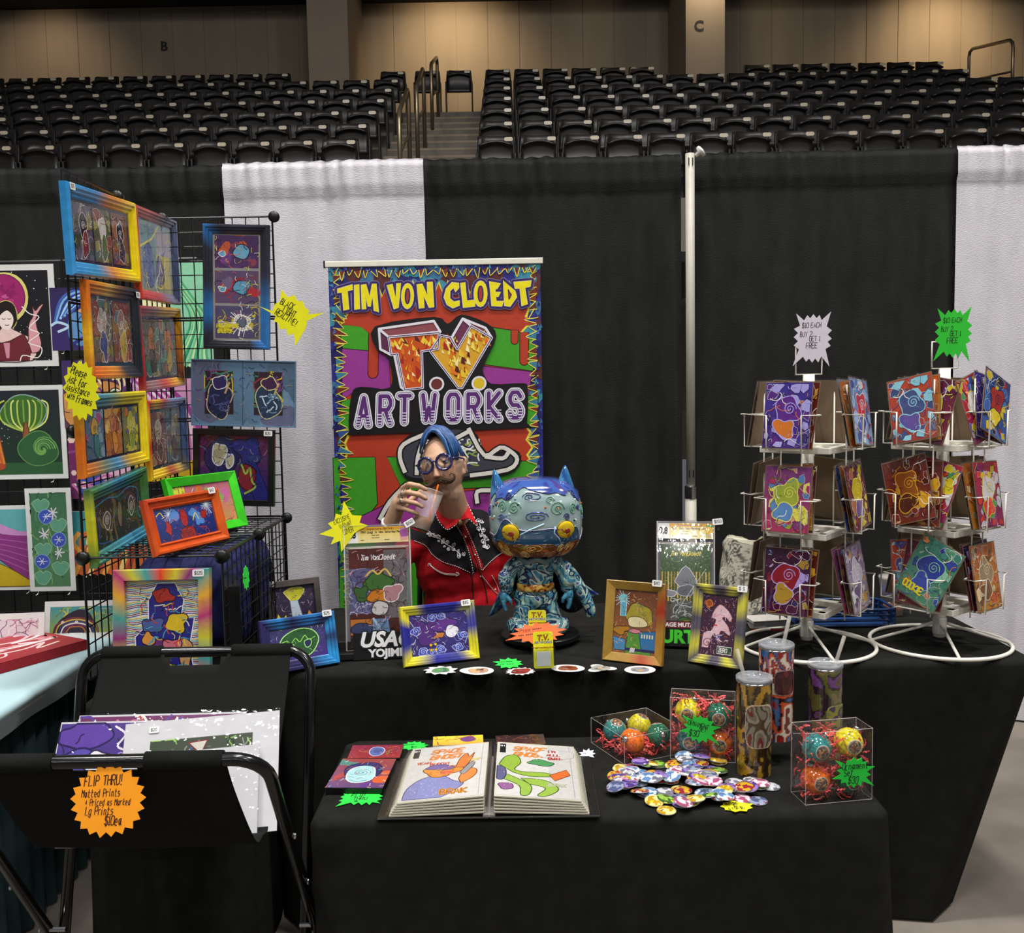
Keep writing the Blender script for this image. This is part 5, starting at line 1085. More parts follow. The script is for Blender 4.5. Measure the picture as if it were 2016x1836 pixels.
# ---- western shirt
sh = MB(); I = .008
sh.ell(chest, (.165 + I, .105 + I, .19 + I), 32, 20); sh.ell(belly, (.155 + I, .115 + I, .18 + I), 32, 20); sh.ell(pel + Vector((0, 0, .06)), (.172, .135, .10), 24, 14)
capsule(sh, [shR, chest + Vector((-.06, 0, .11)), chest + Vector((.06, 0, .12)), shL], [.062, .083, .083, .062], 20)
capsule(sh, [shR, elR, elR.lerp(wrR, .35)], [.064, .056, .05], 18); capsule(sh, [shL, elL, elL.lerp(wrL, .9)], [.064, .054, .042], 18)
capsule(sh, [P(898, 1026, 3.60), P(899, 1034, 3.61)], [.068, .085], 20)
YK = [(700, 1090), (790, 1060), (815, 1064), (838, 1074), (852, 1092), (872, 1106), (902, 1116), (932, 1130), (944, 1124), (950, 1122), (965, 1106), (985, 1090), (1010, 1082), (1100, 1090)]
def yky(x):
    for (a, b), (c, d) in zip(YK, YK[1:]):
        if a <= x <= c: return b + (d - b) * (x - a) / (c - a)
    return 1090
def shcol(v):
    x, y = pix(v)
    if v.y > 3.72: return C('161416') if y < 1095 else C('a01018')
    if (v - elR).length < .15 or (v - elL).length < .15: return C('a01018')
    px0 = 906 + (y - 1030) * .42
    if y > 1024 and abs(x - px0 - 2) < 7: return C('a81018')
    k = .85 + .3 * noise.noise(v * 6)
    return tuple(q * k for q in C('161517')[:3]) + (1,) if y < yky(x) else tuple(min(1, q * k) for q in C('b0101c')[:3]) + (1,)
mat('shirt', attr=True, rough=.8, noise_amt=.15, nscale=30, bump=.5, bscale=16, spec=.25)
so, SR = remesh(sh, 'shirt', .0065, 'shirt', man, shcol, 3); 
me = so.data; nrm = [v.normal.copy() for v in me.vertices]; cos = []
for v, nn in zip(me.vertices, nrm):
    p = v.co; w_ = noise.noise(Vector((p.x * 8 + p.z * 9, p.y * 4, p.z * 20 - p.x * 14))) + .6 * noise.noise(Vector((p.x * 20 + p.z * 14, p.y * 8, p.z * 34 - p.x * 20))); cos.extend(p + nn * w_ * .006 * min(1, max(.25, (1.12 - p.z) * 6)))
me.vertices.foreach_set('co', cos); me.update(); SR.v = [tuple(v.co) for v in me.vertices]
so.matrix_local = Minv; sB = bvh(SR)
def on_shirt(px, off=.003): return [q for q in (hit(x, y, sB, off) for x, y in px) if q and q.y > 3.38]
def piping(px, r=.0016, col='e8e4dc', dash=True, name='piping', par=None):
    pts = on_shirt(crom(px, 8)); b = MB()
    if len(pts) < 2: return
    if dash:
        for i in range(0, len(pts) - 1): b.tube([pts[i].lerp(pts[i + 1], .1), pts[i].lerp(pts[i + 1], .62)], r, 6, col=col); b.tube([pts[i].lerp(pts[i + 1], .62), pts[i].lerp(pts[i + 1], 1.1)], r * .9, 6, col='1a1a1a')
    else: b.tube(pts, r, 6, col=col)
    b.build(name, 'fabric_col', so, smooth=True)
piping([(815, 1064), (838, 1074), (852, 1092), (872, 1106), (902, 1116), (932, 1130)]); piping([(950, 1122), (965, 1106), (985, 1090), (1005, 1082)]); piping([(900, 1036), (914, 1062), (924, 1090), (932, 1128)]); piping([(914, 1032), (928, 1062), (940, 1092), (948, 1122)])
piping([(948, 1132), (962, 1150), (975, 1165), (985, 1172)]); piping([(968, 1132), (978, 1150), (984, 1168)])
for pts in ([(845, 1110), (858, 1120), (875, 1128), (900, 1130)], [(846, 1112), (858, 1122), (875, 1130), (900, 1132)]): piping(pts, .0009, 'e8e4dc', False, 'stitched_arrow')
piping([(843, 1114), (844, 1109), (849, 1111)], .0014, 'e8e4dc', False, 'stitched_arrow'); piping([(898, 1126), (904, 1130), (898, 1134)], .0014, 'e8e4dc', False, 'stitched_arrow')
# white scroll embroidery on both yokes
def scroll(cx, cy, r, turns, d, a0): return [(cx + d * r * (1 - k / 14 * .85) * math.cos(a0 + turns * 2 * PI * k / 14), cy + r * (1 - k / 14 * .85) * math.sin(a0 + turns * 2 * PI * k / 14)) for k in range(15)]
re_ = random.Random(3)
for base in ([(846, 1048), (858, 1054), (868, 1062), (877, 1070), (888, 1076), (898, 1084), (907, 1092)], [(944, 1030), (947, 1042), (951, 1054), (955, 1066), (957, 1078)]):
    piping(base, .0016, 'e4e2e4', False, 'embroidery')
    for i, (x, y) in enumerate(base):
        for sg in (-1, 1):
            for rr_ in (4.4, 2.6): piping(scroll(x + sg * re_.uniform(1.5, 6), y + re_.uniform(-6, 6), rr_, 1.25, sg, re_.uniform(0, 6)), .0012, 'e8e6e8', False, 'embroidery')
# red collar wings, bolo tie, buttons
for pts, dps in (([(856, 1000), (862, 1022), (880, 1042), (900, 1030), (904, 1022), (880, 1010)], (3.56, 3.51, 3.49, 3.50, 3.51, 3.515)), ([(917, 984), (926, 1002), (940, 1034), (922, 1020), (907, 1024), (912, 1010)], (3.57, 3.53, 3.50, 3.50, 3.51, 3.52))):
    q = [P(x, y, dd) for (x, y), dd in zip(pts, dps)]; b = MB().add([tuple(p) for p in q], [tuple(range(len(q)))], 'b4121c'); b.build('collar', 'shirt', so, solid=.004)
    m = MB(); ring = crom([tuple(p + Vector((0, -.003, 0))) for p in q[:4]], 5)
    for i in range(len(ring) - 1): m.tube([Vector(ring[i]), Vector(ring[i]).lerp(Vector(ring[i + 1]), .55)], .0014, 6, col='e8e4dc')
    m.build('piping', 'fabric_col', so)
bt = on_shirt([(905, 1028)], .018)[0] if on_shirt([(905, 1028)]) else P(905, 1028, 3.5)
mat('bronze', '6a5a40', rough=.4, metal=.8, bump=.6, bscale=120)
tie = MB().lathe([(.0001, .007), (.006, .0075), (.011, .005), (.0145, .002), (.0145, 0)], 20).build('bolo_clasp', 'bronze', man, smooth=True); tie.matrix_local = Minv @ Matrix.Translation(bt) @ Matrix.Rotation(PI / 2 - .3, 4, 'X')
for px in ([(906, 1034), (912, 1060), (922, 1100), (930, 1140), (932, 1185)], [(908, 1034), (922, 1062), (940, 1110), (955, 1155), (960, 1186)]):
    pts = on_shirt(crom(px, 5), .006); o = MB().tube(pts, .0021, 7, col='0c0c0c').build('bolo_cord', 'fabric_col', man, smooth=True); o.matrix_local = Minv
for x, y in ((917, 1056), (935, 1092), (947, 1134), (975, 1160)):
    for q in on_shirt([(x, y)], .004): MB().ell(q, (.004, .002, .004), 10, 6, 'e0d8c8').build('button', 'resin', so, smooth=True)
# wristband, rings
d = (wrR - elR).normalized(); M = Matrix.Translation(wrR - d * .012) @ d.to_track_quat('Z', 'Y').to_matrix().to_4x4()
o = MB().lathe([(.0325, -.008), (.0345, -.007), (.0345, .007), (.0325, .008)], 24, 'e4e4e2').build('wristband', 'paper', man, smooth=True); o.matrix_local = Minv @ M
for fi in (1, 2):
    a, c = P(*FING[fi][0]), P(*FING[fi][1]); d = (c - a).normalized(); M = Matrix.Translation(a.lerp(c, .45)) @ d.to_track_quat('Z', 'Y').to_matrix().to_4x4()
    o = MB().lathe([(.0112, -.004), (.0134, -.003), (.0134, .003), (.0112, .004)], 18).build('ring', 'chrome', man, smooth=True); o.matrix_local = Minv @ M
er = HM @ Vector((.082, -.002, -.03)); o = MB().tube([er + R3 @ Vector((.006 * math.cos(a), .003 * math.sin(a), .007 * math.sin(a))) for a in [2 * PI * k / 14 for k in range(14)]], .0016, 6, True).build('earring', 'black_metal', man); o.matrix_local = Minv
# ---- the plastic cup in his hand and its straw
ax = Vector((.30, .30, .905)).normalized(); base = P(826, 1043, 3.255); MC = frameM(base, ax.cross(Vector((0, 1, 0))).normalized(), ax) @ Matrix.Rotation(-PI / 2, 4, 'X')
MC = Matrix.Translation(base) @ ax.to_track_quat('Z', 'Y').to_matrix().to_4x4()
cup = empty('drink_cup', MC, 'clear plastic cup with amber drink held in the hand of the man', 'cup')
mat('clear_plastic', 'ffffff', rough=.12, trans=1, ior=1.2, noise_amt=.02); mat('amber_drink', 'a8642c', rough=.2, noise_amt=.15, nscale=25, coat=.3)
mat('cup_film', 'e8e0d8', rough=.15, noise_amt=.05, alpha=.30)
MB().lathe([(.029, 0), (.0315, .004), (.0385, .105), (.0385, .112), (.0405, .138), (.042, .140), (.0405, .142)], 32).build('cup_wall', 'cup_film', cup, smooth=True)
MB().lathe([(.0001, .003), (.0285, .004), (.0318, .034), (.030, .044), (.0001, .036)], 28).build('drink', 'amber_drink', cup, smooth=True)
MB().lathe([(.0001, -.001), (.027, -.001), (.0295, .0), (.0295, .004), (.0001, .0045)], 28, '2a1c14').build('cup_bottom', 'resin', cup, smooth=True)
straw = tag(MB().tube([MC @ Vector((-.012, -.016, .012)), HM @ Vector((.001, -.101, -.066))], .0032, 10, col='d8661c').build('drinking_straw', 'lacquer', None, smooth=True), 'orange straw leading from the held cup to the mouth', 'straw')
# ---- the folding chair he sits on
ch = empty('folding_chair', (man.location.x, 3.70, 0), 'plain black folding chair under the man behind the table', 'chair')
MB().box(-.21, .21, -.22, .18, .42, .445).build('seat', 'black_plastic', ch, bevel=.01); MB().box(-.2, .2, .135, .150, .62, .86).build('backrest', 'black_plastic', ch, bevel=.006)
for sx in (-1, 1):
    MB().tube([(sx * .205, -.24, .0), (sx * .205, .145, .9)], .011, 8).build('leg', 'black_metal', ch); MB().tube([(sx * .19, .13, 0), (sx * .19, -.12, .42)], .011, 8).build('leg', 'black_metal', ch)
# ================================================================ big-headed vinyl figurine on its turntable
DT = .778
base = TZ(1064, 1262, ZB); sx0 = Vector((base.x, base.y, 0))
tt = empty('turntable', (base.x, base.y, ZB), 'round black turntable under the figurine', 'turntable')
MB().lathe([(.098, 0), (.098, .012), (.09, .013)], 40).build('foot', 'black_plastic', tt, smooth=True); MB().lathe([(.112, .012), (.118, .015), (.118, .026), (.116, .028), (.0001, .028)], 48).build('plate', 'black_plastic', tt)
fig = empty('vinyl_figurine', (base.x, base.y, ZB + .028), 'large big-headed vinyl figurine with pointed ears and swirling blue, silver and gold paint', 'figurine')
FS = 1 / 667.
def fx(px): return (px - 1064) * FS
def fz(py): return (1248 - py) * FS
HW, HD, HH, HZ2 = .138, .115, .118, fz(1014); HXC = fx(1058)
def sup(v, e): return math.copysign(abs(v) ** e, v)
def hp(th, ph, inf=0):
    """th around (0 = front), ph -90..90"""
    e1, e2 = .62, .62
    cp, sp = sup(math.cos(ph), e1), sup(math.sin(ph), e1)
    k = 1 - .07 * max(0, -math.sin(ph)) - .05 * max(0, math.sin(ph))
    return Vector((HXC + (HW * k + inf) * cp * sup(math.sin(th), e2), -(HD * k + inf) * cp * sup(math.cos(th), e2), HZ2 + (HH + inf) * sp))
rf = random.Random(21)
def edge(th, base, seed, amp, freq):
    return base + amp * (.6 * math.sin(freq * th + seed) + .5 * math.sin(freq * 2.3 * th + 2 * seed) + .35 * math.sin(freq * 4.1 * th + seed * 3))
def hcol(u, v):
    th = (u - .5) * 2 * PI; z = sup(math.sin((v - .5) * PI), .62); n = noise.noise(Vector((th * 3, z * 5, 1)))
    if z > edge(th, .64, 1.3, .14, 3.1): c = [C('2f3d86'), C('3a58a0'), C('4a3c80')][int((n + 1) * 1.5) % 3]
    elif z > edge(th, -.22, 2.1, .22, 2.2): a = C('9fb4b4'); b = C('7f9a98'); k = .5 + n; c = tuple(p + (q - p) * max(0, min(1, k)) for p, q in zip(a, b))
    elif z > edge(th, -.56, 4.0, .07, 3.4): a = C('2f5f86'); b = C('24486c'); k = .5 + n; c = tuple(p + (q - p) * max(0, min(1, k)) for p, q in zip(a, b))
    else: a = C('a8742c'); b = C('8a4a24'); k = .5 + .5 * math.sin(th * 1.3) + n * .3; c = tuple(p + (q - p) * max(0, min(1, k)) for p, q in zip(a, b))
    return tuple(c[:3]) + (1,)
MB().grid(160, 100, lambda u, v: hp((u - .5) * 2 * PI, (v - .5) * PI * .999), colf=hcol, wrap=True).build('head', 'resin', fig, smooth=True)
# hand-painted swirls that follow the head
def hpz(th, z, inf): return hp(th, math.asin(max(-.999, min(.999, sup(z, 1 / .62)))), inf)
sw = MB()
def hstroke(pts, r, col): sw.tube([hpz(a, z, .0012) for a, z in pts], r, 5, col=col)
def hspiral(th, z, r, turns, col, rr=.0011, d=1): hstroke([(th + d * r * 1.1 * (1 - k / 22) * math.cos(turns * 2 * PI * k / 22), z + r * 1.25 * (1 - k / 22) * math.sin(turns * 2 * PI * k / 22)) for k in range(22)], rr, col)
for th, z, r, c in ((-.62, .36, .13, '5f9a78'), (-.3, .34, .13, '6fae84'), (.28, .30, .15, '5f9a70'), (.72, .28, .12, '6aa880'), (-.5, .62, .07, '2c3a70'), (-.05, .60, .09, '34407c'), (.0, .12, .1, '3a4a90'), (-.62, .06, .11, '3c4a94'), (.5, .1, .08, '2c3a78'), (.9, .62, .09, '30407c'), (.95, .3, .06, '3c4a94'), (-.95, .5, .07, '34508c'), (.15, .52, .07, '7fae9a'), (1.3, .2, .12, '6aa880'), (-1.3, .2, .12, '34508c')): hspiral(th, z, r, 2.2, c, .0013, rf.choice((-1, 1)))
for k in range(30): th = -1.5 + 3 * (k % 15) / 14 + rf.uniform(-.05, .05); hspiral(th, -.66 - .17 * (k // 15) + rf.uniform(-.03, .03), .09, 2.6, rf.choice(['e0b058', 'c88a38', 'd89a5c', '6a3414', 'f0cc80']), .0011, rf.choice((-1, 1)))
for k in range(26): th, z = rf.uniform(-1.4, 1.4), rf.uniform(.0, .62); p = hpz(th, z, .0006); sw.ell(p, (.0036, .0016, .0036), 8, 5, rf.choice(['c86a3c', '1c2848', '8a9ac0', 'c8dcd8', '6a8ab0']))
for k in range(40): th, z = rf.uniform(-1.3, 1.3), rf.uniform(-.48, -.22); hstroke([(th, z), (th + rf.uniform(-.05, .05), z + rf.uniform(-.05, .05))], .0007, '8ab8d0')
hstroke([(-.32, -.5), (-.25, -.35), (-.05, -.2), (.05, -.05)], .0022, 'b8dcec'); hstroke([(.22, -.12), (.2, -.28), (.3, -.4), (.36, -.5)], .0022, 'a8ccec'); hstroke([(-1.6 + 3.2 * k / 120, edge(-1.6 + 3.2 * k / 120, -.56, 4.0, .07, 3.4)) for k in range(121)], .0012, '5a3414')
for bs, sd, am, fq, c in ((.64, 1.3, .14, 3.1, '1c2858'), (-.22, 2.1, .22, 2.2, 'c8c4dc')): hstroke([(-1.6 + 3.2 * k / 160, edge(-1.6 + 3.2 * k / 160, bs, sd, am, fq)) for k in range(161)], .0013, c)
sw.build('painted_swirls', 'resin', fig, smooth=True)
for (tip, b0, b1, yy) in (((977, 918), (968, 985), (1004, 952), -.02), ((1118, 912), (1100, 948), (1142, 968), -.02)):
    T = Vector((fx(tip[0]), yy, fz(tip[1]))); a = Vector((fx(b0[0]), yy, fz(b0[1]))); c = Vector((fx(b1[0]), yy, fz(b1[1]))); m = (a + c) / 2 + Vector((0, 0, -.02)); n = 20
    MB().grid(n, 10, lambda u, v: (m.lerp(T, v) + ((c - a) * .5 * math.cos(2 * PI * u) + Vector((0, .030 * math.sin(2 * PI * u), 0))) * (1 - v) ** .8 + ((c - a).normalized() * .0022 * math.cos(2 * PI * u) + Vector((0, .0022 * math.sin(2 * PI * u), 0)))), colf=lambda u, v: [C('2f6a9c'), C('4a90bc'), C('22508a')][int(u * 6 + v * 2) % 3], wrap=True).build('ear', 'resin', fig, smooth=True)
for px, py in ((1007, 1034), (1114, 1030)):
    z = fz(py); x = fx(px); ph = math.asin(max(-.99, min(.99, sup((z - HZ2) / HH, 1 / .62)))); th = 0
    for k in range(60):
        t = -1.2 + 2.4 * k / 59
        if abs(hp(t, ph).x - x) < abs(hp(th, ph).x - x): th = t
    p = hp(th, ph); n = (hp(th, ph, .01) - p).normalized(); n = Vector((n.x * .5, n.y, n.z)).normalized()
    b = MB().lathe([(.0265, -.004), (.0265, .001), (.0255, .003), (.018, .0065), (.0001, .009)], 28, 'e0bc18'); b.tube([(.0265 * math.cos(a), .0265 * math.sin(a), .001) for a in [2 * PI * k / 28 for k in range(28)]], .0012, 5, True, '1c1408'); b.ell((.003, -.002, .0085), (.009, .008, .002), 14, 6, '8c2418'); b.tube([(-.026, .002, .003), (-.014, .004, .0075), (-.008, -.004, .0092), (.004, -.006, .0100), (.010, -.016, .0075)], .0014, 6, col='6a1c14'); b.tube([(.004, -.008, .009), (.006, -.02, .005)], .0022, 6, col='c87a28')
    o = b.build('eye', 'resin', fig, smooth=True); o.matrix_local = Matrix.Translation(p) @ n.to_track_quat('Z', 'Y').to_matrix().to_4x4()
# body
PAL = ['2f6a8c', '3f84a0', '86a89c', '2c3a86', '4a6aa0', '9cb4a8', '24406c']
def blotch(seed, sc=40, pal=PAL):
    def f(p):
        n = noise.noise(Vector(p) * sc + Vector((seed, 0, 0))) + .5 * noise.noise(Vector(p) * sc * 2.3 + Vector((0, seed, 0))); return C(pal[int((n + 1.2) / 2.4 * len(pal)) % len(pal)])
    return f
def swirl_mat(name, cols, sc):
    m = mat(name, '808080', rough=.15, coat=.8); nt = m.node_tree; N = nt.nodes; L = nt.links; b = N['Principled BSDF']
    tc = N.new('ShaderNodeTexCoord'); nz = N.new('ShaderNodeTexNoise'); nz.inputs['Scale'].default_value = sc; nz.inputs['Detail'].default_value = 1.5; nz.inputs['Distortion'].default_value = 2.2; L.new(tc.outputs['Object'], nz.inputs['Vector'])
    cr = N.new('ShaderNodeValToRGB'); cr.color_ramp.interpolation = 'CONSTANT'; n = len(cols)
    while len(cr.color_ramp.elements) < n: cr.color_ramp.elements.new(.5)
    for i, c in enumerate(cols): cr.color_ramp.elements[i].position = .28 + .46 * i / n; cr.color_ramp.elements[i].color = C(c)
    L.new(nz.outputs[0], cr.inputs[0]); L.new(cr.outputs[0], b.inputs['Base Color']); return m
swirl_mat('swirl_body', ['24406c', '2f6a8c', '9cb4a8', '1c2848', '3f84a0', '86a89c', 'c8d4c8', '2c3a86', '4a6aa0'], 14)
swirl_mat('swirl_gold', ['6a3c14', 'c8902c', 'e0bc58', 'b86c24', '3a2008', 'd8a83c'], 24)
def limb(name, pts, rs, seed, flat=1.0, pal=PAL, n=18, close=True):
    P3 = crom([tuple(p) for p in pts], 6); rr = [q[0] for q in crom([(r, 0) for r in rs], 6)]; b = MB(); b.tube(P3, rr, n); f = blotch(seed, 55, pal); b.c = [f(b.v[q[0]]) for q in b.f]
    if close: 
        for p, r in ((P3[0], rr[0]), (P3[-1], rr[-1])): b.ell(p, (r, r * flat, r), n, 8, f(p))
    return b.build(name, 'swirl_body', fig, smooth=True)
b = MB(); prof = [(.046, fz(1168)), (.05, fz(1160)), (.053, fz(1145)), (.055, fz(1125)), (.056, fz(1108)), (.05, fz(1096)), (.035, fz(1088))]; b.lathe(prof, 36, M=Matrix.Translation((fx(1056), 0, 0)) @ Matrix.Scale(.78, 4, (0, 1, 0))); f = blotch(3); b.c = [f(b.v[q[0]]) for q in b.f]; b.build('torso', 'swirl_body', fig, smooth=True)
bl = MB(); bl.lathe([(.0545, fz(1160)), (.0565, fz(1158)), (.057, fz(1148)), (.0545, fz(1146))], 36, M=Matrix.Translation((fx(1056), 0, 0)) @ Matrix.Scale(.80, 4, (0, 1, 0))); f = blotch(9, 80, ['c8902c', 'd8a83c', 'b86c24', 'e0bc58']); bl.c = [f(bl.v[q[0]]) for q in bl.f]; bl.build('belt', 'swirl_gold', fig, smooth=True)
limb('pelvis', [(fx(1032), 0, fz(1175)), (fx(1056), 0, fz(1178)), (fx(1080), 0, fz(1175))], [.032, .034, .032], 5, .9, ['2c3478', '34409a', '3f4a8c'])
for sx, xs in ((-1, (1040, 1034, 1030)), (1, (1074, 1082, 1088))):
    limb('leg', [(fx(xs[0]), 0, fz(1180)), (fx(xs[1]), -.004, fz(1200)), (fx(xs[2]), -.004, fz(1224))], [.030, .031, .032], 6 + sx)
    b = MB(); cxs = fx(xs[2] + sx * 2)
    b.grid(28, 16, lambda u, v: (cxs + sx * .008 * v + .043 * math.cos(2 * PI * u) * math.sin(PI * v) ** .6, -.022 + .055 * math.sin(2 * PI * u) * math.sin(PI * v) ** .6, .026 - .026 * sup(math.cos(PI * v), .8)), colf=lambda u, v: C(['4a5c98', '86a89c', '3f84a0', 'a0b4a0', '2c3a86'][int(u * 7 + v * 4) % 5]), wrap=True); b.build('boot', 'swirl_body', fig, smooth=True)
for sx, sh_, el_, wr_, hd in ((-1, (1022, 1104), (1006, 1120), (998, 1148), (993, 1172)), (1, (1090, 1102), (1108, 1120), (1118, 1146), (1122, 1170))):
    limb('arm', [(fx(sh_[0]), 0, fz(sh_[1])), (fx(el_[0]), -.002, fz(el_[1])), (fx(wr_[0]), -.012, fz(wr_[1]))], [.022, .023, .020], 12 + sx, pal=['2c3478', '34508c', '24406c'])
    g = limb('gauntlet', [(fx(wr_[0]), -.012, fz(wr_[1] - 14)), (fx(wr_[0]), -.014, fz(wr_[1] + 8))], [.026, .020], 15 + sx, pal=['9cb4a8', '86a89c', 'a8bcb0'])
    hb2 = MB(); hx, hz = fx(hd[0]), fz(hd[1]); hb2.ell((hx, -.018, hz), (.014, .017, .022), 14, 10)
    for k in range(4): hb2.tube(crom([(hx + sx * .003, -.030 + .009 * k, hz - .008), (hx - sx * .0, -.031 + .009 * k, hz - .026), (hx - sx * .005, -.031 + .009 * k, hz - .040)], 4), [.0066] * 4 + [.006] * 4 + [.004], 8)
    hb2.tube([(hx - sx * .008, -.028, hz + .004), (hx - sx * .019, -.034, hz - .008), (hx - sx * .020, -.036, hz - .020)], [.007, .0062, .0045], 8); f = blotch(30, 60, ['2f6a8c', '3f84a0', '22507c']); hb2.c = [f(hb2.v[q[0]]) for q in hb2.f]; hb2.build('hand', 'resin', fig, smooth=True)
def cape(u, v):
    a = (u - .5); x = fx(1058) + a * (.12 + .17 * v) + (.045 * v * v if a > 0 else 0); y = .042 + .02 * v - .05 * a * a * 4 * (1 - .3 * v) + .010 * math.sin(u * 14) * v; z = fz(1094) - v * (.155 + .03 * math.cos(u * 9)) ; return (x, y, z)
MB().grid(40, 20, cape, colf=lambda u, v: C('16161c') if .1 < u < .86 else blotch(4, 60)(cape(u, v))).build('cape', 'resin', fig, smooth=True, solid=.004)
MB().tube(crom([(fx(1100), .0, fz(1098)), (fx(1124), .0, fz(1122)), (fx(1146), -.012, fz(1160)), (fx(1162), -.02, fz(1195)), (fx(1164), -.02, fz(1214))], 5), [.010 + .006 * math.sin(k / 20 * PI) + .004 * k / 20 for k in range(21)], 12, col='3f7a90').build('cape_edge', 'swirl_body', fig, smooth=True)
MB().tube(crom([(fx(1026), -.03, fz(1092)), (fx(1040), -.045, fz(1100)), (fx(1058), -.05, fz(1094)), (fx(1076), -.045, fz(1100)), (fx(1090), -.03, fz(1090))], 4), .008, 10, col='5f7a80').build('cape_collar', 'resin', fig, smooth=True)
# ================================================================ cased comics
mat('well_film', '8f8c98', rough=.3, noise_amt=.15, nscale=12, alpha=.6)
pane_mat('acrylic', 'f4f6f6', .1, .02)
def slab(label, M, w, h, bgc, draw, title, holo, sigcol, d=.018):
    e = empty('cased_comic', M, label, 'comic book', 'graded comics in clear cases'); k = w / .203
    b = MB().box(-w / 2, w / 2, 0, h, -d, 0); b.f = b.f[2:]; b.c = b.c[2:]; b.mi = b.mi[2:]; b.f.pop(0); b.c.pop(0); b.mi.pop(0); b.build('case', 'acrylic', e)
    rim = MB()
    for z in (-.0005, -d + .0005): rim.tube([(-w / 2 + .004, .004, z), (w / 2 - .004, .004, z), (w / 2 - .004, h - .004, z), (-w / 2 + .004, h - .004, z)], .0022, 6, True)
    rim.tube([(-w / 2 + .008, h * .815, 0), (w / 2 - .008, h * .815, 0)], .002, 6); rim.build('case_rim', 'cup_film', e, smooth=True)
    A = Art(w * .92, h * .125, 3, -.004, y0=h * .85); A.bg('e8c858', 'f0e0a0'); A.rect(0, 0, .2, 1, 'ecebe6'); A.ftxt('9.8', .095, .5, h * .075, '181818', .0012, sx=.75); A.rect(.2, .78, 1, 1, 'e0a830')
    A.txt('Signature Series', .34, .82, .13, '8c4a20', .025, .1, .05, 1.3, wide=1.3); A.txt(title, .24, .6, .14, '2a2418', .025, 0, .04, 1.25, wide=1.0)
    for i, (x, y, t) in enumerate(((.42, .42, '~~~~ ~~~~'), (.42, .26, '~~~ ~~~~~'), (.24, .12, '~~~~'), (.62, .12, '~~~~~~'))): A.txt(t, x, y, .10, '4a4030', .02, 0, .05, 1.2, wide=.9)
    A.rect(.87, .1, .985, .9, holo[0]); A.blob(.93, .55, .26, .26, holo[1]); A.rect(.87, .1, .985, .3, holo[2]); A.build('label_insert', 'glossprint', e)
    A = Art(w * .84, h * .79, 7, -.006, y0=h * .015); draw(A); A.detail(110, .1, .007)
    A.txt('Tim VonCloedt', .2, .885, .085, sigcol, .014, .3, .2, 1.2); A.build('comic_cover', 'glossprint', e)
    MB().box(-w * .42, w * .42, h * .012, h * .81, -.012, -.0065, 'd8d0c0').build('comic', 'paper', e)
    MB().add([(-w / 2 + .003, .003, -.0135), (w / 2 - .003, .003, -.0135), (w / 2 - .003, h - .003, -.0135), (-w / 2 + .003, h - .003, -.0135)], [(0, 1, 2, 3)]).build('inner_well', 'well_film', e)
    MB().add([(-w / 2 + .003, .003, .0003), (w / 2 - .003, .003, .0003), (w / 2 - .003, h - .003, .0003), (-w / 2 + .003, h - .003, .0003)], [(0, 1, 2, 3)]).build('front_pane', 'glass', e)
    return e
M, w, h = stand((680, 1284), (816, 1277), ZB + .018, 9, [(668, 1037), (806, 1024)])
def art_slab1(a):
    a.bg('5a2c28', '4a2018'); a.rect(.6, .3, 1, .98, '6a6468'); a.rect(0, .35, .45, .8, '5c5a80'); a.rect(.0, .14, .4, .3, 'b8702c', '3a1c10'); a.squig(40, ['8c8ab0', 'b8b4c8', '3a2c50'], .2, .012, (0, .35, .5, .8)); a.squig(24, ['8c8488', '3c3438'], .2, .012, (.6, .4, 1, .98))
    a.blob(.5, .66, .26, .15, '3f6a2c', '203a18', .02); a.ln([(.28, .72), (.4, .78), (.5, .74), (.62, .79), (.72, .72)], .03, 'd8b858', True); a.blob(.2, .55, .12, .13, '3c6030', '203a18', .018, .3); a.blob(.5, .52, .2, .12, 'c8781c', '5a2c10', .016); a.blob(.74, .55, .17, .14, 'b08088', 'e4dcd4', .016, .3); a.blob(.52, .4, .15, .13, 'c8c4c0', '3a3434', .018, .08); a.poly([(.38, .3), (.66, .3), (.7, .1), (.36, .1)], '6a84a8', '2a3450', .02); a.ln([(.4, .3), (.6, .12)], .04, 'a8bcd0'); a.ln([(.64, .3), (.44, .12)], .04, '4a6490'); a.blob(.2, .2, .2, .1, '3c4468', '1c2038'); a.rect(0, 0, 1, .11, '22141a')
    for x in (.35, .68): a.blob(x, .1, .14, .05, 'b8502c', 'e0a878', .01, .3)
s1 = slab('clear cased comic graded 9.8 behind the blue and yellow frame', M, w, h, None, art_slab1, 'TMNT Usagi Yojimbo Saturday Morning Adv.', ('c890c0', 'a85aa0', 'e8a8a0'), 'e8e4e4')
sb = empty('display_stand', M @ Matrix.Translation((0, 0, .01)), 'black display base with white lettering under the left cased comic', 'stand')
MB().box(-.118, .14, -.018, .03, -.035, -.0185).build('back_rest', 'black_plastic', sb, bevel=.002); MB().box(-.118, .14, -.019, -.0005, -.035, .02).build('ledge', 'black_plastic', sb, bevel=.002)
A = Art(.2, .075, 4, .024, x0=-.07, y0=-.02); A.ftxt('USAGI', .47, .72, .058, '101010', .006, .25); A.ftxt('USAGI', .47, .72, .058, 'e4e4e4', .0022, .25); A.ftxt('YOJIMBO', .52, .22, .03, 'e4e4e4', .0014, 0, 1.05); MB().box(-.074, .128, -.02, .055, .0195, .0225).build('title_plate', 'black_plastic', sb); A.build('lettering', 'paper', sb)
M, w, h = stand((1290, 1268), (1410, 1272), ZB + .004, 14, [(1283, 1021), (1423, 1026)])
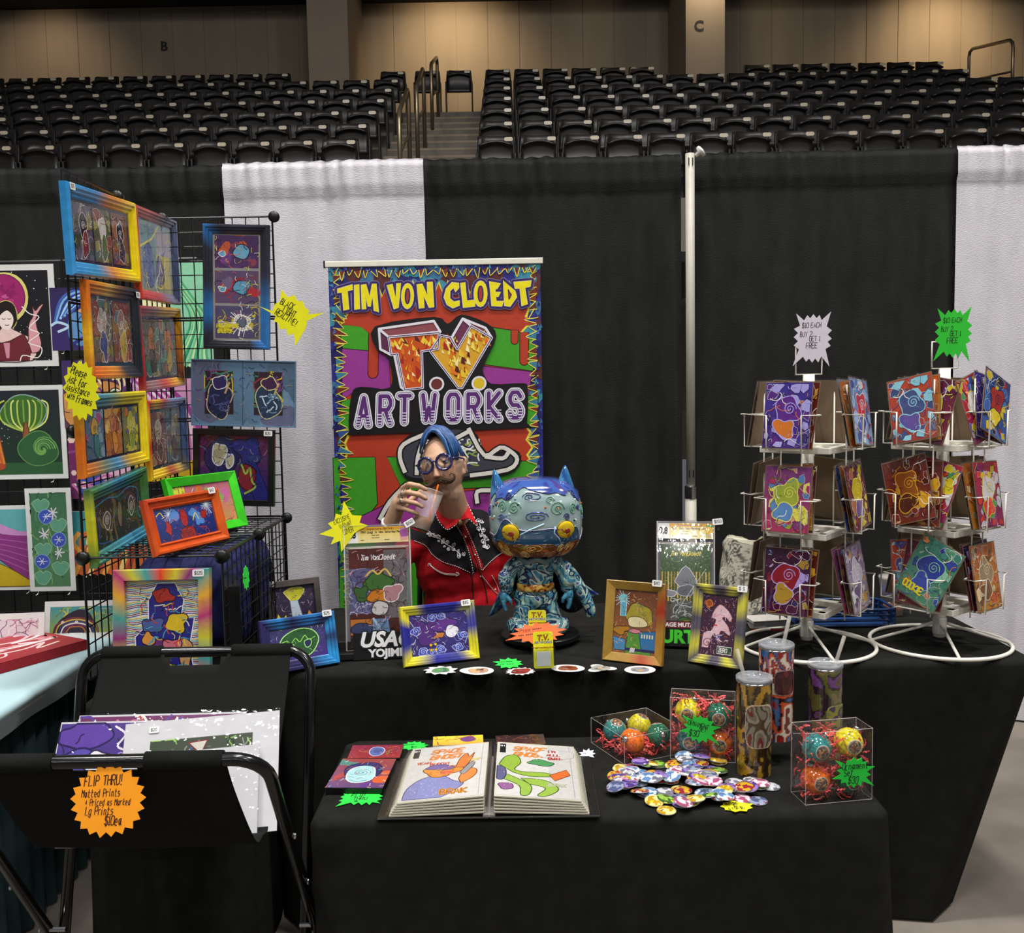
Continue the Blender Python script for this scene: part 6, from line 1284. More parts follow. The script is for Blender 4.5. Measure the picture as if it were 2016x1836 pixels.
def art_slab2(a):
    a.bg('2c4a20', '3a5424'); a.dots(260, '6a8c3c', .012, (0, .6, 1, 1)); a.dots(160, '24381a', .012, (0, .55, 1, 1))
    for k in range(16): a.rect(.02 + .062 * k, .42, .045 + .062 * k, .72, ['b89038', '8c6c2c', 'd0b050'][k % 3])
    a.rect(0, .0, 1, .42, '5a5248'); a.poly(crom([(.28, .62), (.5, .78), (.72, .62), (.62, .57), (.38, .57)], 3), '74747c', 'c0c0c8', .016); a.blob(.5, .53, .16, .12, '5c5a64', 'a8a8b0', .016); a.blob(.18, .5, .14, .07, '84848c', 'd0d0d8', .014, .2); a.blob(.82, .5, .14, .07, '84848c', 'd0d0d8', .014, .2); a.squig(30, ['8c98a0', '3c4448', 'b0b8bc'], .2, .016, (.2, .25, .8, .45)); a.blob(.5, .18, .22, .15, '34601c', '182c10', .02); a.blob(.5, .2, .14, .06, 'c8a828', '5a4810'); a.rect(0, 0, 1, .06, '5a1c20'); a.ln([(.9, .75), (.3, .3)], .01, 'd0d8dc')
s2 = slab('clear cased comic graded 9.8 at the centre right with a green leafy cover', M, w, h, None, art_slab2, 'TMNT: Saturday Morning Adventures #12', ('48a060', 'e0b030', 'c8b088'), 'd8c828')
sb = empty('display_stand', M @ Matrix.Translation((0, 0, .008)), 'black display base with bright green lettering under the right cased comic', 'stand')
MB().box(-.11, .11, -.004, .03, -.035, -.0185).build('back_rest', 'black_plastic', sb, bevel=.002); MB().box(-.11, .11, -.004, -.0005, -.035, .02).build('ledge', 'black_plastic', sb, bevel=.002)
MB().box(-.105, .105, -.003, .07, .0195, .0225).build('title_plate', 'black_plastic', sb); A = Art(.21, .073, 4, .024, y0=-.003); A.rect(.02, .72, .98, .97, '6a1c24'); A.ftxt('TEENAGE MUTANT NINJA', .5, .84, .0165, 'dcd4d0', .0006); A.ftxt('TURTLES', .5, .36, .05, '0c3010', .005); A.ftxt('TURTLES', .5, .36, .05, '48d030', .0022); A.build('lettering', 'paper', sb)
k = 2.765 / F
poly = [(-62, -2), (-34, 2), (-40, 14), (-26, 16), (-20, 28), (-10, 22), (2, 48), (10, 16), (28, 10), (20, -2), (34, -12), (14, -16), (4, -20), (-10, -32), (-30, -48), (-26, -26), (-46, -28), (-36, -16)]
sign('yellow starburst sign reading exclusive variant cover, fixed to the left cased comic', face_cam(688, 1032, 2.765, .1, .1, .25), [(x * k, y * k) for x, y in poly][::-1], 'f0ee10', [('EXCLUSIVE', -28 * k, 8 * k, 9 * k, .1), ('VARIANT', -20 * k, -4 * k, 9 * k, .1), ('COVER', -16 * k, -17 * k, 10 * k, .1)], ink='6a6a20')
for s_, x in ((s1, .94), (s2, .93)): price_tag(s_, x * .1, (h if s_ is s2 else h) - .004, .002, '$150', .03, .5 if s_ is s1 else .1)
# ================================================================ frames on the long table
GT = 'framed pictures standing on the long table'
def tpic(label, bl, br, tops, lean, fw, fd, stops, draw, **k):
    M, w, h = stand(bl, br, ZB, lean, tops); return picture('framed_picture', label, M, w, h, fw, fd, stops, draw, group=GT, easel=True, **k)
def art_cloud(a):
    a.bg('3a2c78', '2c2468'); a.blob(.3, .55, .3, .34, '4a2470', '241038', .02, .3); a.blob(.6, .7, .3, .16, '5a2c80', '241038', .02, .3); a.blob(.72, .52, .17, .15, 'e0dce4', '2a1c40', .014); a.blob(.5, .45, .12, .07, 'b8702c', '4a2410', .014, .3)
    for x, y in ((.4, .9), (.55, .92), (.1, .6), (.9, .4), (.2, .1), (.5, .12), (.8, .12), (.35, .06)): a.blob(x, y, .12, .09, '3f48a0', 'b0b8e8', .014, .25); a.spiral(x, y, .07, 1.6, .012, 'b8c0f0')
    for x, y in ((.34, .24), (.42, .25), (.34, .12), (.42, .12)): a.blob(x, y, .035, .035, 'd8b428', '6a5010', .01, .02)
    a.squig(20, ['8c88c8', '1c1640', 'd8d4e8'], .2, .01)
tpic('blue frame with yellow corners and a violet cloud print, in front of the cased comic', (794, 1314), (942, 1296), [(783, 1196), (934, 1180)], 15, .026, .02, [(0, 'd8cc28'), (.04, 'c8c038'), (.07, '24288c'), (.2, '22268a'), (.24, 'b0b050'), (.3, '4a4c90'), (.36, '3a3a90'), (.42, 'c8c028'), (.5, 'e0d420'), (.55, '3a3c80'), (.65, '22268a'), (.73, 'd0c828'), (.76, 'd8cc28'), (.82, '2a2c88'), (.92, '26288a'), (.96, 'd8cc28')], art_cloud, tagpos=(.75, .965), tagtxt='$85')
def art_portrait(a):
    a.bg('6a3a24', '8c5a34'); a.dots(80, 'b8824c', .01); a.rays(.2, .85, .22, 18, .012, 'a8d8e0'); a.blob(.2, .85, .1, .1, '7cc0d0', None); a.blob(.6, .62, .3, .24, '9a8c2c', '3a3410', .016, .2); a.blob(.55, .5, .24, .12, 'd0c498', '4a3c20', .016); a.rect(.15, .58, .28, .8, '5aa0b8', 'c8ecf0', .012); a.blob(.18, .36, .17, .1, 'a8741c', '3a2a10', .016, .3); a.poly([(.35, .35), (.8, .35), (.9, .0), (.3, .0)], '4f8a34', '1c2c14', .016); a.poly([(.6, .35), (.98, .38), (1, .05), (.68, .05)], '2f6a9c', '14283c', .016); a.poly([(.0, .25), (.3, .22), (.3, .05), (.05, .05)], '4a84b0', '1c3048', .016); a.blob(.5, .36, .13, .05, 'c87a88', '5a2430'); a.rect(.3, .05, 1, .09, '2c2450'); a.poly([(.4, .02), (.52, .02), (.54, .1), (.42, .1)], 'c0c4c8', '2a2a2a')
    for k in range(5): a.rect(.66 + .06 * k, .26, .69 + .06 * k, .32, 'd8c8a0')
tpic('tall gold frame streaked with red around an ochre and blue print', (1190, 1297), (1306, 1311), [(1204, 1138), (1316, 1152)], 11, .024, .02, [(0, 'a8843c'), (.15, '9c7830'), (.25, '94702c'), (.33, 'a02c20'), (.38, '9c6a30'), (.42, 'b0802c'), (.5, 'a87c34'), (.58, 'a03c28'), (.65, 'a07c34'), (.8, '94742c')], art_portrait, prof='bevel', tagpos=(.72, 1.0), tagtxt='$40')
def art_ribbon(a):
    a.bg('3a2034', '44283c'); a.dots(70, 'e0d0d8', .008); a.rays(.2, .84, .17, 22, .014, 'd8702c'); a.blob(.2, .84, .09, .09, '9c4a1c', 'e0903c', .014)
    PK = 'd8b4bc'
    a.poly(crom([(.08, .12), (.1, .35), (.3, .4), (.42, .58), (.3, .62), (.36, .74), (.5, .84), (.7, .78), (.86, .66), (.82, .58), (.7, .64), (.6, .62), (.78, .5), (.84, .36), (.6, .42), (.55, .3), (.68, .24), (.5, .26), (.42, .36), (.34, .3), (.26, .12)], 4), PK, '6a4450', .014)
    a.spiral(.22, .2, .14, 1.6, .03, '8c6470'); a.poly([(.42, .24), (.52, .3), (.62, .3), (.56, .36), (.46, .34)], '3a2c80'); a.blob(.42, .5, .06, .02, 'b8382c'); a.squig(14, ['b88c98', 'f0dce0'], .2, .012, (.15, .2, .8, .75)); a.rect(.52, .05, .92, .17, '2a4a34', 'e4e4e0', .02); a.txt('ZERO', .56, .08, .1, 'd8dcd4', .022, 0, .04, 1.25)
tpic('grey frame with yellow patches around a starry plum print, lettered at the foot', (1358, 1302), (1462, 1318), [(1378, 1148), (1496, 1160)], 13, .026, .02, [(i / 20, ['5a5660', 'd8d040', '5c5862', '504c58', 'c8c048'][i % 5]) for i in range(20)], art_ribbon, tagpos=(.85, .985), tagtxt='$75')
# ================================================================ small things on the long table
def logo(a, x, y, s):
    a.ftxt('T.V.', x, y, s * 1.25, '2a1830', s * .06, .1); a.ftxt('T.V.', x, y, s * 1.25, 'b8602c', s * .008, .1); a.ftxt('ARTWORKS', x, y - s * .75 / a.h, s * .55, '6a6ab0', s * .015)
def info_card(label, M, w=.05, h=.105):
    e = empty('contact_card', M, label, 'card', 'yellow contact cards'); MB().prism(rrect(w, h, .006, y=h / 2), 0, .0015, 'e8e020').build('card', 'glossprint', e); A = Art(w, h, 2, .0018); A.squig(8, ['f0ec70', 'd8cc18'], .5, .04, (.05, .05, .95, .95)); logo(A, .5, .83, .016); A.ftxt('TVARTWORKS.COM', .5, .56, .0062, '8c1c14', .0002); A.rect(.16, .06, .84, .46, 'dcdcd8', 'e8e8e4', .01); A.build('artwork', 'glossprint', e); return e
info_card('yellow contact card propped against the legs of the figurine', frameM(Vector((P(1058, 1240, base.y - .085).x, base.y - .085, ZB + .0285)), Vector((1, 0, 0)), Vector((0, .25, 1))), .052, .085)
M, w, h = stand((1050, 1316), (1092, 1314), ZB + .006, 10, [(1050, 1246)]); info_card('yellow contact card in a clear acrylic holder at the table front', M, .0545, .098)
e = empty('card_holder', M @ Matrix.Translation((0, -.004, 0)), 'clear acrylic card holder in front of the figurine', 'holder'); MB().box(-.030, .033, 0, .055, .004, .006).build('front_plate', 'acrylic', e); MB().box(-.030, .033, 0, .06, -.014, -.003).build('back_plate', 'acrylic', e); MB().box(-.030, .033, -.0015, .0, -.014, .006).build('floor_plate', 'acrylic', e)
def flat(px, py, z, yaw=0, tilt=0, dz=.001): p = TZ(px, py, z); return Matrix.Translation((p.x, p.y, z + dz)) @ Matrix.Rotation(yaw, 4, 'Z') @ Matrix.Rotation(tilt, 4, 'X')
k = 1 / 690.
sign('orange starburst sign lying on the turntable rim below the figurine', face_cam(1058, 1246, base.y - .125, 0, .9, .08), burst(53 * k, 26 * k, 13, .75, [(200, 1.35), (10, 1.2)], seed=5), 'f05a1c', [('Please ~~~~~', -34 * k, 4 * k, 9 * k, .05), ('~~~ ~~~~~~', -38 * k, -8 * k, 9 * k, .05)])
sign('small green starburst sign lying among the stickers', flat(1002, 1307, ZB, .05, 0, .002), burst(28 * k, 36 * k, 10, .7, [(170, 1.2)], seed=6), '2cd048', [('~~~~~~', -20 * k, 4 * k, 11 * k), ('~~ ~~~', -18 * k, -12 * k, 11 * k)])
ST = [((868, 1320), 'green jagged sticker at the left end of the row', 'jag', ['4f8a3c', '7cb04c', '2c5a24', 'c87a8c']), ((942, 1321), 'oval sticker with peach and red print, second in the row', 'leaf', ['c89a7c', 'a84a3c', 'e0c8a8', '5a2a20']), ((1025, 1322), 'spiky white sticker with dark red centre', 'star', ['6a1c20', '8c3438', '3a1418']), ((1118, 1316), 'domed brown sticker with red border', 'dome', ['8c4a2c', 'b86c3c', '6a2c1c']), ((1182, 1316), 'winged grey and white sticker, second from the right', 'wing', ['a8a49c', 'c89868', '6a6864']), ((1260, 1319), 'round sticker with teal and gold print at the right end of the row', 'round', ['7a8a9c', '4a6a5c', 'c89a30', 'c86a70'])]
for i, ((px, py), lab, kind, cs) in enumerate(ST):
    r = random.Random(i + 40); n = 28; rx, ry = .042, .036; pts = []
    for j in range(n):
        a = 2 * PI * j / n; q = {'round': 1, 'leaf': 1 + .25 * max(0, math.cos(a - PI)) ** 6, 'dome': 1 + .1 * math.cos(2 * a), 'jag': 1 + .16 * ((j % 3) - 1), 'star': .78 + .3 * (j % 2) * r.uniform(.5, 1), 'wing': .8 + .28 * math.cos(3 * a + .6)}[kind]; pts.append((rx * q * math.cos(a), ry * q * math.sin(a)))
    e = empty('sticker', flat(px, py, ZB, r.uniform(-.2, .2), 0, .0012), lab, 'sticker', 'stickers in a row on the long table'); MB().prism(pts, 0, .0006, 'e6e4e0').build('sticker_sheet', 'glossprint', e)
    A = Art(.07, .06, i, .0008, y0=-.03); A.blob(.5, .5, .42, .4, cs[0], cs[-1], .02, .15 if kind != 'round' else .02); A.patch(5, cs, .14, (.3, .3, .7, .7)); A.squig(10, cs + ['e8e4dc'], .2, .02, (.2, .2, .8, .8)); A.build('artwork', 'glossprint', e)
# ================================================================ card spinners
KR = '7a6650'
def card(label, M, w, h, cols, seed, group='sleeved prints in the spinners', txt=None):
    e = empty('sleeved_print', M, label, 'art print', group)
    MB().box(-w / 2, w / 2, 0, h, -.0015, 0, KR).build('backing_board', 'paper', e)
    A = Art(w * .97, h * .97, seed, .0003, y0=h * .015); A.bg(cols[0], cols[1])
    A.mosaic(40, cols, .13, (.02, .02, .98, .98)); A.blob(.5, .58, .26, .3, cols[2], cols[3], .02, .25); A.blob(.45, .3, .22, .2, cols[4 % len(cols)], cols[3], .02, .25); A.squig(16, cols[2:] + ['e8e4dc'], .3, .014); A.spiral(.55, .6, .14, 2.2, .016, cols[3]); A.detail(40, .07, .007)
    if txt: A.txt(txt, .12, .12, .14, 'e0d020', .035, 0, .05, 1.2)
    A.build('artwork', 'glossprint', e)
    MB().add([(-w / 2 - .003, -.002, .0012), (w / 2 + .003, -.002, .0012), (w / 2 + .003, h + .004, .0012), (-w / 2 - .003, h + .004, .0012)], [(0, 1, 2, 3)]).build('clear_sleeve', 'poly', e)
    return e
def spinner(cx, cy, label, a_front, R, ztop, seed):
    root = empty('card_spinner', (cx, cy, ZB), label, 'display rack', 'white wire card spinners'); b = MB
    RB = .190
    MB().tube([(RB * math.cos(2 * PI * k / 48), RB * math.sin(2 * PI * k / 48), .006) for k in range(48)], .0058, 8, True).build('base_ring', 'white_wire', root, smooth=True)
    for k in range(4): an = a_front + PI / 4 + k * PI / 2; MB().tube([(RB * math.cos(an), RB * math.sin(an), .006), (.012 * math.cos(an), .012 * math.sin(an), .062)], .0045, 8).build('base_spoke', 'white_wire', root, smooth=True)
    MB().lathe([(.013, .02), (.017, .022), (.017, .07), (.0165, ztop - ZB), (.0001, ztop - ZB)], 18).build('post', 'white_wire', root, smooth=True)
    MB().lathe([(.019, .03), (.0195, .032), (.0195, .075), (.018, .077)], 18).build('post_socket', 'white_plastic', root, smooth=True)
    for z in (.865 + .0, 1.085, 1.325):
        pl = MB(); s = .085 if z < 1.3 else .10
        for q in range(4): M = Matrix.Rotation(a_front + q * PI / 2, 4, 'Z'); pl.box(-s, s, -s - .002, -s + .022, z - ZB - .008, z - ZB + .010, M=M); pl.box(-.01, .01, -s, 0, z - ZB - .006, z - ZB, M=M)
        pl.build('platform', 'white_wire', root, bevel=.002)
    for q in range(4):                       # wire pockets, four sides, three tiers
        M = Matrix.Rotation(a_front + q * PI / 2, 4, 'Z'); wb = MB()
        for sx in (-.03, .03): wb.tube([(sx, -R + .03, .10), (sx, -R + .03, ztop - ZB - .03)], .0022, 6, M=M)
        wb.build('upright_wire', 'white_wire', root, smooth=True)
        for t, z in enumerate((.872, 1.10, 1.33)):
            zz = z - ZB; pk = MB()
            for sx in (-1, 1): pk.tube([(sx * .035, -R + .03, zz + .095), (sx * .088, -R + .02, zz + .095), (sx * .088, -R - .014, zz + .095), (sx * .05, -R - .022, zz + .095), (sx * .05, -R - .022, zz), (sx * .05, -R + .03, zz), (sx * .03, -R + .03, zz)], .0023, 6, M=M)
            pk.tube([(-.05, -R - .006, zz), (.05, -R - .006, zz)], .0023, 6, M=M); pk.build('wire_pocket', 'white_wire', root, smooth=True)
    hw = .037
    MB().tube([(-hw, 0, ztop - ZB), (-hw, -.002, ztop - ZB + .075), (hw, -.002, ztop - ZB + .075), (hw, 0, ztop - ZB)], .0028, 8, True).build('sign_holder', 'white_wire', root, smooth=True)
    return root
def pocket_card(cx, cy, a_front, R, q, t, off, tilt, roll, lab, w, h, cols, seed, dx=0, txt=None):
    z = (1.33, 1.10, .872)[t] + .003; Mr = Matrix.Translation((cx, cy, z)) @ Matrix.Rotation(a_front + q * PI / 2, 4, 'Z') @ Matrix.Translation((dx, -R - .012 + off, 0)) @ Matrix.Rotation(PI / 2 - tilt, 4, 'X')
    if roll: Mr = Mr @ Matrix.Translation((0, abs(math.sin(roll)) * w * .42, 0)) @ Matrix.Rotation(roll, 4, 'Z')
    return card(lab, Mr, w, h, cols, seed, txt=txt)
c1, c2 = TZ(1588, 1272, ZB), TZ(1849, 1266, ZB)
A1, A2 = -math.radians(39), -math.radians(53)
spinner(c1.x, c1.y, 'white wire card spinner with the white price burst, left of the pair', A1, .15, 1.535, 1)
spinner(c2.x, c2.y, 'white wire card spinner with the green price burst, right of the pair', A2, .135, 1.545, 2)
TN = ['top', 'middle', 'bottom']
VIO = ['3f3490', '4a2c80', '5a2c80', 'a8a0e0', 'c8702c', '2c2460']; RBL = ['4a80c0', '88b0d8', 'b82428', 'd8dce8', '2c4a9c', 'c8382c']; FAI = ['7c3a78', 'a8385c', '9aa83c', 'e0d85c', '5a84b8', '4a6a2c', 'd09a78']; FIR = ['5a2038', '7c2c40', 'c8b428', 'e8e05c', '6a4c9c', 'b86a48']; LIG = ['3a1430', '50183c', '8c1c28', 'b8a0e0', 'a88430', '3c2c58']; LAV = ['8c7ca0', 'a898b0', 'c0b4c4', 'e0dce4', '6a4c78', 'c89a3c']
MAR = ['b8482c', 'a03c28', '3c4c78', '8cc8d8', '5a4c90', '6a7c9c']; YBL = ['2a3c7c', '3a5ca8', 'a02820', '1c1c38', 'd8bc24', '3f84b8']; BRN = ['5a1c18', '742418', '8c4a1c', 'd8a028', '4a1410', 'c89030']; MUL = ['b02838', '8c2460', 'd0ccd0', 'd8c028', 'd8382c', '4c9a48', '3c5ab0']; BLU = ['3c7a6c', '4a8a6c', '2c3c90', '8ac0a0', '34489c', 'c87a44']; OCH = ['b8642c', 'c8842c', '9a8468', 'e0c898', '7c5434', 'c85a24']
L1 = {(0, 0): ('purple cloud print, upper front pocket of the left spinner', VIO), (0, 1): ('print with pale wing and yellow green shapes, middle front pocket of the left spinner', FAI), (0, 2): ('crimson and lightning print, lower front pocket of the left spinner', LIG),
      (1, 0): ('red and sky blue print, upper right pocket of the left spinner', RBL), (1, 1): ('print with yellow flames, middle right pocket of the left spinner', FIR), (1, 2): ('lavender print, lower right pocket of the left spinner', LAV)}
L2 = {(0, 0): ('tilted orange and navy print, upper front pocket of the right spinner', MAR), (0, 1): ('tilted dark brown print, middle front pocket of the right spinner', BRN), (0, 2): ('tilted blue and green print lettered in yellow, lower front pocket of the right spinner', BLU),
      (1, 0): ('tilted blue print with red and yellow, upper right pocket of the right spinner', YBL), (1, 1): ('busy red and white print, middle right pocket of the right spinner', MUL), (1, 2): ('ochre patchwork print, lower right pocket of the right spinner', OCH)}
rollA = {(0, 0): .22, (0, 1): .30, (0, 2): -.42, (1, 0): -.42, (1, 1): -.03, (1, 2): 0}
rs = random.Random(12)
for (c, A_, R, LB, nm, rl) in ((c1, A1, .15, L1, 'left', {(1, 0): -.1, (1, 1): .1, (1, 2): .08}), (c2, A2, .135, L2, 'right', rollA)):
    for q in range(4):
        for t in range(3):
            w, h = .135, .185
            nb = 2 if q < 2 else 1
            for k in range(nb + 1):
                if k == 0 and (q, t) in LB:
                    lab, cols = LB[(q, t)]; pocket_card(c.x, c.y, A_, R, q, t, 0, .16, rl.get((q, t), 0), lab, w, h, cols, 5 + q * 3 + t, txt='COOKIE' if (nm, q, t) == ('right', 0, 2) else None)
                else:
                    cols = rs.choice([VIO, RBL, FAI, FIR, LIG, MAR, YBL, BRN, MUL, BLU, OCH]); side = ['front', 'right', 'back', 'far left'][q]
                    pocket_card(c.x, c.y, A_, R, q, t, .006 + .009 * k, .16 + .02 * k, rs.uniform(-.12, .12) + (rl.get((q, t), 0) * (.4 if k == 1 else -.6)), 'sleeved print with kraft backing, %s, %s %s pocket of the %s spinner' % (['outermost', 'second', 'third'][k], TN[t], side, nm), w, h, cols, rs.randint(0, 999), rs.uniform(-.008, .008))
# price bursts in the sign holders
def spiky(k): return [(x * k, y * k) for x, y in [(-32, 48), (-16, 34), (-10, 44), (-4, 38), (2, 46), (8, 38), (14, 44), (18, 34), (36, 50), (28, 22), (38, 14), (30, 6), (38, -2), (30, -8), (36, -16), (26, -22), (34, -56), (18, -36), (12, -48), (6, -40), (0, -48), (-6, -40), (-12, -46), (-18, -36), (-38, -54), (-26, -22), (-36, -14), (-28, -6), (-36, 2), (-28, 10), (-36, 18), (-24, 24)]][::-1]
for (px, py, Y, col, lab, yw) in ((1599, 665, c1.y, 'dcd4e0', 'white starburst price sign reading ten dollars each on top of the left spinner', 0), (1876, 655, c2.y, '2cc832', 'green starburst price sign reading ten dollars each on top of the right spinner', .05)):
    k = (Y - .006) / F
    sign(lab, face_cam(px, py, Y - .006, yw), spiky(k), col, [('$10 EACH', -20 * k, 20 * k, 9 * k, .02), ('BUY 2', -24 * k, 3 * k, 9 * k, .02), ('GET 1', -6 * k, -6 * k, 9 * k, .02), ('FREE', -12 * k, -20 * k, 10 * k, .04)], wide=.82)
# ================================================================ things behind and beside the spinners
mat('floral', attr=True, rough=.9, noise_amt=.06, bump=.5, bscale=25)
pb2 = TZ(1466, 1185, ZB); fb = empty('floral_pouch', (P(1461, 1110, 3.12).x, 3.12, ZB), 'cream cloth pouch printed with grey roses, crumpled behind the cased comic', 'bag')
wv = (P(1506, 1100, 3.12).x - P(1418, 1100, 3.12).x) / 2; hv = P(1466, 1062, 3.12).z - ZB
def pouch(u, v): return (wv * 1.0 * sup(math.cos(2 * PI * u), .7) * (1 - .12 * v + .06 * math.sin(v * 9 + u * 20)), .05 * sup(math.sin(2 * PI * u), .7) * (1 - .3 * v), hv * v + .012 * math.sin(u * 19 + 2) * v)
rp = random.Random(4); roses = [(rp.uniform(0, 1), rp.uniform(0, 1), rp.uniform(.05, .1)) for _ in range(26)]
def pcol(u, v):
    n = noise.noise(Vector((u * 14, v * 9, 3)))
    for a, b, r in roses:
        d = math.hypot((u - a) * 2.2, v - b)
        if d < r and math.sin(d * 150 + 3 * n) > .1: return C('4a4a46')
    return C('d8d4c0') if n < .28 and abs(noise.noise(Vector((u * 30, v * 16, 9)))) > .045 else C('7c7c70')
MB().grid(90, 60, pouch, colf=pcol, wrap=True).build('pouch_cloth', 'floral', fb, smooth=True)
MB().add([pouch(i / 30, .985) for i in range(30)], [tuple(range(30))], 'b8b4a0').build('pouch_mouth', 'floral', fb)
pc3 = TZ(1757, 1210, ZB); cp = empty('drink_cup', (pc3.x, pc3.y, ZB), 'clear plastic cup of iced coffee on the long table behind the right spinner', 'cup')
MB().lathe([(.029, 0), (.031, .003), (.043, .12), (.043, .124)], 28).build('cup_wall', 'cup_film', cp, smooth=True); MB().lathe([(.0001, .003), (.029, .004), (.0345, .048), (.0001, .049)], 24).build('drink', 'amber_drink', cp, smooth=True); MB().lathe([(.0445, .122), (.0455, .126), (.0445, .130), (.036, .131), (.0001, .132)], 28).build('lid', 'cup_film', cp, smooth=True)
MB().lathe([(.0353, .05), (.0405, .10)], 28, '34407c').build('printed_band', 'glossprint', cp, smooth=True)
mat('blue_plastic', '1c3a6a', rough=.35); bk = empty('plastic_basket', (TZ(1640, 1215, ZB).x, 3.02, ZB), 'low navy blue plastic basket behind the left spinner', 'basket')
for z in (0, .016, .032, .048): MB().tube([(x, y, .008 + z) for x, y in rrect(.30, .16, .03)], .0045, 6, True).build('basket_rail', 'blue_plastic', bk, smooth=True)
for (x, y) in rrect(.30, .16, .03)[::2]: MB().box(x - .006, x + .006, y - .004, y + .004, .002, .06).build('basket_slat', 'blue_plastic', bk)
MB().box(-.14, .14, -.07, .07, .001, .006).build('basket_floor', 'blue_plastic', bk)
for i, (px, py, col, lab) in enumerate(((1512, 1236, ('2a2a2c', '8c1c24'), 'dark booklet with a red edge lying under the left spinner'), (1508, 1226, ('c8c4bc', '3a3a3c'), 'pale booklet lying under the left spinner pockets'))):
    e = empty('booklet', flat(px, py, ZB, .25 * i - .1, 0, .001 + .009 * i), lab, 'booklet'); MB().box(-.06, .06, -.04, .04, 0, .008, col[0]).build('cover', 'glossprint', e); MB().box(-.058, .058, -.0405, -.03, .0015, .0065, col[1]).build('page_edge', 'paper', e)
# ================================================================ low table: binder, canvases, ornaments, badges, tumblers
o = TZ(963, 1611, ZF); bd = empty('open_binder', Matrix.Translation((o.x, o.y, ZF)) @ Matrix.Rotation(-.012, 4, 'Z'), 'open black binder of sleeved comic covers on the low table', 'binder')
PW, PD = .190, .292
b = MB()
for sx, ex in ((-1, .225), (1, .222)): b.box(min(0, sx * ex), max(0, sx * ex), -.004, PD + .016, .001, .005, '1c1a18')
b.build('cover', 'lacquer', bd, bevel=.002); MB().box(-.012, .012, -.002, PD + .01, .004, .009, '8a8a88').build('spine', 'cup_film', bd)
def leaf(sx, k, last):
    z0, z1 = .006 + .0042 * k, .012 + .0058 * k; x1 = PW + .010 - .003 * k; d = rnd.uniform(-.003, .003); yo = -.001 + .0018 * k
    A0, A1 = (sx * .010, z1), (sx * x1, z0)
    return A0, A1, yo
for sx in (-1, 1):
    for k in range(6):
        A0, A1, yo = leaf(sx, k, k == 5); t = .0026
        vs = [(A0[0], yo, A0[1]), (A1[0], yo, A1[1]), (A1[0], yo + PD, A1[1]), (A0[0], yo + PD, A0[1])]; vs += [(x, y, z + t) for x, y, z in vs]
        f = [(0, 1, 2, 3), (4, 7, 6, 5), (0, 4, 5, 1), (1, 5, 6, 2), (2, 6, 7, 3), (3, 7, 4, 0)]; f = f if sx < 0 else [tuple(reversed(q)) for q in f]
        MB().add(vs, f, 'b8b4a2').build('comic_board', 'paper', bd)
        w2 = [(A0[0] * .2, yo - .006, A0[1] + t * .9), (A1[0] + sx * .008, yo - .006, A1[1] + t * .9), (A1[0] + sx * .008, yo + PD + .006, A1[1] + t * .9), (A0[0] * .2, yo + PD + .006, A0[1] + t * .9)]
        MB().add([(x, y, z + .0004) for x, y, z in w2], [(0, 3, 2, 1) if sx < 0 else (0, 1, 2, 3)]).build('clear_sleeve', 'poly', bd)
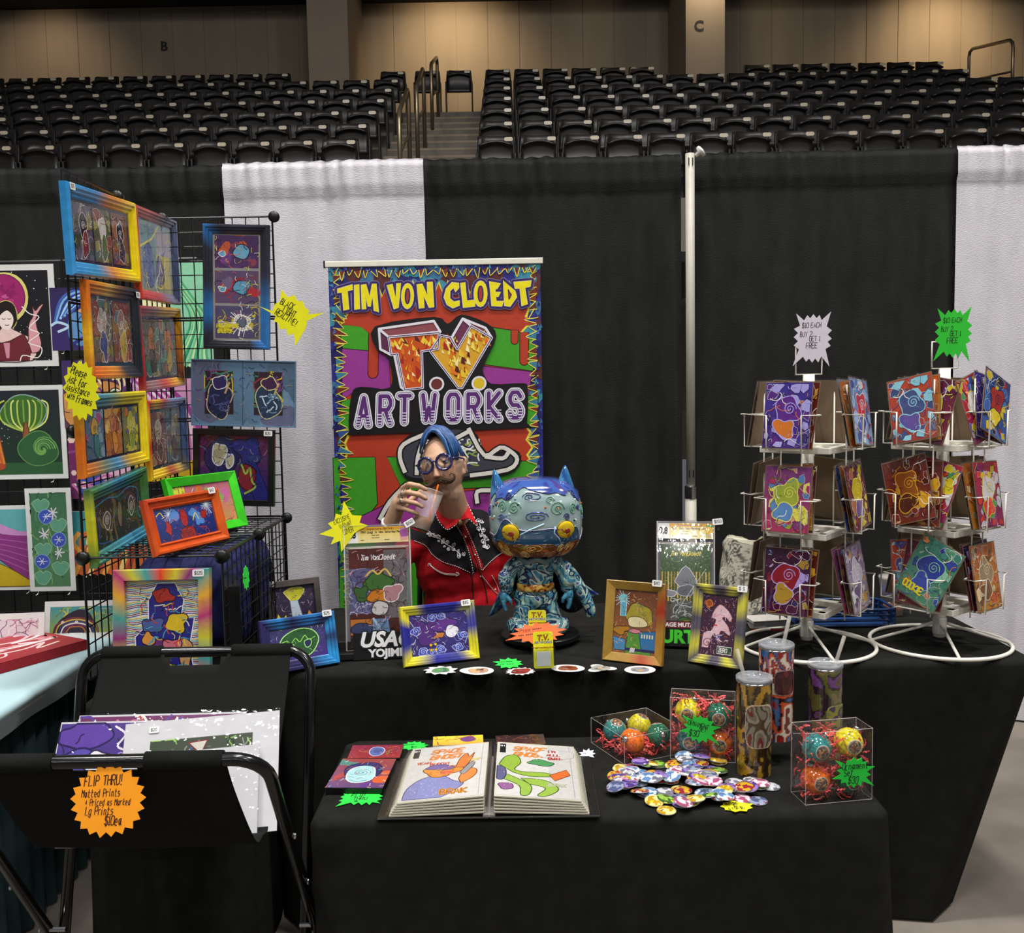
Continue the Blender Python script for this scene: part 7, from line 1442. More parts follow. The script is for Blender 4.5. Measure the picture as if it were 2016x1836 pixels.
def page(a, kind):
    a.bg('c4c2be'); a.rect(.02, .8, .10, .99, '1c1c1e'); a.ftxt('01', .06, .945, .012, 'e8e8e8', .0003); a.ln([(.945, .02), (.945, .99)], .006, '8a8a80'); OR = 'c87a34'
    for t, y in (('SPACE', .86), ('GHOST', .745)): a.txt(t, .2 if kind else .26, y, .13, OR, .036, .35, .03, 1.3); 
    if kind == 0:
        a.txt('YEAH', .1, .66, .07, 'b0442c', .018, .1, .05, 1.3); a.txt('BUDDY!', .28, .62, .07, 'b0442c', .018, .1, .05, 1.3)
        a.poly(crom([(.03, .02), (.06, .22), (.22, .38), (.45, .42), (.62, .3), (.75, .24), (.62, .1), (.5, .02)], 4), '7c80b0', '3c3c60', .012); a.dots(70, 'b0b4d4', .008, (.1, .06, .55, .36)); a.blob(.46, .5, .24, .17, 'd08434', '6a3a14', .014, .25); a.blob(.42, .57, .2, .08, '6a5c90', '3a3050', .012, .3); a.blob(.5, .46, .1, .05, 'c85c3c', None); a.poly(crom([(.72, .24), (.86, .34), (.9, .46), (.8, .52), (.72, .46), (.68, .32)], 4), 'd0803c', '6a3a14', .012); a.poly(crom([(.62, .55), (.66, .72), (.74, .82), (.78, .74), (.84, .82), (.8, .66), (.74, .54)], 4), 'c87434', '6a3a14', .012); a.poly(crom([(.68, .44), (.8, .62), (.86, .64), (.84, .54), (.74, .4)], 3), '8a8c8c', '3c3c3c', .01); a.squig(14, ['e0a058', '9a5a20'], .1, .01, (.3, .4, .6, .6)); a.txt('BRAK', .48, .07, .13, 'd08a2c', .035, 0, .03, 1.3); a.txt('BRAK', .48, .07, .13, '8a4a14', .01, 0, .03, 1.3); a.rays(.86, .68, .12, 8, .012, 'd8c068')
    else:
        a.txt("I'M", .68, .86, .075, 'a0342c', .02, 0, .05, 1.3); a.txt('ALLL', .66, .79, .075, 'a0342c', .02, 0, .05, 1.3); a.txt('OUT!', .68, .72, .075, 'a0342c', .02, 0, .05, 1.3); a.blob(.77, .82, .26, .15, 'c4c2be', '8a8a88', .006, .05); a.txt("I'M", .66, .85, .07, 'a0342c', .02, 0, .05, 1.3); a.txt('ALLL', .64, .78, .07, 'a0342c', .02, 0, .05, 1.3); a.txt('OUT!', .66, .71, .07, 'a0342c', .02, 0, .05, 1.3)
        a.poly(crom([(.02, .56), (.1, .72), (.24, .76), (.3, .62), (.22, .48), (.34, .44), (.62, .44), (.7, .38), (.4, .36), (.2, .42)], 4), '8aa83c', '3c5a20', .014); a.poly(crom([(.02, .42), (.2, .34), (.42, .2), (.4, .04), (.3, .02), (.28, .18), (.06, .3)], 4), '8cac44', '3c5a20', .014); a.poly(crom([(.3, .32), (.6, .3), (.76, .16), (.62, .03), (.5, .03), (.6, .16), (.4, .22)], 4), '8cac44', '3c5a20', .014); a.blob(.02, .4, .1, .22, '5a5a80', '2c2c48', .012); a.blob(.12, .16, .09, .1, '8c5a8c', '4a2c4a', .012); a.blob(.56, .63, .17, .09, '4a8a54', '20482c', .014, .2); a.dots(90, 'c8d87c', .007, (.06, .1, .62, .7)); a.poly([(.66, .4), (.88, .52), (.92, .42), (.72, .3)], 'c8642c', '6a2c14', .012); a.txt('ZORAK', .62, .2, .08, 'a8ac94', .022, .1, .05, 1.2)
for sx, kind in ((-1, 0), (1, 1)):
    A0, A1, yo = leaf(sx, 5, True); L = Vector((A1[0] - A0[0], 0, A1[1] - A0[1])); w = L.length - .006; u = Vector((1, 0, L.z / L.x)).normalized()
    org = Vector(((A0[0] + A1[0]) / 2, yo + .006, (A0[1] + A1[1]) / 2 + .0029)); A = Art(w, PD - .012, 5 + kind, 0); page(A, kind); ob = A.build('comic_cover', 'glossprint', bd); ob.matrix_local = frameM(org, u, Vector((0, 1, 0)))
def flatpic(name, label, cat, bl, br, tl, z, th, draw, edge, grp=None, tilt=0):
    a, b_, c = TZ(*bl, z + th), TZ(*br, z + th), TZ(*tl, z + th); u = b_ - a; v = c - a; w, h = u.length, (v - u.normalized() * v.dot(u.normalized())).length
    M = frameM((a + b_) / 2 - Vector((0, 0, th)), u, v) @ Matrix.Rotation(tilt, 4, 'X'); e = empty(name, M, label, cat, grp); MB().box(-w / 2, w / 2, 0, h, 0.0006, th, edge).build('panel', 'lacquer', e, bevel=.0015); A = Art(w, h, len(label), th + .0004); draw(A); A.detail(60, .1, .008); A.build('artwork', 'glossprint', e); return e
flatpic('art_tile', 'small black edged art tile with a pale blue oval, lying by the binder', 'art tile', (640, 1550), (753, 1551), (674, 1493), ZF, .016, lambda a: (a.bg('8c3a34', '5a3c6c'), a.patch(10, ['c8582c', '4c7c70', '5a3480', 'a83c38'], .16), a.blob(.5, .55, .34, .42, '30285c', '181030', .02, .1), a.blob(.5, .45, .26, .38, 'a0c8cc', 'd8ecec', .02, .06), a.spiral(.5, .5, .16, 2.5, .014, '5a8c98'), a.ln([(.3, .7), (.5, .75), (.7, .7)], .02, '30285c', True), a.ln([(.35, .25), (.5, .2), (.65, .25)], .02, '5a8c98', True)), '101010', 'art tiles on the low table')
flatpic('art_tile', 'small crimson art tile behind the pale blue one', 'art tile', (684, 1492), (787, 1491), (678, 1470), ZF, .012, lambda a: (a.bg('7c1c34', '8c2a2c'), a.squig(10, ['c86a3c', '5a1c3c', '6a8c34'], .4, .02), a.blob(.52, .5, .26, .34, '4a5c94', 'b0c0e0', .03, .06), a.spiral(.52, .5, .16, 2, .025, '2c3460')), '14100f', 'art tiles on the low table', .06)
flatpic('art_tile', 'small yellow art tile showing behind the left page of the binder', 'art tile', (852, 1468), (952, 1464), (857, 1450), ZF, .012, lambda a: (a.bg('e0d028', 'd8a024'), a.squig(12, ['c8501c', '6a3c1c', '8cb040'], .5, .04), a.blob(.7, .6, .3, .3, '6a3c7c', 'a83c34', .03)), 'e0d8c0', 'art tiles on the low table')
flatpic('art_tile', 'dark maroon art tile showing behind the right page of the binder', 'art tile', (978, 1468), (1075, 1464), (984, 1448), ZF, .010, lambda a: (a.bg('2a1c1e', '4a2420'), a.squig(14, ['6a3428', '8c4c34'], .3, .03)), '141416', 'art tiles on the low table')
k = 1 / 985.
def fl(px, py, yaw=0, dz=.002): return flat(px, py, ZF, yaw, 0, dz)
sign('green starburst sign reading flip thru with an arrow, lying before the binder', fl(711, 1573), [(x * k, y * k * 1.9) for x, y in [(-48, 18), (-30, 10), (-28, 18), (-20, 10), (-12, 17), (-4, 10), (4, 16), (12, 10), (22, 17), (26, 9), (44, 19), (36, 8), (44, 4), (36, 0), (44, -4), (34, -8), (43, -14), (26, -11), (22, -18), (14, -11), (6, -18), (-2, -11), (-10, -17), (-18, -11), (-46, -20), (-36, -9), (-44, -6), (-36, -1), (-44, 4), (-36, 8)]][::-1], '22c840', [('FLIP', -22 * k, 6 * k, 13 * k), ('THRU', -16 * k, -9 * k, 12 * k), ('>', -12 * k, -22 * k, 12 * k, 0, .003)], wide=.9)
sign('green starburst sign half hidden behind the left page of the binder', fl(816, 1470, .1), burst(32 * k, 30 * k, 12, .72, seed=4), '22c840', [('~~~~~', -22 * k, 2 * k, 11 * k, .1), ('$~~', -8 * k, -14 * k, 11 * k)])
sign('white starburst sign sticking out behind the right page of the binder', fl(1156, 1486, -.2), burst(20 * k, 34 * k, 9, .6, seed=9), 'e0dee6', [('~~', -10 * k, -4 * k, 10 * k)])
sign('yellow starburst sign lying before the badges, with button prices', fl(1450, 1589, .12), burst(34 * k, 26 * k, 9, .78, [(-5, 1.15)], seed=12), 'e8e414', [('BUTTONS', -20 * k, 8 * k, 9 * k), ('$2', -6 * k, -3 * k, 10 * k), ('6 FOR $5', -20 * k, -15 * k, 10 * k)])
# ---- ornament sets in clear boxes
def glass_box(e, w, d, h):
    for (x0, x1, y0, y1, z0, z1) in ((-w / 2, w / 2, -d / 2, -d / 2, 0, h), (-w / 2, w / 2, d / 2, d / 2, 0, h)): MB().add([(x0, y0, z0), (x1, y0, z0), (x1, y0, z1), (x0, y0, z1)], [(0, 1, 2, 3)]).build('side_panel', 'poly', e)
    for x in (-w / 2, w / 2): MB().add([(x, -d / 2, 0), (x, d / 2, 0), (x, d / 2, h), (x, -d / 2, h)], [(0, 1, 2, 3)]).build('side_panel', 'poly', e)
    for nm, z in (('bottom_panel', .0006), ('lid', h)): MB().add([(-w / 2, -d / 2, z), (w / 2, -d / 2, z), (w / 2, d / 2, z), (-w / 2, d / 2, z)], [(0, 1, 2, 3)]).build(nm, 'poly', e)
    r = MB(); c = [(-w / 2, -d / 2), (w / 2, -d / 2), (w / 2, d / 2), (-w / 2, d / 2)]
    for z in (.001, h): r.tube([(x, y, z) for x, y in c], .0008, 5, True)
    for x, y in c: r.tube([(x, y, 0), (x, y, h)], .0008, 5)
    r.build('box_edges', 'cup_film', e)
OC = {'yellow': 'd0c020', 'teal': '2f7a78', 'green': '1f6a50', 'orange': 'e06a1c'}
def ornament(M, r, colname, lab, seed):
    e = empty('bauble', M, lab, 'ornament', 'glitter ornaments in clear boxes'); rr = random.Random(seed); base = C(OC[colname])
    def oc(u, v): q = .55 + .9 * rr.random(); return tuple(min(1, x * q) for x in base[:3]) + (1,)
    MB().grid(36, 24, lambda u, v: (r * math.sin(PI * v) * math.cos(2 * PI * u), r * math.sin(PI * v) * math.sin(2 * PI * u), -r * math.cos(PI * v)), colf=oc, wrap=True).build('ball', 'resin', e, smooth=True)
    MB().lathe([(.007, r - .001), (.008, r + .006), (.003, r + .008)], 14, 'd8d8d4').build('cap', 'chrome', e, smooth=True)
    D = MB(); dd = [(r * 1.01 * math.sin(t) * math.cos(a) * .0 + 0, 0, 0) for t in (0,) for a in (0,)]
    def patchp(u, v, R): a = 2 * PI * u; t = v * .52; return Vector((R * math.sin(t) * math.cos(a), -R * math.cos(t), R * math.sin(t) * math.sin(a)))
    D.grid(24, 6, lambda u, v: patchp(u, v, r * 1.012), colf=lambda u, v: C('c8ccc8') if v > .9 else C(['6a4a3c', '8c3c34', '4a5a5c', 'b8844c', '2c3c40'][int((noise.noise(Vector((v * 2.2 * math.cos(2 * PI * u), v * 2.2 * math.sin(2 * PI * u), seed))) + 1) * 4) % 5]), wrap=True); D.build('decal', 'glossprint', e, smooth=True)
    return e
mat('crinkle', attr=True, rough=.6, noise_amt=.2)
def shreds(e, w, d, z0, z1, n, seed):
    r = random.Random(seed); b = MB()
    for _ in range(n):
        p = Vector((r.uniform(-w / 2, w / 2) * .9, r.uniform(-d / 2, d / 2) * .86, r.uniform(z0, z1))); dr = Vector((r.uniform(-1, 1), r.uniform(-.6, .6), r.uniform(-1, 1))).normalized(); sd = dr.orthogonal().normalized() * .0016; vs = []
        for k in range(7):
            q = p + dr * (.0042 * k) + Vector((0, 0, .0022 * (k % 2))); q = Vector((max(-w * .48, min(w * .48, q.x)), max(-d * .46, min(d * .46, q.y)), max(.002, min(z1 + .006, q.z)))); vs += [q + sd, q - sd]
        b.add(vs, [(2 * k, 2 * k + 1, 2 * k + 3, 2 * k + 2) for k in range(6)], r.choice(['c03030', 'd84848', '9c2024', 'e06058']))
    o = b.build('crinkle_paper', 'crinkle', e); o['kind'] = 'stuff'; return o
# flat box at the left
pA_ = TZ(1252, 1472, ZF); Mx = Matrix.Translation((pA_.x, pA_.y, ZF)) @ Matrix.Rotation(.42, 4, 'Z'); e = empty('ornament_box', Mx, 'clear box of ornaments lying on its back left of the badges', 'box', 'clear ornament boxes'); glass_box(e, .155, .155, .062); shreds(e, .15, .15, .006, .03, 330, 1)
for i, (x, y, c) in enumerate(((-.036, .036, 'teal'), (.034, .04, 'yellow'), (-.032, -.036, 'orange'), (.04, -.034, 'green'))): ornament(Mx @ Matrix.Translation((x, y, .036)) @ rot(x=-1.2, z=i), .0285, c, '%s glitter ornament in the box lying on its back' % c, i)
def upright(px, py, yaw, w, d, h, lab, posname, arr, seed, sgn):
    q = TZ(px, py, ZF); M = Matrix.Translation((q.x, q.y, ZF)) @ Matrix.Rotation(yaw, 4, 'Z'); e = empty('ornament_box', M, lab, 'box', 'clear ornament boxes'); glass_box(e, w, d, h); shreds(e, w, d * .9, .008, h - .008, 420, seed)
    for i, (x, z, c, tx) in enumerate(arr): ornament(M @ Matrix.Translation((x, -.002, z)) @ rot(y=tx), d * .455, c, '%s glitter ornament in the %s, %s' % (c, posname, ['upper left', 'upper right', 'lower left', 'lower right'][i]), seed + i)
    return M
MB_ = upright(1384, 1487, -.22, .145, .066, .145, 'clear standing box of ornaments behind the badges', 'box standing behind the badges', ((-.034, .104, 'yellow', .5), (.036, .098, 'green', -.6), (-.03, .038, 'teal', .3), (.038, .036, 'orange', -.4)), 20, 1)
MC_ = upright(1636, 1566, .16, .145, .066, .150, 'clear standing box of ornaments at the right corner of the low table', 'box at the right corner', ((-.034, .106, 'teal', .7), (.036, .112, 'yellow', .6), (-.036, .040, 'orange', -.3), (.036, .036, 'green', -.4)), 30, 1)
k = 1 / 930.
def osign(M, x, z, lab, lines, seed, rl): sign(lab, M @ Matrix.Translation((x, -.0365, z)) @ Matrix.Rotation(PI / 2, 4, 'X') @ Matrix.Rotation(rl, 4, 'Z'), burst(34 * k, 30 * k, 14, .78, [(145, 1.45), (25, 1.35), (-50, 1.5), (200, 1.25)], seed=seed), '1fc83c', lines, wide=.8)
osign(MB_, -.006, .076, 'green starburst price sign on the standing ornament box behind the badges', [('ORNAMENT', -26 * k, 8 * k, 10 * k, -.18), ('SET', -2 * k, -4 * k, 10 * k, -.1), ('$30', -22 * k, -16 * k, 13 * k, -.05)], 3, -.05)
osign(MC_, .030, .062, 'green starburst price sign on the ornament box at the right corner', [('Ornament', -24 * k, 8 * k, 12 * k, -.02), ('Set', -20 * k, -5 * k, 12 * k, 0), ('$30', -12 * k, -20 * k, 13 * k, -.05)], 5, 0)
# ---- pin badges
rb_ = random.Random(77); BCOL = {'red and yellow': ['a8382c', 'c8a028', '8c2430', 'd0c4b0'], 'violet': ['6a4c9c', '8c70b8', '4a3478', 'd0c8e0'], 'pale blue': ['8aa8c8', '5a7ca8', 'c8d4e0', 'b04a50'], 'silver grey': ['a8a8b0', 'c8c8cc', '6a6c78', '8c6c80'], 'pink and white': ['c87c94', 'e0ccd4', '9c4a6c', 'd8d8e0'], 'green': ['6a9a30', '8cb848', '3c5c24', 'd0c838'], 'yellow': ['d8c428', 'b89020', 'e8dc88', '5a4a8c'], 'dark navy': ['2c3454', '4a5478', '8c94b0', '6a3c50']}
bprot = {}
def badge(colname, var):
    key = (colname, var)
    if key in bprot: return bprot[key]
    b = MB(); R = .0200; b.lathe([(R * .86, 0), (R, .0012), (R, .0026), (R * .93, .0042), (R * .7, .0056), (R * .35, .0064), (.0001, .0067)], 20, 'b8b8bc')
    cs = BCOL[colname]; rr = random.Random(var * 9 + len(colname)); 
    for i, f in enumerate(b.f):
        x = sum(b.v[q][0] for q in f) / len(f); y = sum(b.v[q][1] for q in f) / len(f); z = sum(b.v[q][2] for q in f) / len(f)
        if z > .0028: n = noise.noise(Vector((x * 70 + var * 7, y * 70, var))) + .15 * rr.uniform(-1, 1); b.c[i] = C(cs[int((n + 1) * 2) % 4])
    me = b.build('pin_badge', 'resin', None, smooth=False); bprot[key] = (me, [False]); return bprot[key]
placed = []; names = list(BCOL)
ppx = [(1517, 1547), (1492, 1575), (1212, 1560), (1260, 1520), (1225, 1515), (1312, 1594), (1345, 1590), (1370, 1583), (1395, 1578), (1350, 1494), (1415, 1498), (1280, 1505), (1240, 1545)]
while len(ppx) < 120:
    a, q = rb_.uniform(0, 2 * PI), math.sqrt(rb_.random()); x, y = 1352 + 150 * q * math.cos(a), 1540 + 46 * q * math.sin(a)
    if y > 1565 and x < 1265: continue
    if x > 1425 and y < 1532: continue
    ppx.append((x, y))
ppx.sort(key=lambda p: p[1])
def zone(x, y): return ('back' if y < 1525 else 'middle' if y < 1555 else 'front') + ' ' + ('left' if x < 1290 else 'centre' if x < 1400 else 'right')
for i, (x, y) in enumerate(ppx):
    q = TZ(x, y, ZF + .004); zz = ZF + .0008; sup_ = [p for p in placed if (p[0] - q.x) ** 2 + (p[1] - q.y) ** 2 < .024 ** 2]
    if len(sup_) > 0: zz = max(p[2] for p in sup_) + .0046
    zz = min(zz, ZF + .016); placed.append((q.x, q.y, zz)); cn = rb_.choice(names + ['silver grey', 'pale blue', 'violet', 'pink and white', 'silver grey', 'dark navy']); src, used = badge(cn, rb_.randint(0, 2))
    if used[0]: o_ = src.copy(); COL.objects.link(o_)
    else: o_ = src; used[0] = True
    o_.matrix_world = Matrix.Translation((q.x, q.y, zz)) @ Matrix.Rotation(rb_.uniform(0, 6), 4, 'Z') @ Matrix.Rotation(rb_.uniform(-.05, .30) if sup_ else 0, 4, 'X')
    tag(o_, '%s pin badge %s, %s of the pile' % (cn, 'on top of others' if sup_ else 'flat on the cloth', zone(x, y)), 'badge', 'pin badges in a pile')
# ---- three resin tumblers
mat('lid_clear', 'b8bcc0', rough=.08, noise_amt=.3, nscale=60, alpha=.35)
def tumbler(px, py, z, pal, lab, seed, straw, decal, R=.0385, Hh=.205):
    q = TZ(px, py, z); M = Matrix.Translation((q.x, q.y + R, z)); e = empty('tumbler', M, lab, 'tumbler', 'resin coated tumblers')
    def tc(u, v):
        a = 2 * PI * u; n = noise.noise(Vector((math.cos(a) * 1.6 + seed, math.sin(a) * 1.6, v * 5.0 + .9 * noise.noise(Vector((math.cos(a) * 1.2, math.sin(a) * 1.2, v * 4 + seed)))))) + .12 * noise.noise(Vector((math.cos(a) * 3, math.sin(a) * 3 + seed, v * 18)))
        return C(pal[int((n + .8) / 1.6 * len(pal) * 1.15) % len(pal)])
    MB().grid(72, 120, lambda u, v: (R * (1 - .05 * (1 - v)) * math.cos(2 * PI * u), R * (1 - .05 * (1 - v)) * math.sin(2 * PI * u), Hh * v), colf=tc, wrap=True).build('body', 'resin', e, smooth=True)
    MB().lathe([(R * .93, 0), (R * .9, -.0), (.0001, .001)], 40, '1c1c1c').build('base', 'resin', e); MB().lathe([(R * 1.0, Hh - .001), (R * 1.0, Hh + .002), (R * .9, Hh + .003)], 40).build('steel_rim', 'chrome', e, smooth=True)
    MB().lathe([(R * .98, Hh + .002), (R * 1.03, Hh + .004), (R * 1.03, Hh + .011), (R * .98, Hh + .0125), (R * .9, Hh + .011), (R * .88, Hh + .005), (.0001, Hh + .004)], 40).build('lid', 'lid_clear', e, smooth=True)
    MB().lathe([(R * .9, Hh + .0035), (.0001, Hh + .003)], 32, '55565c').build('lid_shade_disc', 'resin', e)  # grey disc painting in the shadow seen through the clear lid
    D = MB(); w_, y0, y1, dpal, oc = decal
    def dp(u, v): a = -PI / 2 + w_[0] + (u - .5) * w_[1]; return (R * 1.012 * math.cos(a), R * 1.012 * math.sin(a), Hh * (y0 + (y1 - y0) * v))
    def dcol(u, v):
        ed = (abs(u - .5) * 2) ** 4 + (abs(v - .5) * 2) ** 4
        if ed > .80: return C(oc)
        n = noise.noise(Vector((u * 3, v * 3.4, seed * 3))); return C(dpal[int((n + 1) / 2 * len(dpal) * 1.7) % len(dpal)])
    D.grid(48, 60, dp, colf=dcol); me = D
    keep = [i for i, f in enumerate(D.f) if (abs(((f[0] % 49) / 48) - .5) * 2) ** 4 + (abs(((f[0] // 49) / 60) - .5) * 2) ** 4 < 1.0]
    D.f = [D.f[i] for i in keep]; D.c = [D.c[i] for i in keep]; D.mi = [0] * len(keep); D.build('decal', 'glossprint', e, smooth=True)
    s0, s1 = straw; st = MB().tube([(s0[0], s0[1], .06), (s0[0] + (s1[0] - s0[0]), s0[1], Hh + .01), (s1[0] + (s1[0] - s0[0]) * .9 + s1[2], s1[1], Hh + .072)], .0044, 12).build('straw', 'cup_film', e, smooth=True)
    return e
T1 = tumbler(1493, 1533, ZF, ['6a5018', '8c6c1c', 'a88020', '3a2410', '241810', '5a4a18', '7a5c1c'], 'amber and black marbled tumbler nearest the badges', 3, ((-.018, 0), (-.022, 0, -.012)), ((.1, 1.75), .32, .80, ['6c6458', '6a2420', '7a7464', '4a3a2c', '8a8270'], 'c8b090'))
ris = TZ(1537, 1490, ZF); e = empty('acrylic_riser', (ris.x + .006, ris.y + .05, ZF), 'clear acrylic riser under the red and cream tumbler', 'riser'); MB().box(-.05, .05, -.05, .05, .052, .055).build('top_plate', 'acrylic', e); 
for sx in (-1, 1): MB().box(sx * .05 - .0015, sx * .05 + .0015, -.05, .05, 0, .055).build('side_plate', 'acrylic', e)
r2 = MB(); r2.tube([(-.05, -.05, 0), (-.05, -.05, .055), (.05, -.05, .055), (.05, -.05, 0)], .001, 5); r2.build('plate_edges', 'cup_film', e)
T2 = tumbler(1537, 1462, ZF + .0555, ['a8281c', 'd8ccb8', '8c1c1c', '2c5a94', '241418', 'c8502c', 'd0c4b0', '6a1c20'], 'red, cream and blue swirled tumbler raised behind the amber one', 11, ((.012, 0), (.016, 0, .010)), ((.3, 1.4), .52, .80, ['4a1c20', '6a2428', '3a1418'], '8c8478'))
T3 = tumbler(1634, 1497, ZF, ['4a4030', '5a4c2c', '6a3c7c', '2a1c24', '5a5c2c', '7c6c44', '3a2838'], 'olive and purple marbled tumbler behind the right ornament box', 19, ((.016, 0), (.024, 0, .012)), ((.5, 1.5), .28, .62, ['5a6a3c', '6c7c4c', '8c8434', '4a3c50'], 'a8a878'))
# ================================================================ folding print bin in the foreground
xl_, xr_ = -1.045, -.452
bn = empty('print_bin', ((xl_ + xr_) / 2, 1.95, 0), 'folding black print bin with canvas sling and tubular legs', 'print bin'); bx0 = (xl_ + xr_) / 2; hw = (xr_ - xl_) / 2
YF_, ZFt, YR_, ZRt = 1.68, .862, 2.23, .908
def leg_loop(Yt, Zt, Yb, nm, off):
    w = hw - off; d = Vector((0, Yb - Yt, -Zt)).normalized(); r = .06; top = Vector((0, Yt - 1.95, Zt)); pts = [Vector((-w, Yb - 1.95, .012))]
    pts.append(Vector((-w, 0, 0)) + top + d * r); 
    for k in range(1, 6): a = PI / 2 * k / 6; pts.append(Vector((-w + r - r * math.cos(a), 0, 0)) + top + d * (r - r * math.sin(a)))
    pts.append(Vector((-w + r, 0, 0)) + top); pts.append(Vector((w - r, 0, 0)) + top)
    for k in range(5, 0, -1): a = PI / 2 * k / 6; pts.append(Vector((w - r + r * math.cos(a), 0, 0)) + top + d * (r - r * math.sin(a)))
    pts.append(Vector((w, 0, 0)) + top + d * r); pts.append(Vector((w, Yb - 1.95, .012)))
    MB().tube(pts, .0125, 14).build(nm, 'black_metal', bn, smooth=True); return d, w
df, wf = leg_loop(YF_, ZFt, 2.27, 'front_frame', 0); dr_, wr_ = leg_loop(YR_, ZRt, 1.97, 'rear_frame', .028)
for sx in (-1, 1):
    for fr in (.25, .42, .60): p = Vector((sx * (wf + .013), YF_ - 1.95, ZFt)) + Vector((0, 2.27 - YF_, -ZFt)) * fr; MB().ell(p, (.004, .0065, .0065), 10, 6).build('rivet', 'chrome', bn, smooth=True)
    p = Vector((sx * (wf - .014), YF_ - 1.95, ZFt)) + Vector((0, 2.27 - YF_, -ZFt)) * .60; MB().tube([p + Vector((-.02, 0, 0)), p + Vector((.03, 0, 0))], .005, 8).build('pivot', 'chrome', bn)
    MB().lathe([(.0155, -.012), (.017, 0), (.0155, .012)], 14, M=Matrix.Translation(Vector((sx * wf, YF_ - 1.95, ZFt)) + Vector((0, 2.27 - YF_, -ZFt)) * .66) @ df.to_track_quat('Z', 'Y').to_matrix().to_4x4()).build('tube_collar', 'black_plastic', bn, smooth=True)
MB().tube([(-wf, 2.2 - 1.95, .11), (wf, 2.2 - 1.95, .11)], .009, 8).build('cross_brace', 'black_metal', bn); MB().tube([(-wr_, 2.02 - 1.95, .16), (wr_, 2.02 - 1.95, .16)], .009, 8).build('cross_brace', 'black_metal', bn)
# canvas sling: profile front bar -> trough -> rear bar, with a hand hole under each bar
cw = hw - .075
prof = [(YF_, ZFt + .015), (YF_ + .06, ZFt - .085), (1.86, .625), (1.92, .605), (1.985, .62), (YR_ - .07, ZRt - .09), (YR_, ZRt + .015)]
pr = crom(prof, 6); pr = [p for p in pr]; nP = len(pr); nU = 60
def slingp(u, j): y, z = pr[j]; return ((u - .5) * 2 * cw, y - 1.95, z + .006 * math.sin(PI * u) * (1 if 6 < j < nP - 7 else 0) * -1)
b = MB(); vs = [slingp(i / nU, j) for j in range(nP) for i in range(nU + 1)]; fs = []
def holed(u, j, c, hwid): return abs((u - c) * 2 * cw) < hwid
for j in range(nP - 1):
    for i in range(nU):
        u = (i + .5) / nU
        if j < 3 and abs((u - .5) * 2 * cw) < .083 - .012 * j: continue
        if j > nP - 4 - 1 and j < nP - 1 and abs((u - .5) * 2 * cw) < .083 - .012 * (nP - 2 - j): continue
        fs.append((j * (nU + 1) + i, j * (nU + 1) + i + 1, (j + 1) * (nU + 1) + i + 1, (j + 1) * (nU + 1) + i))
b.add(vs, fs); b.build('canvas_sling', 'black_canvas', bn, smooth=True, solid=.003)
for (Yt, Zt) in ((YF_, ZFt), (YR_, ZRt)):          # hems wrapped round the bars
    for (a, c) in ((-cw, -.083), (.083, cw)): MB().tube([(a, Yt - 1.95, Zt), (c, Yt - 1.95, Zt)], .0165, 14).build('canvas_hem', 'black_canvas', bn, smooth=True)
# prints in the bin
n0 = Vector((0, -math.cos(math.radians(33)), math.sin(math.radians(33))))
def binprint(lab, off, tl, tr, br, bl, draw, mw, col='c6c5c9', fr=None):
    p0 = Vector((0, 1.99 - off, .64)); M, w, h = onplane(p0, n0, tl, tr, br, bl); e = empty('sleeved_print', M, lab, 'art print', 'prints in the folding bin')
    MB().box(-w / 2, w / 2, 0, h, -.003, 0, col).build('board', 'paper', e)
    x0, y0, x1, y1 = mw; A = Art(w * (x1 - x0), h * (y1 - y0), len(lab), .0004, x0=-w / 2 + w * x0, y0=h * y0)
    if draw: draw(A); A.build('artwork', 'glossprint', e)
    MB().add([(-w / 2 - .004, -.002, .001), (w / 2 + .004, -.002, .001), (w / 2 + .004, h + .006, .001), (-w / 2 - .004, h + .006, .001)], [(0, 1, 2, 3)]).build('clear_sleeve', 'poly', e); return e
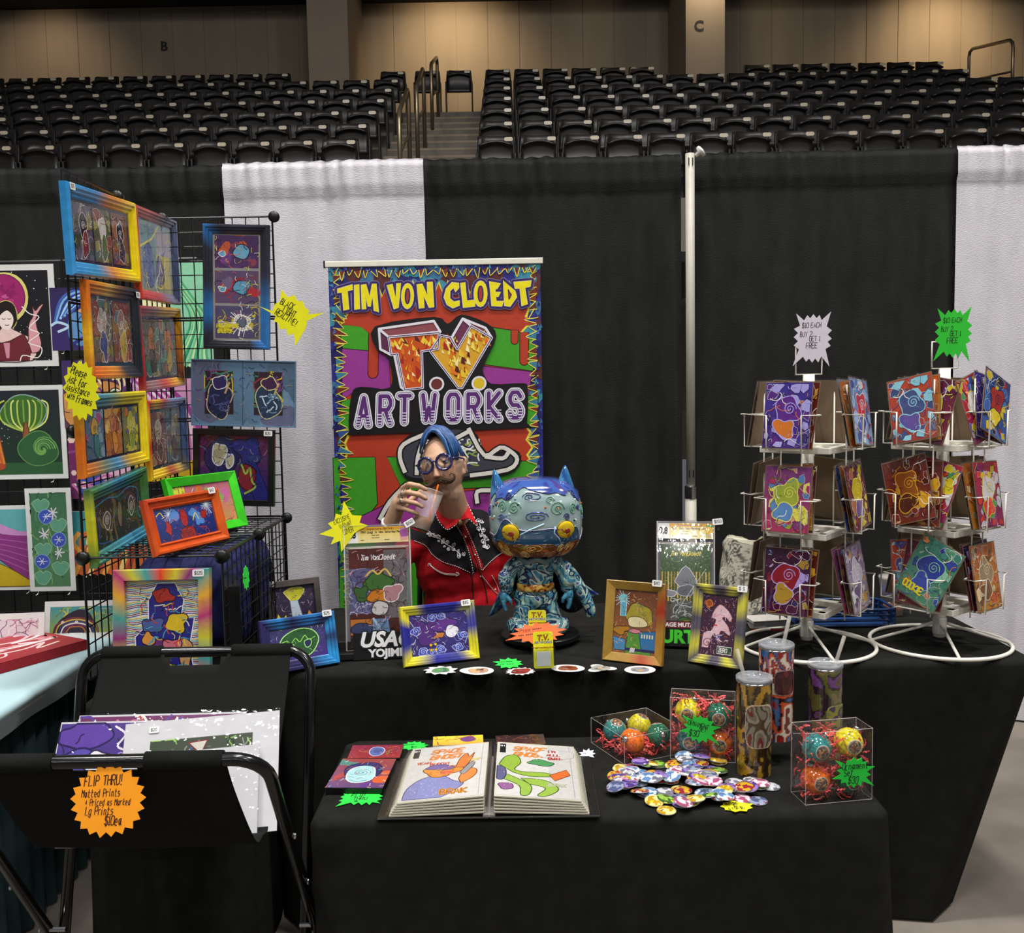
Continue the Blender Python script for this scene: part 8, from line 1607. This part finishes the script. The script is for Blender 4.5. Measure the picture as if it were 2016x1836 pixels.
def art_bin1(a):
    a.bg('4a3484', '3a2c78'); a.blob(.25, .9, .3, .14, '5a3c98', '241850', .02, .2); a.blob(.25, .6, .24, .2, '5448a0', '241850', .02); a.blob(.42, .66, .13, .12, 'e0dce4', '2a2040', .016, .2); a.blob(.6, .58, .1, .12, '4a4c60', '241c38', .016, .3); a.poly(crom([(.75, .98), (.7, .7), (.8, .45), (1, .4), (1, .98)], 3), '7a3c98', '3c1458', .02); a.ln([(.72, .75), (.85, .95), (.95, .7)], .03, '5a2c84', True)
    for x, y in ((.1, .42), (.2, .38), (.05, .3), (.3, .3)): a.blob(x, y, .1, .08, '4a54b0', 'c0c8f0', .016, .2)
    a.squig(20, ['c878a0', 'a890d0', '2a1c50'], .12, .014); a.ln([(.55, .97), (.66, .9), (.6, .8), (.7, .76)], .02, 'e0dce0', True)
def art_bin2(a):
    a.bg('3a4434'); a.squig(60, ['7cb04c', '3c5cb0', '8c8c84', '24281c', 'a0c870'], .18, .02); a.poly([(.38, .92), (.56, .95), (.5, .72)], 'c8c4b8', '7c1c28', .035); a.ln([(.05, .45), (.25, .66), (.5, .62), (.7, .72), (.9, .55)], .05, 'a0e050', True); a.patch(8, ['5c8a3c', '3c3c70', '7c7c74'], .1, (0, 0, 1, .5))
binprint('edge of a red and purple sleeved print furthest back in the bin', -.03, (136, 1409), (468, 1402), (455, 1660), (110, 1670), lambda a: (a.bg('6a2c5c', '8c3c48'), a.squig(50, ['c8788c', 'e0d8d0', '5a3c90', 'a83c38'], .2, .02)), (.01, .01, .99, .985))
binprint('dark violet cloud print at the left of the bin', -.012, (106, 1421), (300, 1420), (285, 1660), (70, 1668), art_bin1, (.01, .01, .99, .985))
wb = binprint('large white-matted print with a neon green art window in the bin', .006, (250, 1426), (560, 1396), (541, 1636), (228, 1664), art_bin2, (.17, .30, .83, .83))
price_tag(wb, -.105, .235, .0012, '$20', .022)
binprint('plain white backing board nearest the front of the bin', .024, (296, 1486), (523, 1463), (508, 1640), (262, 1664), None, (0, 0, 1, 1), 'c2c1c5')
k = 1.655 / F
sign('orange starburst sign reading flip thru with print prices, on the front bar of the bin', face_cam(213, 1576, 1.655, .0, .28), burst(77 * k, 72 * k, 21, .86, seed=2, jit=.03), 'f59a10', [('FLIP THRU!', -50 * k, 30 * k, 19 * k, .03), ('Matted Prints', -54 * k, 8 * k, 14 * k, .02), ('* Priced as Marked', -46 * k, -8 * k, 12 * k, .0), ('Lg Prints', -44 * k, -26 * k, 15 * k, .0), ('$10ea', -4 * k, -46 * k, 17 * k, .0)], wide=.66, ink='3a1410', thick=.0015)
bpy.data.scenes.remove(TMP)
